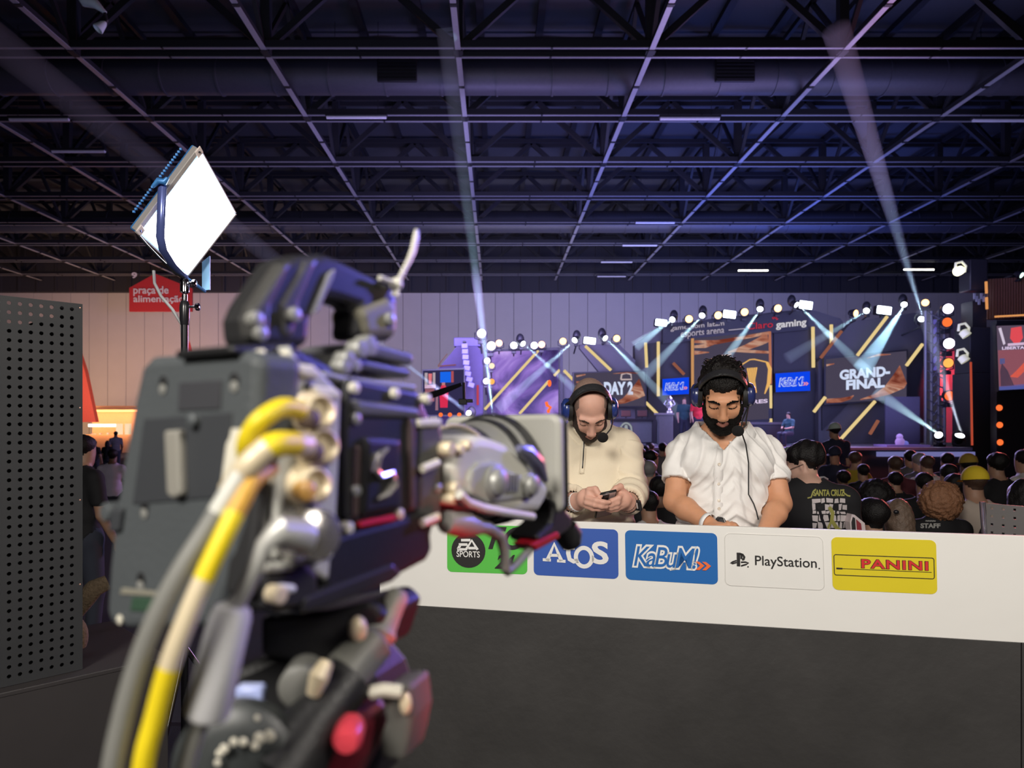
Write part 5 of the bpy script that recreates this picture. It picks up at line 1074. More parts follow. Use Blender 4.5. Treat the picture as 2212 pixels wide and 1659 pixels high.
# ---------------------------------------------------------------- the bald man in the cream jumper
def man_cream():
    B = Body(); Mh = rotm(47, 1, -2); S = 0.92
    E_ = np.array(at(1278, 916, 2.60)); O = E_-Mh @ (np.array((0, -.082, .0))*S)
    W = add_head(B, O, Mh, S)
    nb = at(1272, 940, 2.80)
    B.cap(W((0, .03, -.06)), nb+V((0, 0, .0)), .057, .066, .03, 'neck')
    sl, sr = at(1208, 968, 2.82), at(1341, 968, 2.82)
    for s_ in (sl, sr): B.cap(nb+V((0, .01, -.015)), s_, .062, .062, .05, 'torso')
    B.ell(at(1278, 1012, 2.83), (.158, .115, .15), k=.05, lab='torso'); B.ell(at(1284, 1090, 2.80), (.150, .128, .15), k=.06, lab='torso'); B.ell(at(1284, 1175, 2.82), (.165, .13, .12), k=.05, lab='hips')
    el, er = at(1196, 1078, 2.76), at(1364, 1058, 2.74); wl, wr = at(1243, 1085, 2.575), at(1357, 1088, 2.57)
    for s_, e_, w_ in ((sl, el, wl), (sr, er, wr)):
        B.cap(s_, e_, .062, .052, .03, 'uarm'); B.cap(e_, e_.lerp(w_, .4), .05, .048, .02, 'farm'); B.cap(e_.lerp(w_, .4), w_, .047, .030, .02, 'farm')
    # the hand with the wristband: back of the hand towards us, fingers across under the phone, thumb on top
    k = .0115; hl = at(1264, 1078, 2.53)
    B.cap(wl, hl, .030, .030, .02, 'hand'); B.ell(at(1267, 1076, 2.515), (.034, .022, .036), np.array(Matrix.Rotation(R(10), 3, 'Y')), .014, 'hand')
    for pts, r0 in (([(1272, 1058, 2.50), (1286, 1057, 2.488), (1291, 1066, 2.482), (1297, 1071, 2.478)], .0115), ([(1268, 1076, 2.49), (1288, 1081, 2.468), (1304, 1085, 2.468), (1316, 1085, 2.475)], .0098), ([(1266, 1086, 2.49), (1284, 1091, 2.470), (1300, 1094, 2.472), (1310, 1095, 2.478)], .0094), ([(1266, 1094, 2.50), (1280, 1099, 2.485), (1294, 1100, 2.485), (1304, 1100, 2.49)], .0086), ([(1270, 1066, 2.495), (1284, 1069, 2.49), (1292, 1076, 2.50), (1300, 1078, 2.515)], .0092)):
        B.chain([at(*p) for p in pts], [r0, r0, r0*.95, r0*.82], .006, 'hand')
    # the hand with the watch: fingers wrap from the right, thumb raised over the screen
    B.cap(wr, at(1347, 1078, 2.535), .030, .030, .02, 'hand'); B.ell(at(1342, 1076, 2.525), (.030, .024, .038), np.array(Matrix.Rotation(R(-12), 3, 'Y')), .014, 'hand')
    for pts, r0 in (([(1344, 1062, 2.52), (1340, 1051, 2.51), (1331, 1055, 2.50), (1323, 1061, 2.498)], .0112), ([(1340, 1070, 2.505), (1336, 1076, 2.49), (1322, 1082, 2.488), (1310, 1087, 2.492)], .0098), ([(1340, 1080, 2.505), (1334, 1086, 2.492), (1320, 1091, 2.49), (1308, 1093, 2.495)], .0094), ([(1340, 1089, 2.51), (1332, 1095, 2.50), (1320, 1098, 2.498), (1308, 1097, 2.502)], .009), ([(1342, 1096, 2.52), (1332, 1101, 2.51), (1320, 1103, 2.51), (1311, 1102, 2.512)], .008)):
        B.chain([at(*p) for p in pts], [r0, r0, r0*.95, r0*.82], .006, 'hand')
    zs = 1.18
    for s in (-1, 1):
        hp = V((nb.x+s*.09, 2.84, zs)); kn = V((nb.x+s*.12, 2.62, zs-.06)); an = V((nb.x+s*.12, 2.72, .46))
        B.cap(hp, kn, .085, .062, .04, 'leg'); B.cap(kn, an, .058, .042, .03, 'leg'); B.cap(an+V((0, 0, -.05)), an+V((0, -.09, -.06)), .04, .032, .03, 'shoe')
    Vt, Fc = B.mesh(0.0034); Vt = relax(Vt, Fc, 2, .5); N = normals(Vt, Fc); L = B.label(Vt)
    t = thing('person', 'balding man in cream zip jumper wearing a headset and typing on phone', 'person', V((nb.x, 2.82, .357)))
    Hl = (Vt-O) @ Mh/S; x, y, z = Hl.T; head = np.isin(L, ['head', 'lip', 'lid', 'ear', 'neck'])
    mi = np.zeros(len(Fc)); mi[(L[Fc] == 'lip').sum(1) >= 3] = 1
    np_link('body', Vt, Fc, [skin_mat('skin_rosy', (0.66, 0.37, 0.28)), M_lip], t, mi=mi)
    stub = mat('shaved_hair', (0.27, 0.17, 0.135), 0.75, var=0.45, scale=260, bump=0.5, bscale=700); bd = mat('brown_beard', (0.045, 0.025, 0.018), 0.65, var=0.5, scale=240, bump=0.9, bscale=560)
    ax_ = np.abs(x); hl_ = np.where(ax_ > .050, .050-(y+.045)*1.3, .125-(y+.02)*1.3); m = np.where((L == 'head'), z-hl_-.005*noise(Hl, 150, 2), -1); m = np.where((ax_ < .04) & (z > .112) & (y < .03), -1, m)
    P_, F_, _ = patch(Vt, Fc, N, m, .0007+.0004*noise(Hl, 600, 3), .0004); np_link('hair', P_, F_, stub, t)
    cheek = np.where(ax_ < .028, -.054, -.054+(np.maximum(ax_-.028, 0)/.034)**2.2*.085); lipz = ((x/.0235)**2+((z+.0685)/.0105)**2) < 1
    m = np.minimum(cheek-z+.003*noise(Hl, 300, 4), .02); m = np.where(lipz, -.004, m); m = np.where((y > .004) | (z < -.128) | ~np.isin(L, ['head', 'lip', 'neck']), -1, m); m = np.where((y > -.045) & (z < -.105), -1, m)
    P_, F_, _ = patch(Vt, Fc, N, m, (.0008+.0026*sstep(m, 0, .015)+.0011*noise(Hl, 480, 6)), .0006); np_link('beard', P_, F_, bd, t)
    for s in (-1, 1):
        xs = x*s; arc_ = .0185+.003*np.sin((xs-.012)/.040*3.1)
        m = np.where((xs > .012) & (xs < .050) & head, .0036-.0014*(xs > .038)-np.abs(z-arc_), -1); P_, F_, _ = patch(Vt, Fc, N, m, .0009+.0005*noise(Hl, 500, 8), .0006); np_link('eyebrow', P_, F_, bd, t)
        lz = -.0065+((xs-.031)/.016)**2*.0035; m = np.where((np.abs(xs-.031) < .0165) & head & (y < -.06), .0014-np.abs(z-lz), -1); P_, F_, _ = patch(Vt, Fc, N, m, .0006+0*x, .0006); np_link('eyelashes', P_, F_, bd, t)
    # jumper
    X, Y_, Z = Vt.T; m = np.where(np.isin(L, ['torso', 'uarm']), 1.0, -1); m = np.where(L == 'hips', np.where(Z > 1.20, 1, -1), m)
    arms = []
    for e_, w_ in ((el, wl), (er, wr)):
        d = np.array(w_-e_); tt = ((Vt-np.array(e_)) @ d)/(d @ d); near = np.linalg.norm(Vt-np.array(e_)-np.clip(tt, 0, 1)[:, None]*d, axis=1) < .075; m = np.where((L == 'farm') & near, np.where(tt < .86, 1, -1), m); arms.append((tt, near))
    nd_ = np.sqrt((X-nb.x)**2+(Y_-nb.y)**2); m = np.where((L == 'neck'), np.where(Z < nb.z+.055+.3*(Y_-nb.y), 1, -1), m); m = np.where(head & (L != 'neck'), -1, m)
    P = Vt; h = .013+.0045*noise(P*np.array([1, .4, .7]), 24, 21)+.0022*noise(P*np.array([.7, .4, 1.5]), 55, 22)
    fold = np.abs(np.sin((Z+(X-nb.x)*.35*np.sign(X-nb.x)+.03*noise(P, 14, 23))*62)); h = h+.010*fold**4*sstep(nb.z-.25-Z, 0, .06)*np.where(L == 'torso', 1, 0)
    for tt, near in arms: h = np.where((L == 'farm') & near, h+.010*sstep(tt, .55, .86)+.005*np.abs(np.sin(tt*11+6*X))**3, h)
    h = np.where(L == 'uarm', h+.006*np.abs(np.sin(Z*42+X*30+noise(P, 12, 24)))**4, h); h = np.where(L == 'neck', .010, h)
    P_, F_, _ = patch(Vt, Fc, N, m, h, 0); P_ = relax(P_, F_, 1, .4); M_j = mat('cream_knit', (0.80, 0.70, 0.53), 0.85, var=0.05, scale=9, bump=0.25, bscale=520)
    o = np_link('jumper', P_, F_, M_j, t); md = o.modifiers.new('thickness', 'SOLIDIFY'); md.thickness = .003; md.offset = -1
    tr = np.where(np.isin(L, ['hips', 'leg']) & (Z < 1.22), 1.0, -1); P2, F2, _ = patch(Vt, Fc, N, tr, .008+0*x); np_link('trousers', P2, F2, mat('beige_trousers', (0.5, 0.4, 0.27), 0.8), t)
    tr = np.where(L == 'shoe', 1.0, -1); P2, F2, _ = patch(Vt, Fc, N, tr, .007+0*x); np_link('shoes', P2, F2, M_blk, t)
    return t, W, Mh, S, P_, F_, nb, M_j, wl, wr, hl
tC, W2, Mh2, S2, PJ, FJ, nb2, M_j, wl2, wr2, hl2 = man_cream()
TJ = bvh(PJ, FJ)
zp = ribbon(TJ, [(1262-.35*i, 952+i*6) for i in range(0, 13)], .020, 'zip_placket', M_j, tC, .0016, .0015)
zt_ = ribbon(TJ, [(1262-.35*i, 952+i*6) for i in range(0, 11)], .0042, 'zip', mat('zip_dark', (0.06, 0.06, 0.06), 0.35, 0.5), zp, .001, .004)
for s in (-1, 1):                     # stand-up collar leaves of the jumper
    rows = []
    for i in range(13):
        a = R(90-i*14.0); c = V((nb2.x+s*.078*math.cos(a), nb2.y-.008+.076*math.sin(a), nb2.z+.020)); up = V((0, -.2, 1)); o_ = V((s*math.cos(a), math.sin(a), 0)); hgt = .050-.014*max(0, -math.sin(a))
        rows.append([c-up*.01, c+up*hgt*.4-o_*.004, c+up*hgt-o_*.008, c+up*hgt+o_*.001, c+up*hgt*.4+o_*.006, c-up*.02+o_*.012])
    b = MB(); b.grid(rows); b.build('jumper_collar', M_j, tC)
bm = [V(W2((.092, -.01, -.03))), at(1324, 910, 2.60), at(1319, 927, 2.57), at(1309, 939, 2.555)]
headset(W2, Mh2, S2, ('black headset with royal blue ear cups on the balding man in cream',), ('royal_cup', (0.02, 0.04, 0.20)), 1, bm, at(1302, 945, 2.55), tilt=.012, rise=.122)
p0 = wl2.lerp(hl2, -.15); d = (hl2-wl2).normalized()
b = MB(); b.tube([p0, p0+d*.020], .0345, 22, cap=False); o = b.build('wristband', MATS['white_paper_band'], solid=.001); tag(o, 'white printed wristband on the balding man holding a phone', 'wristband')
d = (at(1347, 1078, 2.535)-wr2).normalized(); t = thing('smart_watch', 'black smart watch on the wrist of the balding man in cream', 'watch', wr2)
b = MB(); b.tube([wr2-d*.012, wr2+d*.012], .0335, 22, cap=False, flat=1.0); b.build('watch_strap', M_pad if False else mat('strap_black', (0.012, 0.012, 0.013), 0.5), t, solid=.002)
b = MB(); c = wr2+V((.030, -.014, -.004)); Rm = Matrix.Rotation(R(35), 3, 'Z') @ Matrix.Rotation(R(-14), 3, 'Y'); b.box(c, (.012, .036, .040), Rm); b.build('watch_case', M_blk, t, bevel=.004)
b = MB(); b.box(c+V((-.004, -.019, 0)), (.004, .004, .022), Rm); b.build('watch_button', M_al, t, bevel=.001)
t = thing('smartphone', 'silver and black smartphone held in both hands of the balding man', 'phone', at(1312, 1078, 2.50))
pa, pb2 = at(1296, 1064, 2.474), at(1331, 1056, 2.486); ux = (pb2-pa).normalized(); uy = V((0, .74, -.67)).normalized(); uy = (uy-ux*uy.dot(ux)).normalized(); un = ux.cross(uy).normalized(); wv = .072
c0 = pa-ux*.004
def slab(o0, w_, l_, th): return [o0, o0+ux*w_, o0+ux*w_+uy*l_, o0+uy*l_], un*th
un = un if un.z > 0 else -un
b = MB(); q_, v_ = slab(c0-un*.009, wv*.9, .145, .009); b.prism(q_, v_); b.build('phone_body', mat('phone_dark', (0.03, 0.03, 0.03), 0.2, 0.4), t, bevel=.0025)
b = MB(); q_, v_ = slab(c0-un*.0098+uy*.004+ux*.004, wv*.9-.008, .137, .001); b.prism(q_, v_); b.build('phone_back', mat('phone_rose', (0.6, 0.5, 0.5), 0.15, 0.4), t, bevel=.0005)
b = MB(); q_, v_ = slab(c0-un*.0118+uy*.008+ux*.006, .030, .03, .002); b.prism(q_, v_); b.build('camera_island', M_blk, t, bevel=.0008)
# bar stools under both casters
for nm, cx_, cyy, lb in (('bar_stool', at(1560, 0, 2.62).x, 2.64, 'black bar stool under the bearded man in white shirt'), ('bar_stool', nb2.x, 2.86, 'black bar stool under the balding man in cream')):
    t = thing(nm, lb, 'stool', (cx_, cyy, .357), 'caster stools')
    b = MB(); b.lathe((cx_, cyy, 1.03), (0, 0, 1), [(0, .10), (.0, .16), (.03, .17), (.05, .15)], 24); b.build('seat', M_blk, t)
    b = MB(); b.cyl((cx_, cyy, .38), (cx_, cyy, 1.03), .025); b.build('column', M_chr, t); b = MB(); b.lathe((cx_, cyy, .357), (0, 0, 1), [(0, .20), (.01, .2), (.025, .06)], 24); b.build('base', M_chr, t)
# ================================================================== THE BROADCAST CAMERA CLOSE BY
th_ = R(33); AX = V((math.sin(th_), math.cos(th_), 0)); RT = V((math.cos(th_), -math.sin(th_), 0)); C0 = at(585, 1050, 0.38); C0B = hit(536, 1050, C0, RT)
def onB(px, py, o=0.0): return hit(px, py, C0B-AX*o, -AX)          # point on the camera's rear plane, o metres behind it
def onS(px, py, o=0.0): return hit(px, py, C0+RT*o, RT)           # point on its side plane, o metres outside it
M_slate = mat('slate_plastic', (0.062, 0.070, 0.075), 0.55, bump=0.1, bscale=300); M_slate2 = mat('slate_plastic_dark', (0.03, 0.033, 0.038), 0.6); M_cgrey = mat('camera_grey', (0.40, 0.40, 0.365), 0.5, var=0.05); M_cblk = mat('camera_black', (0.011, 0.011, 0.012), 0.45, bump=0.1, bscale=400)
M_cblk2 = mat('camera_satin', (0.021, 0.021, 0.022), 0.4); M_gun = mat('gunmetal', (0.27, 0.27, 0.25), 0.42, 0.25, var=0.06); M_cream = mat('cream_connector', (0.66, 0.56, 0.38), 0.4, 0.15); M_brown = mat('connector_bore', (0.08, 0.05, 0.035), 0.6); M_bone = mat('bone_plastic', (0.60, 0.57, 0.47), 0.45)
cb = thing('broadcast_camera', 'large out-of-focus broadcast camera with top handle pointing at the two casters', 'camera', at(560, 1330, 0.47))
def onp(kind): return onB if kind == 'B' else onS
def slabp(kind, name, pts, m, o=0.0, th=0.02, parent=None, bev=0.003):
    f = onp(kind); nrm_ = -AX if kind == 'B' else RT; b = MB(); b.prism([f(x, y, o) for x, y in pts], -nrm_*th); return b.build(name, m, parent or cb, bevel=bev, smooth=False, seg=3)
def knob(kind, name, px, py, r, m, o=0.0, h=0.008, parent=None, prof=None, lean=None):
    f = onp(kind); nrm_ = (-AX if kind == 'B' else RT); nrm_ = (nrm_+V(lean)).normalized() if lean else nrm_
    b = MB(); b.lathe(f(px, py, o), nrm_, prof or [(-.004, r), (h*.8, r), (h, r*.85), (h+.0005, 0)], 18); return b.build(name, m, parent or cb)
# rear battery plate
bat = slabp('B', 'battery_plate', [(322, 769), (530, 756), (562, 766), (545, 1000), (512, 1200), (462, 1357), (275, 1361), (240, 1352), (226, 1330), (233, 1220), (245, 1110), (262, 1000), (284, 875), (303, 790)], M_slate, 0.0, 0.03, bev=0.006)
slabp('B', 'battery_recess', [(310, 905), (500, 890), (485, 1075), (285, 1090)], M_slate2, 0.001, 0.002, bat, 0.0008)
slabp('B', 'rating_label', [(386, 826), (478, 820), (474, 884), (383, 888)], mat('label_dark', (0.035, 0.036, 0.042), 0.6), 0.001, 0.002, bat, 0.0006)
slabp('B', 'release_lever', [(352, 930), (383, 928), (388, 1070), (372, 1078), (358, 1068)], mat('lever_grey', (0.24, 0.23, 0.2), .5), 0.006, 0.006, bat, 0.002)
slabp('B', 'green_label', [(285, 1290), (335, 1292), (333, 1322), (280, 1320)], mat('label_green', (0.025, 0.06, 0.035), 0.6), 0.001, 0.002, bat, 0.0005); slabp('B', 'warning_label', [(262, 1270), (338, 1278), (336, 1288), (258, 1284)], mat('label_tan', (0.2, 0.19, 0.15), .6), 0.001, 0.002, bat, 0.0005)
for x, y, r_ in ((355, 828, .0042), (509, 822, .0042), (315, 1096, .0042), (307, 1252, .0044)):
    knob('B', 'plate_socket', x, y, r_, M_cblk, -.0005, .001, bat); knob('B', 'plate_screw', x-2, y+13, r_*.75, M_gun, 0, .001, bat)
knob('B', 'side_latch', 246, 1105, .006, M_slate, -.004, .006, bat); slabp('B', 'side_latch', [(236, 1100), (262, 1098), (255, 1150), (232, 1150)], M_slate2, .003, .01, bat, .002)
knob('B', 'plate_screw', 260, 1338, .003, M_bone, 0, .001, bat); knob('B', 'plate_screw', 420, 908, .004, M_slate, .002, .003, bat, None)
# body blocks
slabp('S', 'body_shell', [(575, 762), (640, 745), (745, 800), (905, 838), (938, 912), (942, 1130), (925, 1205), (840, 1250), (700, 1315), (600, 1330), (565, 1300)], M_cblk, -0.004, 0.085, bev=0.006)
for x0, m_, o_2 in ((556, M_bone, .002), (586, M_cblk, .001), (611, M_bone, .003)):
    slabp('S', 'rear_fin', [(x0, 765), (x0+24, 750), (x0+10, 905), (x0-12, 1050), (x0-30, 1050), (x0-12, 905)], m_, o_2, 0.02)
slabp('S', 'rear_column', [(585, 770), (607, 766), (590, 1050), (560, 1300), (535, 1290), (560, 1050)], M_cblk2, 0.002, 0.02)
cp = slabp('S', 'connector_panel', [(628, 742), (650, 780), (695, 800), (740, 850), (738, 900), (735, 1000), (728, 1150), (712, 1260), (660, 1225), (590, 1210), (600, 1000), (612, 880)], M_cgrey, 0.004, 0.02)
slabp('S', 'panel_cap', [(642, 786), (680, 788), (694, 803), (690, 818), (650, 812)], M_bone, .008, .008, cp, .003); slabp('S', 'panel_cap', [(676, 832), (728, 838), (741, 850), (736, 864), (688, 862)], M_bone, .009, .008, cp, .003)
slabp('S', 'panel_slot', [(700, 862), (722, 864), (720, 882), (704, 876)], M_cblk, .006, .004, cp, .001); knob('S', 'panel_button', 665, 838, .0035, M_cblk, .004, .002, cp)
for x, y, lx in ((664, 893, 1), (672, 966, 1), (655, 1048, 0)):     # cream coaxial sockets
    knob('S', 'coaxial_socket', x, y, .0105, M_cream, .004, .014, cp, [(-.002, .0125), (.004, .0125), (.005, .0095), (.014, .0095), (.015, .008), (.010, .005), (.0099, 0)], (0, -.25, .1))
    knob('S', 'coaxial_flange', x+22, y+8, .008, M_cream, .004, .007, cp, None, (0, -.2, .1)); knob('S', 'coaxial_bore', x+4, y+12, .0055, M_brown if lx else mat('amber_bore', (0.6, 0.33, 0.08), .4), .017, .003, cp, None, (0, -.25, .1))
knob('S', 'round_power_plug', 655, 1155, .0165, mat('plug_metal', (0.5, 0.48, 0.45), 0.22, 0.8), .006, .022, None, [(-.004, .0175), (.004, .0175), (.008, .0155), (.020, .0135), (.022, .009), (.0225, 0)], (-.2, -.3, .15)); knob('S', 'plug_release', 667, 1103, .0045, M_bone, .008, .006)
slabp('S', 'lower_connector', [(575, 1212), (650, 1205), (690, 1240), (688, 1290), (640, 1312), (570, 1318)], M_cblk2, .005, .02); slabp('S', 'connector_band', [(576, 1218), (640, 1212), (645, 1232), (572, 1240)], M_cgrey, .009, .006); slabp('S', 'connector_band', [(700, 1185), (722, 1178), (726, 1205), (705, 1212)], M_cgrey, .008, .006); slabp('S', 'toggle_cover', [(608, 1262), (645, 1264), (642, 1282), (610, 1282)], mat('pale_toggle', (0.55, 0.58, 0.57), .4), .010, .006); knob('S', 'toggle_knob', 597, 1284, .005, M_cream, .010, .004)
# side door
slabp('S', 'side_door', [(752, 815), (902, 846), (925, 905), (930, 1085), (905, 1105), (770, 1135), (748, 1120), (745, 905)], M_cblk2, 0.002, 0.01); slabp('S', 'door_bevel', [(765, 862), (905, 880), (918, 905), (780, 900)], mat('bevel_satin', (0.10, 0.10, 0.11), .3), .005, .006)
lp = slabp('S', 'badge_plate', [(790, 942), (868, 948), (872, 1100), (782, 1118)], M_cblk2, 0.006, 0.006); slabp('S', 'badge_recess', [(799, 955), (860, 958), (862, 1092), (792, 1105)], M_cblk, 0.0075, 0.002, lp, .0008)
b = MB(); b.tube([onS(x, y, .0085) for x, y in ((838, 968), (815, 985), (808, 1015), (822, 1030), (845, 1022), (850, 1045), (835, 1068), (815, 1078))], [.001, .0028, .0034, .0026, .0026, .0032, .0028, .001], 8); b.build('chrome_emblem', mat('emblem_metal', (0.55, 0.53, 0.48), 0.25, .8), lp)
for x, y in ((765, 838), (852, 850), (921, 862), (768, 905), (768, 1060), (752, 1140), (862, 1110), (945, 1055)): knob('S', 'case_screw', x, y, .0036, M_bone if y < 870 or y > 1100 else M_gun, .003, .002)
slabp('S', 'door_rib', [(772, 960), (784, 962), (778, 1120), (765, 1120)], mat('brown_black', (0.07, 0.045, 0.045), .5), .005, .005); slabp('S', 'door_rib', [(885, 900), (900, 905), (902, 1100), (888, 1105)], MATS['brown_black'], .005, .005)
slabp('S', 'lower_skirt', [(700, 1160), (930, 1100), (938, 1190), (925, 1212), (846, 1254), (700, 1318)], M_cblk, .004, .085, bev=.005); slabp('S', 'base_rail', [(655, 1290), (852, 1215), (872, 1240), (850, 1258), (700, 1316), (650, 1330)], M_cblk2, .006, .08)
slabp('S', 'record_bar', [(775, 1128), (860, 1110), (858, 1126), (778, 1142)], mat('red_bar', (0.45, 0.01, 0.02), .4), .007, .004)
# top deck and handle
slabp('S', 'top_deck', [(700, 800), (752, 812), (900, 830), (900, 846), (760, 832), (700, 815)], M_gun, -.002, .08)
slabp('S', 'top_block', [(640, 760), (760, 765), (765, 800), (690, 815), (640, 790)], M_cblk2, -.012, .06)
slabp('S', 'accessory_rail', [(772, 742), (800, 738), (892, 762), (898, 778), (890, 790), (770, 765)], mat('rail_satin', (0.09, 0.09, 0.10), .35), -.010, .055, bev=.005); slabp('S', 'accessory_rail', [(772, 770), (888, 795), (892, 818), (770, 800)], mat('rail_satin', (0.09, 0.09, 0.10), .35), -.012, .055, bev=.004)
for x, y, r_ in ((770, 755, .006), (788, 748, .007), (742, 776, .005), (735, 792, .005), (758, 790, .0045)): knob('S', 'rail_screw', x, y, r_, M_gun, -.008, .006)
hd = slabp('S', 'top_handle', [(530, 690), (544, 655), (606, 562), (640, 549), (700, 546), (730, 556), (850, 616), (862, 650), (864, 722), (845, 736), (763, 734), (772, 662), (735, 650), (705, 644), (690, 662), (676, 690), (672, 745), (650, 752), (536, 750)], M_cblk2, -0.018, 0.024, bev=0.006)
slabp('S', 'handle_facet', [(548, 662), (608, 570), (640, 560), (590, 660), (585, 735), (545, 735), (540, 695)], mat('handle_rubber', (0.05, 0.049, 0.047), .4), -.014, .012, hd, .006); slabp('S', 'handle_facet', [(600, 655), (655, 558), (700, 552), (655, 655), (640, 735), (606, 735)], MATS['handle_rubber'], -.0165, .012, hd, .005)
slabp('S', 'handle_inner_pad', [(675, 680), (712, 590), (726, 580), (722, 600), (690, 672)], mat('pad_grey', (0.2, 0.2, 0.22), .4), -.0155, .006, hd, .001)
slabp('S', 'handle_front_post', [(775, 665), (840, 640), (862, 655), (862, 728), (790, 732)], mat('post_bronze', (0.16, 0.15, 0.11), .45), -.015, .03, hd, .006)
for x, y in ((553, 690), (635, 680), (562, 720), (842, 690)): knob('S', 'handle_bolt', x, y, .0045, M_gun, -.014, .002, hd)
slabp('S', 'battery_shoulder', [(500, 745), (640, 740), (640, 765), (560, 770), (500, 765)], M_cblk, -.006, .05)
zt = thing('cable_tie', 'clear plastic cable tie sticking up from the camera handle', 'cable tie', onS(850, 630, -.015))
b = MB(); b.tube([onS(x, y, -.015) for x, y in ((848, 640), (858, 614), (873, 583), (884, 562), (892, 542), (899, 510), (900, 497))], [.0018, .0024, .0024, .0026, .003, .003, .002], 8, flat=.5); b.build('tie_tail', mat('clear_nylon', (0.62, 0.60, 0.52), .35), zt)
b = MB(); b.ell(onS(856, 614, -.014), (.0045, .0045, .0045)); b.build('tie_lock', MATS['clear_nylon'], zt)
b = MB(); b.tube([onS(x, y, -.013) for x, y in ((820, 600), (842, 608), (858, 615), (856, 640))], .0018, 6); b.build('tie_loop', MATS['clear_nylon'], zt)
# front mount, lens and hood
fm = slabp('S', 'lens_mount', [(905, 908), (952, 905), (958, 940), (955, 1135), (905, 1148)], mat('mount_grey', (0.07, 0.07, 0.066), .45), .003, .08, bev=.004)
slabp('S', 'mount_cap', [(904, 905), (956, 903), (957, 922), (905, 924)], M_bone, .006, .05, fm, .002)
for y in (1008, 1125):
    b = MB(); b.tube([onS(912, y+5, .007), onS(945, y-9, .007)], .003, 8); b.build('mount_lug', M_bone, fm)
lc = C0+AX*.275-RT*.048; lc.z = 1.706                       # lens axis
La = lambda d: lc+AX*d
b = MB(); b.lathe(La(-.075), AX, [(0, .026), (.0, .034), (.012, .037), (.04, .038), (.045, .042), (.07, .044), (.075, .047), (.096, .048), (.096, .03)], 40); ln_ = b.build('lens_barrel', M_gun, cb)
for d_, r_, w_ in ((-.040, .0405, .010), (-.010, .0465, .008), (.006, .0505, .010)):
    b = MB(); n_ = 60; prof = [(0, r_-.002), (0, r_), (w_, r_), (w_, r_-.002)]; b.lathe(La(d_), AX, prof, n_); rg_ = b.build('lens_ring', M_cblk2, ln_)
b = MB()
for k in range(60):
    a_ = 2*math.pi*k/60; p = La(-.044)+(RT*math.cos(a_)+V((0, 0, math.sin(a_))))*.040; b.ell(p, (.0020, .0020, .0020), nu=6, nv=4)
b.build('focus_teeth', M_cream, ln_)
Hp = C0+AX*0.300
def onH(px, py, o=0.0): return hit(px, py, Hp-AX*o, -AX)
hq = [onH(958, 900), onH(1207, 894), onH(1211, 1112), onH(962, 1118)]
b = MB(); b.prism([quadmap(hq, u, v) for u, v in rrect(.08, .10)], AX*.012); hood = b.build('lens_hood', mat('hood_grey', (0.33, 0.325, 0.29), 0.55, var=.05), cb, bevel=.004)
b = MB(); b.prism([quadmap(hq, -.005+1.01*u, -.005+1.01*v)+AX*.013 for u, v in rrect(.08, .10)], AX*.004); b.build('hood_rim', M_cblk, hood, bevel=.002)
b = MB(); fr_ = rrect(.10, .12); b.prism([quadmap(hq, u*.9+.05, v*.88+.06)+AX*.0175 for u, v in fr_], AX*.003); b.build('front_glass', mat('coated_glass', (0.01, 0.008, 0.02), .05, coat=1), hood)
# servo grip on the lens side
so = .020
sv = slabp('S', 'lens_servo_grip', [(978, 1010), (990, 975), (1008, 950), (1035, 940), (1062, 944), (1098, 958), (1125, 985), (1150, 1008), (1192, 1050), (1186, 1075), (1168, 1110), (1120, 1110), (1045, 1098), (1000, 1076), (980, 1045)], mat('servo_grey', (0.52, 0.51, 0.45), .5, var=.05), .010, .05, bev=.008)
tp = slabp('S', 'servo_cover', [(1016, 1070), (1014, 1035), (1020, 1012), (1035, 997), (1062, 992), (1085, 1000), (1105, 1018), (1152, 1028), (1166, 1050), (1160, 1074), (1120, 1082), (1055, 1090)], mat('servo_dark', (0.33, 0.33, 0.29), .5), .013, .01, sv, .004)
knob('S', 'servo_dial', 1066, 1041, .0115, M_gun, .012, .006, tp, [(0, .0135), (.003, .0135), (.004, .0105), (.0075, .0095), (.0095, .006), (.010, 0)]); knob('S', 'servo_dial', 1140, 1048, .009, M_gun, .012, .006, tp, [(0, .011), (.003, .011), (.004, .0085), (.007, .008), (.0085, .005), (.009, 0)])
b = MB()
for k in range(4): b.bar(onS(1098+6*k, 1024, .0145), onS(1097+6*k, 1062, .0145), .0022, .003, up=RT)
b.build('servo_ribs', M_gun, tp)
b = MB(); b.tube([onS(x, y, .0155) for x, y in ((992, 1068), (1010, 1085), (1045, 1098), (1100, 1108), (1150, 1116))], .0035, 8); b.build('grip_edge', mat('servo_grey', (.3, .3, .3)), sv)
b = MB(); b.tube([onS(x, y, .014) for x, y in ((1120, 968), (1138, 975), (1160, 1000), (1180, 1038))], [.003, .006, .007, .002], 8); b.build('rocker_switch', mat('rocker_blue', (0.12, 0.12, 0.2), .3), sv)
for x, y, r_ in ((962, 970, .0055), (985, 972, .004), (1002, 962, .004), (975, 1055, .005), (968, 1078, .004)): knob('S', 'flange_knob', x, y, r_, M_cream, .006, .006, ln_)
slabp('S', 'hood_arm', [(1186, 1072), (1215, 1090), (1238, 1118), (1236, 1142), (1212, 1160), (1166, 1174), (1158, 1160), (1192, 1128), (1196, 1100)], M_cblk, .012, .03, sv, .006); slabp('S', 'red_lit_underside', [(1148, 1176), (1208, 1148), (1212, 1162), (1160, 1190)], mat('red_light_paint', (0.35, 0.01, 0.02), .35), .014, .02, sv, .002)  # red slab paints the red light on the underside
b = MB(); b.lathe(onS(1222, 1135, 0), (AX*.5+V((0, 0, -.9))).normalized(), [(0, .010), (.012, .013), (.022, .010), (.026, .004), (.0262, 0)], 18); b.build('zoom_lever', M_cblk2, sv)
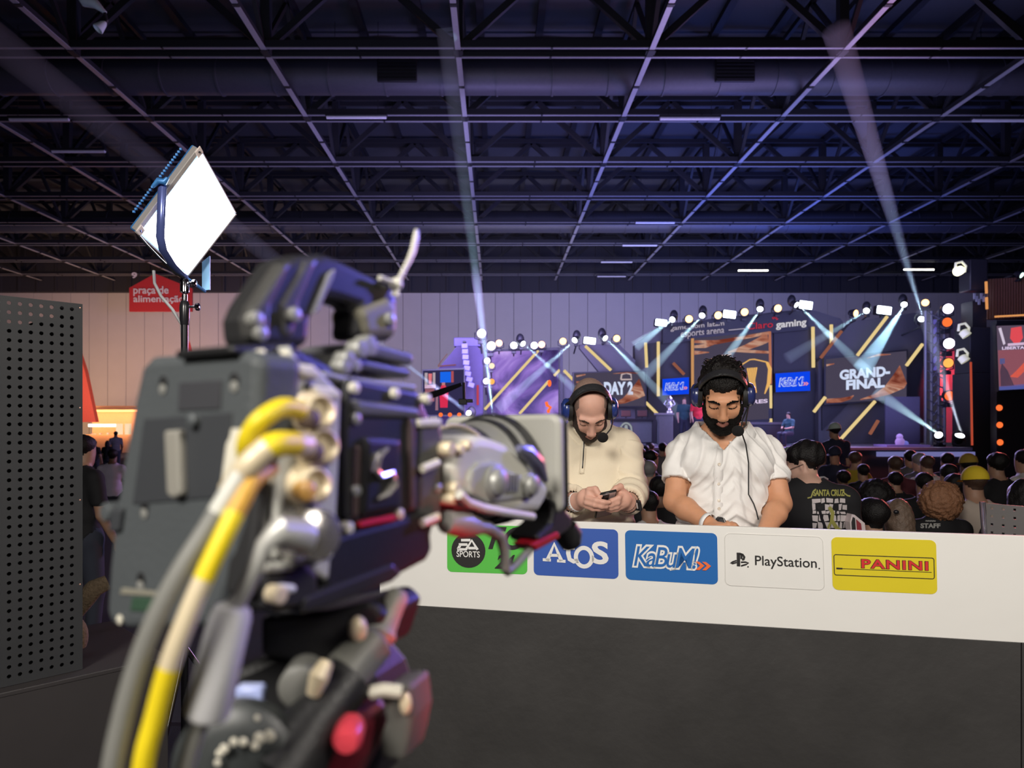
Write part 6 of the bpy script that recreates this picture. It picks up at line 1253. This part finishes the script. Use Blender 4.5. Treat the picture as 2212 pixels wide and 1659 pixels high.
b = MB(); b.tube([onS(962, 1128, .004), onS(1000, 1132, .006), onS(1030, 1138, .006)], [.008, .010, .007], 12); b.build('cable_gland', M_gun, ln_)
ct = MB(); ct.tube([onS(x, y, .008) for x, y in ((1020, 1136), (1055, 1142), (1080, 1158), (1090, 1190), (1091, 1228), (1096, 1236), (1112, 1222), (1140, 1192), (1160, 1170))], [.0055, .005, .0045, .0042, .0042, .0035, .0035, .0035, .0035], 10)
ct.build('servo_cable', M_gun, cb)
# cables leaving the sockets
def cable(name, label, pts, r, mats, bands=None, grp=None):
    P_ = [V(at(*p)) for p in pts]; Q_ = []
    for i in range(len(P_)-1):
        p0, p1, p2, p3 = P_[max(i-1, 0)], P_[i], P_[i+1], P_[min(i+2, len(P_)-1)]
        for k in range(6): u = k/6; Q_.append(.5*((2*p1)+(p2-p0)*u+(2*p0-5*p1+4*p2-p3)*u*u+(3*p1-p0-3*p2+p3)*u**3))
    Q_.append(P_[-1]); b = MB(); b.tube(Q_, r, 14); o = b.build(name, mats, None)
    if bands:
        mi = [0]*len(o.data.polygons)
        for i in range(len(Q_)-1):
            t_ = i/6.0
            for a, e, m_ in bands:
                if a <= t_ < e:
                    for j in range(14): mi[i*14+j] = m_
        o.data.polygons.foreach_set('material_index', mi)
    return tag(o, label, 'cable', grp)
M_gcab = mat('grey_rubber', (0.17, 0.17, 0.155), .5); M_ycab = mat('yellow_sleeve', (0.72, 0.56, 0.01), .5)
cable('video_cable', 'thick dark grey cable curving down from the camera sockets', [(592, 975, .345), (545, 992, .335), (505, 1050, .33), (450, 1140, .325), (390, 1235, .32), (340, 1330, .318), (300, 1430, .318), (268, 1540, .318), (240, 1680, .32), (220, 1900, .33)], .0047, [M_gcab, mat('pale_rubber', (0.50, 0.50, 0.45), .45)], [(0, 2.6, 1)])
cable('video_cable', 'yellow and cream banded cable hanging from the camera sockets', [(585, 1010, .35), (548, 1035, .335), (520, 1085, .328), (482, 1160, .322), (440, 1250, .318), (400, 1345, .316), (365, 1440, .316), (335, 1550, .318), (308, 1665, .32), (290, 1900, .33)], .0046, [M_ycab, M_cream, mat('amber_sleeve', (0.55, 0.30, 0.03), .5)], [(0, 2.2, 2), (4, 6.0, 1)])
cable('coaxial_lead', 'yellow coaxial plug boot pushed on the upper camera socket', [(648, 888, .36), (612, 880, .345), (570, 902, .335), (545, 930, .335), (532, 965, .34), (535, 1010, .36)], .0048, [M_ycab])
cable('coaxial_lead', 'short yellow and cream coaxial plug on the middle camera socket', [(660, 962, .36), (622, 958, .345), (590, 962, .335), (560, 985, .333), (530, 1015, .333), (500, 1060, .34)], .0062, [M_cream, M_ycab], [(0.6, 2.2, 1)])
t = thing('inline_connector', 'grey cylindrical inline cable connector hanging beside the yellow cable', 'connector', at(446, 1544, .335))
b = MB(); b.lathe(at(502, 1312, .34), at(446, 1546, .335)-at(502, 1312, .34), [(-.002, .004), (0, .0085), (.004, .0098), (.05, .0102), (.0525, .0085), (.053, .004)], 24); b.build('connector_sleeve', mat('sleeve_grey', (0.42, 0.42, 0.43), .4, .0), t)
b = MB(); b.tube([at(655, 1160, .352), at(600, 1150, .336), at(572, 1175, .333), at(552, 1230, .335), at(520, 1290, .338), at(500, 1320, .34)], [.009, .0075, .004, .0038, .004, .005], 12); b.build('upper_lead', mat('lead_grey', (0.38, 0.38, 0.36), .35, .2), t)
b = MB(); b.tube([at(446, 1540, .335), at(425, 1580, .335), at(395, 1680, .337), at(370, 1900, .35)], .0042, 10); b.build('lower_lead', M_gcab, t)
for y in (1372, 1500): b = MB(); p = at(502-56*(y-1312)/234-26, y, .334); b.ell(p, (.003, .003, .003)); b.build('sleeve_dimple', M_bone, t)
# tripod head under the camera
tp = thing('camera_tripod', 'black tripod fluid head with grey pan grip and red bubble under camera', 'tripod', V((at(600, 1600, .47).x, .47, .356)))
Y0 = .45
b = MB(); b.prism([at(x, y, Y0) for x, y in ((560, 1330), (700, 1322), (800, 1300), (830, 1330), (800, 1420), (700, 1440), (560, 1420))], (0.02, .05, 0)); b.build('camera_plate', M_cblk, tp, bevel=.004, smooth=False)
b = MB(); b.prism([at(x, y, Y0+.02) for x, y in ((470, 1460), (600, 1400), (740, 1400), (800, 1470), (830, 1560), (790, 1720), (430, 1760))], (.02, .05, 0)); b.build('fluid_head', M_cblk, tp, bevel=.008, smooth=False)
b = MB(); b.lathe(at(520, 1640, .40), (.05, -1, .1), [(0, .034), (.012, .034), (.016, .030), (.018, .02), (.0182, 0)], 32); dl = b.build('drag_dial', mat('dial_black', (.028, .032, .032), .45), tp)
b = MB()
for x, y, r_ in ((474, 1628, .0020), (484, 1618, .0024), (505, 1603, .0022), (526, 1603, .0022), (551, 1612, .0022), (560, 1595, .003), (582, 1590, .0032), (556, 1551, .0016), (470, 1648, .0018)): b.ell(at(x, y, .378), (r_, .001, r_*1.1), nu=10, nv=6)
b.build('dial_markings', M_bone, dl)
b = MB(); b.tube([at(610, 1665, .40), at(690, 1545, .415), at(760, 1460, .43)], [.024, .017, .015], 18); b.build('pan_bar', M_cblk, tp)
b = MB(); b.lathe(at(742, 1460, .435), at(815, 1375, .455)-at(742, 1460, .435), [(0, .012), (.002, .0148), (.028, .0142), (.031, .011)], 24); pg = b.build('pan_grip', mat('grip_grey', (.14, .14, .122), .5), tp)
b = MB(); b.lathe(at(815, 1380, .455), at(856, 1292, .47)-at(815, 1380, .455), [(0, .0095), (.004, .0115), (.008, .009), (.022, .0078), (.031, .0075), (.034, .005), (.0345, 0)], 20); b.build('grip_tip', mat('grip_pale', (.27, .27, .235), .5), pg)
b = MB(); b.ell(at(773, 1360, .44), (.006, .006, .0085)); b.build('clamp_knob', M_cream, tp)
b = MB(); b.tube([at(706, 1430, .41), at(690, 1460, .405), at(676, 1500, .405)], [.004, .006, .004], 10); b.build('clamp_lever', M_cream, tp)
b = MB(); b.lathe(at(650, 1480, .415), (.1, -1, 0), [(-.02, .012), (.004, .0125), (.006, .009), (.0062, 0)], 20); b.build('tilt_knob', mat('knob_grey', (.11, .11, .10), .5), tp)
b = MB(); b.prism([at(x, y, .43) for x, y in ((818, 1492), (850, 1482), (884, 1478), (893, 1550), (884, 1600), (872, 1648), (822, 1645), (815, 1600), (830, 1560))], (.01, .03, 0)); bx = b.build('remote_box', mat('remote_grey', (.09, .09, .08), .55), tp, bevel=.004, smooth=False)
b = MB(); b.tube([at(802, 1496, .426), at(830, 1490, .424), at(866, 1494, .426)], .0042, 8); b.build('remote_clip', M_bone, bx)
b = MB(); b.ell(at(876, 1520, .428), (.0038, .003, .007)); b.build('remote_button', M_cream, bx)
b = MB(); b.lathe(at(752, 1590, .40), (.05, -1, -.1), [(-.01, .0085), (.004, .0085), (.008, .006), (.009, 0)], 20); b.build('level_bubble', mat('red_bubble', (0.55, 0.05, 0.07), .3, emit=(1, .05, .08), es=.06), tp)  # bubble given a faint red glow though it is no lamp
b = MB(); b.prism([at(x, y, .425) for x, y in ((600, 1720), (740, 1545), (760, 1535), (790, 1560), (780, 1640), (740, 1720))], (.01, .03, 0)); b.build('brake_housing', mat('dark_red_plastic', (.10, .008, .016), .4), tp, bevel=.006, smooth=False)
b = MB(); b.box(at(542, 1508, .42), (.016, .01, .016)); b.build('level_window', mat('window_blue', (.3, .35, .6), .3), tp, bevel=.002)
hc = V((at(620, 1700, .47).x, .49, 1.50))
b = MB(); b.cyl(hc+V((0, 0, -.30)), hc+V((0, 0, .04)), .032); b.build('centre_column', M_cblk, tp)
for k in range(3):
    a_ = R(200+120*k); f_ = V((hc.x+.42*math.cos(a_), hc.y+.42*math.sin(a_), .362)); b = MB(); b.cyl(hc+V((.03*math.cos(a_), .03*math.sin(a_), -.2)), f_, .014, n=12); lg = b.build('leg', M_blk, tp); b = MB(); b.cyl(f_+V((0, 0, .03))*1, f_, .018, n=12); b.build('rubber_foot', M_house, lg)
# ================================================================== THE AUDIENCE
def template(standing, h=.016, yaw=0.0, pitch=8, drop=.172, fwd=0.0):
    B = Body(); hz = 1.60 if standing else 1.20
    Mh = rotm(pitch, 180+yaw, 0); O = np.array((0, fwd, hz)); W = add_head(B, O, Mh, 1.0, face=h < .012)
    sz = hz-drop; B.cap((0, fwd*.8, hz-.05), (0, -.03, sz+.0), .056, .066, .03, 'neck')
    for s in (-1, 1):
        B.cap((0, -.035, sz-.01), (s*.155, -.04, sz-.045), .058, .062, .05, 'torso')
        if standing:
            B.cap((s*.185, -.04, sz-.05), (s*.235, -.02, sz-.33), .054, .045, .03, 'uarm'); B.cap((s*.235, -.02, sz-.33), (s*.22, .10, sz-.54), .043, .030, .02, 'farm'); B.ell((s*.215, .13, sz-.60), (.028, .03, .05), k=.02, lab='hand')
            B.cap((s*.09, -.02, .90), (s*.11, .01, .48), .09, .06, .04, 'leg'); B.cap((s*.11, .01, .48), (s*.12, -.02, .09), .058, .042, .03, 'leg'); B.cap((s*.12, -.03, .045), (s*.13, .13, .04), .042, .036, .02, 'shoe')
        else:
            B.cap((s*.185, -.04, sz-.05), (s*.235, .05, sz-.29), .054, .045, .03, 'uarm'); B.cap((s*.235, .05, sz-.29), (s*.10, .26, sz-.34), .043, .030, .02, 'farm'); B.ell((s*.07, .29, sz-.33), (.03, .045, .03), k=.02, lab='hand')
            B.cap((s*.10, -.02, .50), (s*.12, .40, .49), .09, .062, .04, 'leg'); B.cap((s*.12, .40, .49), (s*.12, .36, .10), .058, .042, .03, 'leg'); B.cap((s*.12, .35, .045), (s*.13, .50, .04), .042, .036, .02, 'shoe')
    B.ell((0, -.04, sz-.14), (.17, .105, .17), k=.05, lab='torso'); B.ell((0, -.035, sz-.36), (.155, .11, .17), k=.06, lab='torso'); B.ell((0, -.03, .92 if standing else .54), (.165, .115, .12), k=.06, lab='hips')
    Vt, Fc = B.mesh(h); Vt = relax(Vt, Fc, 1, .5); Vt[:, 2] -= Vt[:, 2].min()
    N = normals(Vt, Fc); L = B.label(Vt); Hl = (Vt-np.array((0, 0, hz))) @ Mh
    def me(nm, P_, F_):
        o = np_link(nm, P_, F_, [M_dark]); m = o.data; bpy.data.objects.remove(o); return m
    out = {'body': me('body', Vt, Fc), 'hz': hz, 'W': W}
    m = np.where(np.isin(L, ['torso', 'uarm']), 1.0, -1); d = (hz-drop)-.05; m = np.where((L == 'uarm') & (Vt[:, 2] < d-.20), -1, m); m = np.where((L == 'neck') & (Vt[:, 2] < hz-drop+.03), 1, m); m = np.where((L == 'hips') & (Vt[:, 2] > (.90 if standing else .50)), 1, m)
    P_, F_, _ = patch(Vt, Fc, N, m, .012+.004*noise(Vt, 22, 5), .001); out['shirt'] = me('shirt', P_, F_); out['shirt_np'] = (P_, F_)
    P_, F_, _ = patch(Vt, Fc, N, np.where(np.isin(L, ['leg', 'hips']), 1.0, -1), .009+0*m, .001); out['trousers'] = me('trousers', P_, F_)
    P_, F_, _ = patch(Vt, Fc, N, np.where(L == 'shoe', 1.0, -1), .006+0*m, .001); out['shoes'] = me('shoes', P_, F_)
    x, y, z = Hl.T; hl_ = .068-(y+.092)*.84; hm_ = np.where(np.isin(L, ['head', 'neck']) & (z > -.095), z-hl_, -1)
    for nm, hh in (('short', .010), ('fade', .004), ('thick', .018)):
        P_, F_, _ = patch(Vt, Fc, N, hm_, (.002+hh*sstep(hm_, 0, .06)+.35*hh*noise(Hl, 110, 4)*sstep(hm_, 0, .02)), .001); out[nm] = me('hair', P_, F_)
    def blob(c, r, amp, fr, cut=None):
        b = MB(); b.ell((0, 0, 0), r, nu=84, nv=56); P_ = np.array([tuple(p) for p in b.v]); nn = P_/np.linalg.norm(P_, axis=1)[:, None]
        P_ = P_+nn*(amp*noise(P_*np.array([1, 1, .6]), fr, 6)+.5*amp*noise(P_, fr*2.3, 7))[:, None]; P_ = O+(P_+np.array(c)) @ Mh.T
        me_ = bpy.data.meshes.new('hair'); me_.from_pydata([tuple(p) for p in P_], [], b.f); me_.materials.append(M_dark); me_.polygons.foreach_set('use_smooth', [True]*len(b.f)); me_.update(); return me_
    out['curly'] = blob((0, .055, -.015), (.150, .135, .150), .011, 150); out['afro'] = blob((0, .04, .03), (.125, .125, .12), .006, 130); out['long'] = blob((0, .055, -.045), (.092, .088, .175), .005, 70)
    b = MB(); vs = []
    for i in range(9):
        t_ = R(90*i/8.0*1.08); vs.append([Matrix(Mh.tolist()) @ V((.086*math.sin(t_)*math.cos(p), .018+.106*math.sin(t_)*math.sin(p), .040+.098*math.cos(t_))) + V(O) for p in [2*math.pi*j/28 for j in range(29)]])
    b.grid(vs); b.m = 0
    rows = [[Matrix(Mh.tolist()) @ V((.082*u, -.080-.0*u+(.02-.02*u*u)*0-k*(.075*(1-.55*u*u))+.035*u*u, .034-.012*k)) + V(O) for u in [-1+i*.125 for i in range(17)]] for k in (0, .5, 1)]
    b.grid(rows); mc = bpy.data.meshes.new('cap'); mc.from_pydata([tuple(p) for p in b.v], [], b.f); mc.materials.append(M_dark); mc.polygons.foreach_set('use_smooth', [True]*len(b.f)); mc.update(); out['cap'] = mc
    return out
TS = template(False); TT = template(True)
SK = {'tan': skin_mat('skin_olive', (0.40, 0.23, 0.155)), 'dark': skin_mat('skin_brown', (0.16, 0.085, 0.055)), 'pale': skin_mat('skin_pale', (0.55, 0.34, 0.26))}
CL = {}
def cloth(nm, c):
    if nm not in CL: CL[nm] = mat('cloth_'+nm, c, 0.85, var=.1, scale=8)
    return CL[nm]
HC = {'black': mat('hair_black', (.008, .007, .007), .5, var=.4, scale=60, bump=.5, bscale=150, spec=.25), 'brown': mat('hair_brown', (.06, .033, .02), .5, var=.4, scale=60, bump=.5, bscale=150), 'ginger': mat('hair_copper', (.30, .14, .07), .55, var=.45, scale=45, bump=.8, bscale=110), 'blond': mat('hair_dark_blond', (.15, .10, .07), .5, var=.4, scale=50, bump=.5, bscale=120), 'grey': mat('hair_grey', (.2, .19, .19), .6)}
SHC = {'black': cloth('black', (.007, .007, .009)), 'white': cloth('white', (.6, .57, .55)), 'grey': cloth('grey', (.13, .13, .14)), 'beige': cloth('beige', (.45, .38, .32)), 'yellow': cloth('yellow', (.45, .33, .03)), 'navy': cloth('navy', (.015, .018, .045)), 'red': cloth('red', (.55, .02, .03)), 'maroon': cloth('maroon', (.10, .02, .03)), 'lilac': cloth('lilac', (.50, .45, .60)), 'teal': cloth('teal', (.02, .07, .085)), 'pink': cloth('pink', (.55, .32, .36))}  # pink is pale cloth with the pink light put into its colour
TRO = cloth('denim', (.03, .035, .055)); SHO = cloth('shoe', (.03, .03, .03))
def person(px, py, Y, T, hair, hc, shirt, skin, label, yaw=0.0, base=0.0, extra=None, sc_=None):
    p = at(px, py, Y); s = sc_ or (p.z-base)/T['hz']
    t = thing('person', label, 'person', (p.x, Y, base)); t.rotation_euler = (0, 0, R(yaw)); t.scale = (s, s, s)
    def part(nm, me, m):
        o = bpy.data.objects.new(nm, me); COL.objects.link(o); o.parent = t; o.material_slots[0].link = 'OBJECT'; o.material_slots[0].material = m; return o
    part('body', T['body'], SK[skin]); part('shirt', T['shirt'], SHC[shirt]); part('trousers', T['trousers'], TRO); part('shoes', T['shoes'], SHO)
    for h_ in (hair if isinstance(hair, tuple) else (hair,)):
        if h_ == 'cap': part('cap', T['cap'], extra or SHC['navy'])
        elif h_: part('hair', T[h_], HC[hc])
    return t
E_au = [
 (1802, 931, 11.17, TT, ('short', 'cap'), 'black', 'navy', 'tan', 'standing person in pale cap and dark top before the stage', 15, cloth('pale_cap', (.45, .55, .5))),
 (1803, 984, 10.55, TS, ('short', 'cap'), 'black', 'navy', 'tan', 'seated person in dark cap turned sideways below the standing capped person', 130, None),
 (1849, 994, 9.93, TS, 'short', 'brown', 'yellow', 'tan', 'seated person in yellow shirt under the stage edge', -60, None),
 (1864, 1020, 9.31, TS, 'short', 'black', 'black', 'tan', 'black-haired seated person in black just below the yellow shirt', 0, None),
 (1821, 1036, 8.53, TS, 'thick', 'black', 'black', 'dark', 'person with thick black hair beside the printed shirt man\'s shoulder', 0, None),
 (1933, 1007, 8.53, TS, 'short', 'brown', 'maroon', 'tan', 'person with violet edged brown hair, directly behind a black-haired one', -10, None),
 (1933, 1040, 7.91, TS, 'short', 'black', 'black', 'tan', 'black-haired person with bare nape above the ponytail woman', 5, None),
 (1886, 1078, 5.22, TS, 'afro', 'black', 'black', 'dark', 'person with large round black hair between printed shirt and ponytail woman', 0, None),
 (1880, 1122, 3.98, TS, 'short', 'black', 'black', 'tan', 'low seated dark-haired person half hidden by the desk beside a booklet', 20, None),
 (1703, 980, 13.00, TS, ('short', 'cap'), 'black', 'black', 'tan', 'capped person lit pale teal right by the white shirt man\'s shoulder', 150, cloth('teal_lit_cap', (.55, .7, .6))),  # pale teal light on the cap put into its cloth colour
 (1965, 990, 10.36, TS, 'short', 'black', 'grey', 'tan', 'dark-haired person in grey shirt below the plush figure', 0, None),
 (1984, 998, 9.40, TS, 'short', 'grey', 'grey', 'pale', 'grey-haired person in grey close behind a white shirt', 10, None),
 (2002, 1004, 8.76, TS, 'fade', 'brown', 'white', 'tan', 'cropped-haired broad person in white shirt facing the stage', 0, None),
 (2045, 997, 9.74, TS, 'short', 'black', 'navy', 'tan', 'dark-haired person in navy below the stage floor spotlights', 0, None),
 (2048, 1026, 7.29, TS, 'fade', 'black', 'black', 'tan', 'person with cropped dark hair between white shirt and yellow cap', 0, None),
 (2090, 1006, 8.07, TS, ('short', 'cap'), 'black', 'black', 'dark', 'person in dark yellow-banded cap behind the yellow cap man', 0, cloth('ochre_cap', (.33, .22, .03))),
 (2153, 1006, 7.45, TS, 'thick', 'black', 'black', 'tan', 'person with red rimmed curly hair and black top at right', 8, None),
 (2211, 996, 8.00, TS, 'short', 'black', 'white', 'tan', 'person in pale shirt cut by the right border of the photo', 20, None),
 (1995, 1046, 6.86, TS, 'short', 'black', 'black', 'tan', 'black-haired person just over the copper curls', -10, None),
 (2062, 1054, 6.24, TS, 'thick', 'black', 'black', 'tan', 'black-haired person between copper curls and yellow cap', 0, None),
 (2203, 1078, 4.68, TS, 'long', 'black', 'black', 'tan', 'person with long black hair above the perforated chair', -10, None),
 (2104, 1045, 5.62, TS, ('fade', 'cap'), 'brown', 'beige', 'tan', 'broad person in beige shirt wearing a plain yellow cap', 0, cloth('yellow_cap', (.68, .50, .02))),
 (1934, 1117, 4.60, TS, ('short', 'long'), 'blond', 'navy', 'pale', 'woman with long dark blond hair tied back above the desk edge', 0, None),
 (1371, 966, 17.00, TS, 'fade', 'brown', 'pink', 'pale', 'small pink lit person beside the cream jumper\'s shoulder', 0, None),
 (1395, 973, 16.00, TS, 'short', 'black', 'maroon', 'tan', 'small dark-haired person in the gap between the casters, highest one', 0, None),
 (1407, 967, 17.50, TS, 'short', 'brown', 'black', 'tan', 'small person under the grey podium between the casters', 0, None),
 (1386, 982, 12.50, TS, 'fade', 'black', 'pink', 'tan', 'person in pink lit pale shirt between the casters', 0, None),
 (1408, 993, 9.40, TS, 'short', 'black', 'black', 'tan', 'black-haired person turned right between the casters', -75, None),
 (1431, 970, 13.50, TS, 'short', 'black', 'grey', 'tan', 'dark-haired person touching the white shirt man\'s sleeve outline', 0, None),
 (1379, 1008, 8.40, TS, 'thick', 'black', 'black', 'tan', 'dark-haired person facing right beside the cream sleeve', -80, None),
 (1402, 1020, 7.40, TS, 'short', 'grey', 'grey', 'tan', 'grey-clothed person in the middle of the gap between casters', -20, None),
 (1424, 1060, 5.96, TS, 'thick', 'black', 'black', 'dark', 'large dark person close behind the white shirt man\'s elbow', 0, None),
 (1402, 1091, 5.34, TS, 'fade', 'black', 'white', 'tan', 'person with cropped faded hair and white collar between the casters', 10, None),
]
for px, py, Y, T, hr, hc, shc, sk, lb, yaw, ex_ in E_au: person(px, py, Y, T, hr, hc, shc, sk, lb, yaw, 0, ex_)
def print_on(tree, vf, box, name, m, parent, off=.004):
    vs, fs = vf; x0, x1 = min(p.x for p in vs), max(p.x for p in vs); y0, y1 = min(p.y for p in vs), max(p.y for p in vs); out = []
    for p in vs:
        q, n = onto(tree, box[0]+(p.x-x0)/(x1-x0)*(box[2]-box[0]), box[1]+(y1-p.y)/(y1-y0)*(box[3]-box[1]), off)
        if q is None: return None
        out.append(q)
    return link_mesh(name, out, fs, m, parent, smooth=False)
def world_tree(t, T):
    M_ = Matrix.Translation(t.location) @ Matrix.Rotation(t.rotation_euler.z, 4, 'Z') @ Matrix.Scale(t.scale.x, 4); P_, F_ = T['shirt_np']
    A_ = np.array(M_); W_ = P_ @ A_[:3, :3].T+A_[:3, 3]; return bvh(W_, F_)
def unparent_scale(o, t):           # keep a print at world size on a scaled, turned person
    M_ = Matrix.Translation(t.location) @ Matrix.Rotation(t.rotation_euler.z, 4, 'Z') @ Matrix.Scale(t.scale.x, 4); o.matrix_parent_inverse = M_.inverted() @ Matrix.Translation(t.location)
t = person(2022, 1078, 5.3, TS, 'curly', 'ginger', 'black', 'tan', 'woman with big copper curls and black staff shirt', 0); tree = world_tree(t, TS); M_pr = mat('grey_print', (.35, .35, .33), .7)
for s_, bx_ in (('STAFF', (1988, 1131, 2031, 1141)), ('~~~~', (1999, 1124, 2021, 1128))):
    o = print_on(tree, letters(s_, .04), bx_, 'lettering', M_pr, t)
    if o: unparent_scale(o, t)
# ponytail clip
p = at(1936, 1106, 4.45); b = MB(); b.ell(p, (.017, .014, .014)); tag(b.build('hair_clip', M_blk), 'small black clip in the dark blond hair', 'hair clip')
# the man in the printed black shirt, looking down to the left
TP = template(True, .009, 62, 24, .118, .045)
p = at(1743, 1006, 3.62); s = p.z/1.60
t = person(1743, 1006, 3.62, TP, None, 'black', 'black', 'pale', 'bearded man in black printed shirt and glasses looking down beside the desk', -6)
o = bpy.data.objects.new('hair', TP['thick']); COL.objects.link(o); o.parent = t; o.material_slots[0].link = 'OBJECT'; o.material_slots[0].material = HC['black']
W_ = TP['W']; b = MB()
for s_ in (-1, 1): b.tube([V(W_((s_*.032+.019*math.cos(a), -.094, -.002+.015*math.sin(a)))) for a in [2*math.pi*k/16 for k in range(17)]], .0018, 6)
b.tube([V(W_((-.013, -.096, 0))), V(W_((.013, -.096, 0)))], .0015, 6); b.tube([V(W_((-.051, -.092, .003))), V(W_((-.072, -.04, .004))), V(W_((-.075, .012, .004)))], .0016, 6); b.tube([V(W_((.051, -.092, .003))), V(W_((.072, -.04, .004))), V(W_((.075, .012, .004)))], .0016, 6)
me = bpy.data.meshes.new('glasses'); me.from_pydata([tuple(v) for v in b.v], [], b.f); me.materials.append(M_blk); o = bpy.data.objects.new('glasses', me); COL.objects.link(o); o.parent = t
b = MB(); b.ell(V(W_((0, -.040, -.075))), (.058, .052, .045), Matrix(rotm(24, 242).tolist())); me = bpy.data.meshes.new('beard'); me.from_pydata([tuple(v) for v in b.v], [], b.f); me.materials.append(mat('beard_dark', (.045, .03, .025), .8, bump=.6, bscale=300)); me.polygons.foreach_set('use_smooth', [True]*len(b.f)); o = bpy.data.objects.new('beard', me); COL.objects.link(o); o.parent = t
tree = world_tree(t, TP); M_ol = mat('olive_print', (.30, .29, .07), .7); M_off = mat('offwhite_print', (.55, .50, .50), .7)
o = print_on(tree, letters('SANTA CRUZ', .04, 0, .95), (1756, 1058, 1824, 1072), 'lettering', M_ol, t); o and unparent_scale(o, t)
def zig(pts, wd):
    mb = MB(); stroke2(mb, pts, wd, [V((0, 1, 0)), V((1, 1, 0)), V((1, 0, 0)), V((0, 0, 0))], V((0, 0, 0)), 1.0); return mb.v, mb.f
def strip_on(px, wd, nm, m, off=.004):
    L_, R_2 = [], []
    for i, q in enumerate(px):
        a_, c_2 = px[max(i-1, 0)], px[min(i+1, len(px)-1)]; d = V((c_2[0]-a_[0], c_2[1]-a_[1])); d = d.normalized() if d.length else V((1, 0)); n_ = V((-d.y, d.x))
        for lst, s_ in ((L_, 1), (R_2, -1)):
            h_, _n = onto(tree, q[0]+n_.x*wd/2*s_, q[1]+n_.y*wd/2*s_, off)
            if h_ is None: return
            lst.append(h_)
    b = MB(); b.grid([L_, R_2]); o = b.build(nm, m, t); unparent_scale(o, t)
strip_on([(1744, 1076), (1752, 1074), (1756, 1062), (1762, 1057)], 3, 'print_flourish', M_ol); strip_on([(1820, 1058), (1823, 1066), (1830, 1071), (1836, 1072)], 3, 'print_flourish', M_ol)
rg = random.Random(11); b = MB(); yy = 1076
cells = []
while yy < 1150:
    hh = rg.choice((9, 12, 15)); xx = 1754
    while xx < 1826:
        ww = rg.choice((8, 11, 14, 18)); ww = min(ww, 1830-xx)
        if rg.random() < .82: cells.append((xx+1, yy+1, xx+ww-1.5, yy+hh-1.5))
        xx += ww
    yy += hh
for x0, y0, x1, y1 in cells:
    if x1-x0 < 3: continue
    j = lambda: rg.uniform(-1.5, 1.5); c4 = [onto(tree, x0+j(), y0+j(), .004)[0], onto(tree, x1+j(), y0+j(), .004)[0], onto(tree, x1+j(), y1+j(), .004)[0], onto(tree, x0+j(), y1+j(), .004)[0]]
    if None in c4: continue
    b.add(c4, [(0, 1, 2, 3)])
o = b.build('printed_pattern', M_off, t, smooth=False); unparent_scale(o, t)
for pts, wd in (([(1790, 1095), (1797, 1108), (1795, 1124), (1806, 1140), (1815, 1147)], 8), ([(1796, 1122), (1788, 1138), (1790, 1148)], 5), ([(1768, 1096), (1774, 1120), (1782, 1140)], 6)): strip_on(pts, wd, 'print_brush_mark', M_ol if wd != 6 else M_blk, .006)
b = MB(); b.tube([onto(tree, x, y, .006)[0] or at(x, y, 3.6) for x, y in ((1757, 1040), (1768, 1032), (1780, 1031), (1788, 1036))], .006, 8); o = b.build('lanyard', mat('lanyard', (.2, .19, .2), .5), t); unparent_scale(o, t)
t = thing('booklet', 'white-framed red and black booklet upright behind the desk edge', 'booklet', at(1852, 1146, 3.45))
b = MB(); b.prism([at(x, y, 3.45) for x, y in ((1838, 1146), (1836, 1128), (1840, 1111), (1846, 1112), (1868, 1130), (1870, 1148))], (0, .05, 0)); b.build('booklet_cover', mat('booklet_white', (.6, .52, .52), .5), t, smooth=False)
b = MB(); b.prism([at(x, y, 3.446) for x, y in ((1841, 1145), (1840, 1128), (1843, 1117), (1847, 1119), (1849, 1146))], (0, .004, 0)); b.build('cover_picture', mat('booklet_dark', (.02, .02, .02), .5), t, smooth=False); b = MB(); b.prism([at(x, y, 3.446) for x, y in ((1852, 1146), (1850, 1122), (1860, 1131), (1862, 1147))], (0, .004, 0)); b.build('cover_picture', mat('booklet_red', (.25, .03, .04), .5), t, smooth=False)
# people on the stage
ST = 1.02
for a in ((1508, 862, 21.3, TT, 'short', 'black', 'red', 'tan', 'person in red jersey on stage left of the bearded man\'s headset', 180), (1478, 865, 21.6, TT, 'fade', 'brown', 'teal', 'pale', 'person in dark teal jacket on stage beside the silver trophy', 170),
          (1703, 897, 20.2, TS, 'short', 'black', 'teal', 'tan', 'person in teal seated on stage at the presenter desk end', 120)): person(*a[:9], yaw=a[9], base=ST)
# people far behind on the left
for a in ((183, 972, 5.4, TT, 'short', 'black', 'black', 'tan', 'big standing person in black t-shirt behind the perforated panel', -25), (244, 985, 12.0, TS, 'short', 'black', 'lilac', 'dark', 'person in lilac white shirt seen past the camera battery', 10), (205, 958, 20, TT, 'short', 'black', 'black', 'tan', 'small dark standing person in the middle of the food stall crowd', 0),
          (250, 938, 24, TT, 'short', 'black', 'grey', 'dark', 'tall dark standing person before the stall menu boards', 30), (233, 958, 21, TT, 'long', 'black', 'black', 'tan', 'long-haired standing person before the food stall light', 0), (193, 946, 26, TT, 'fade', 'brown', 'beige', 'tan', 'person in beige by the orange banner at the stall', 0)):
    person(*a[:9], yaw=a[9])
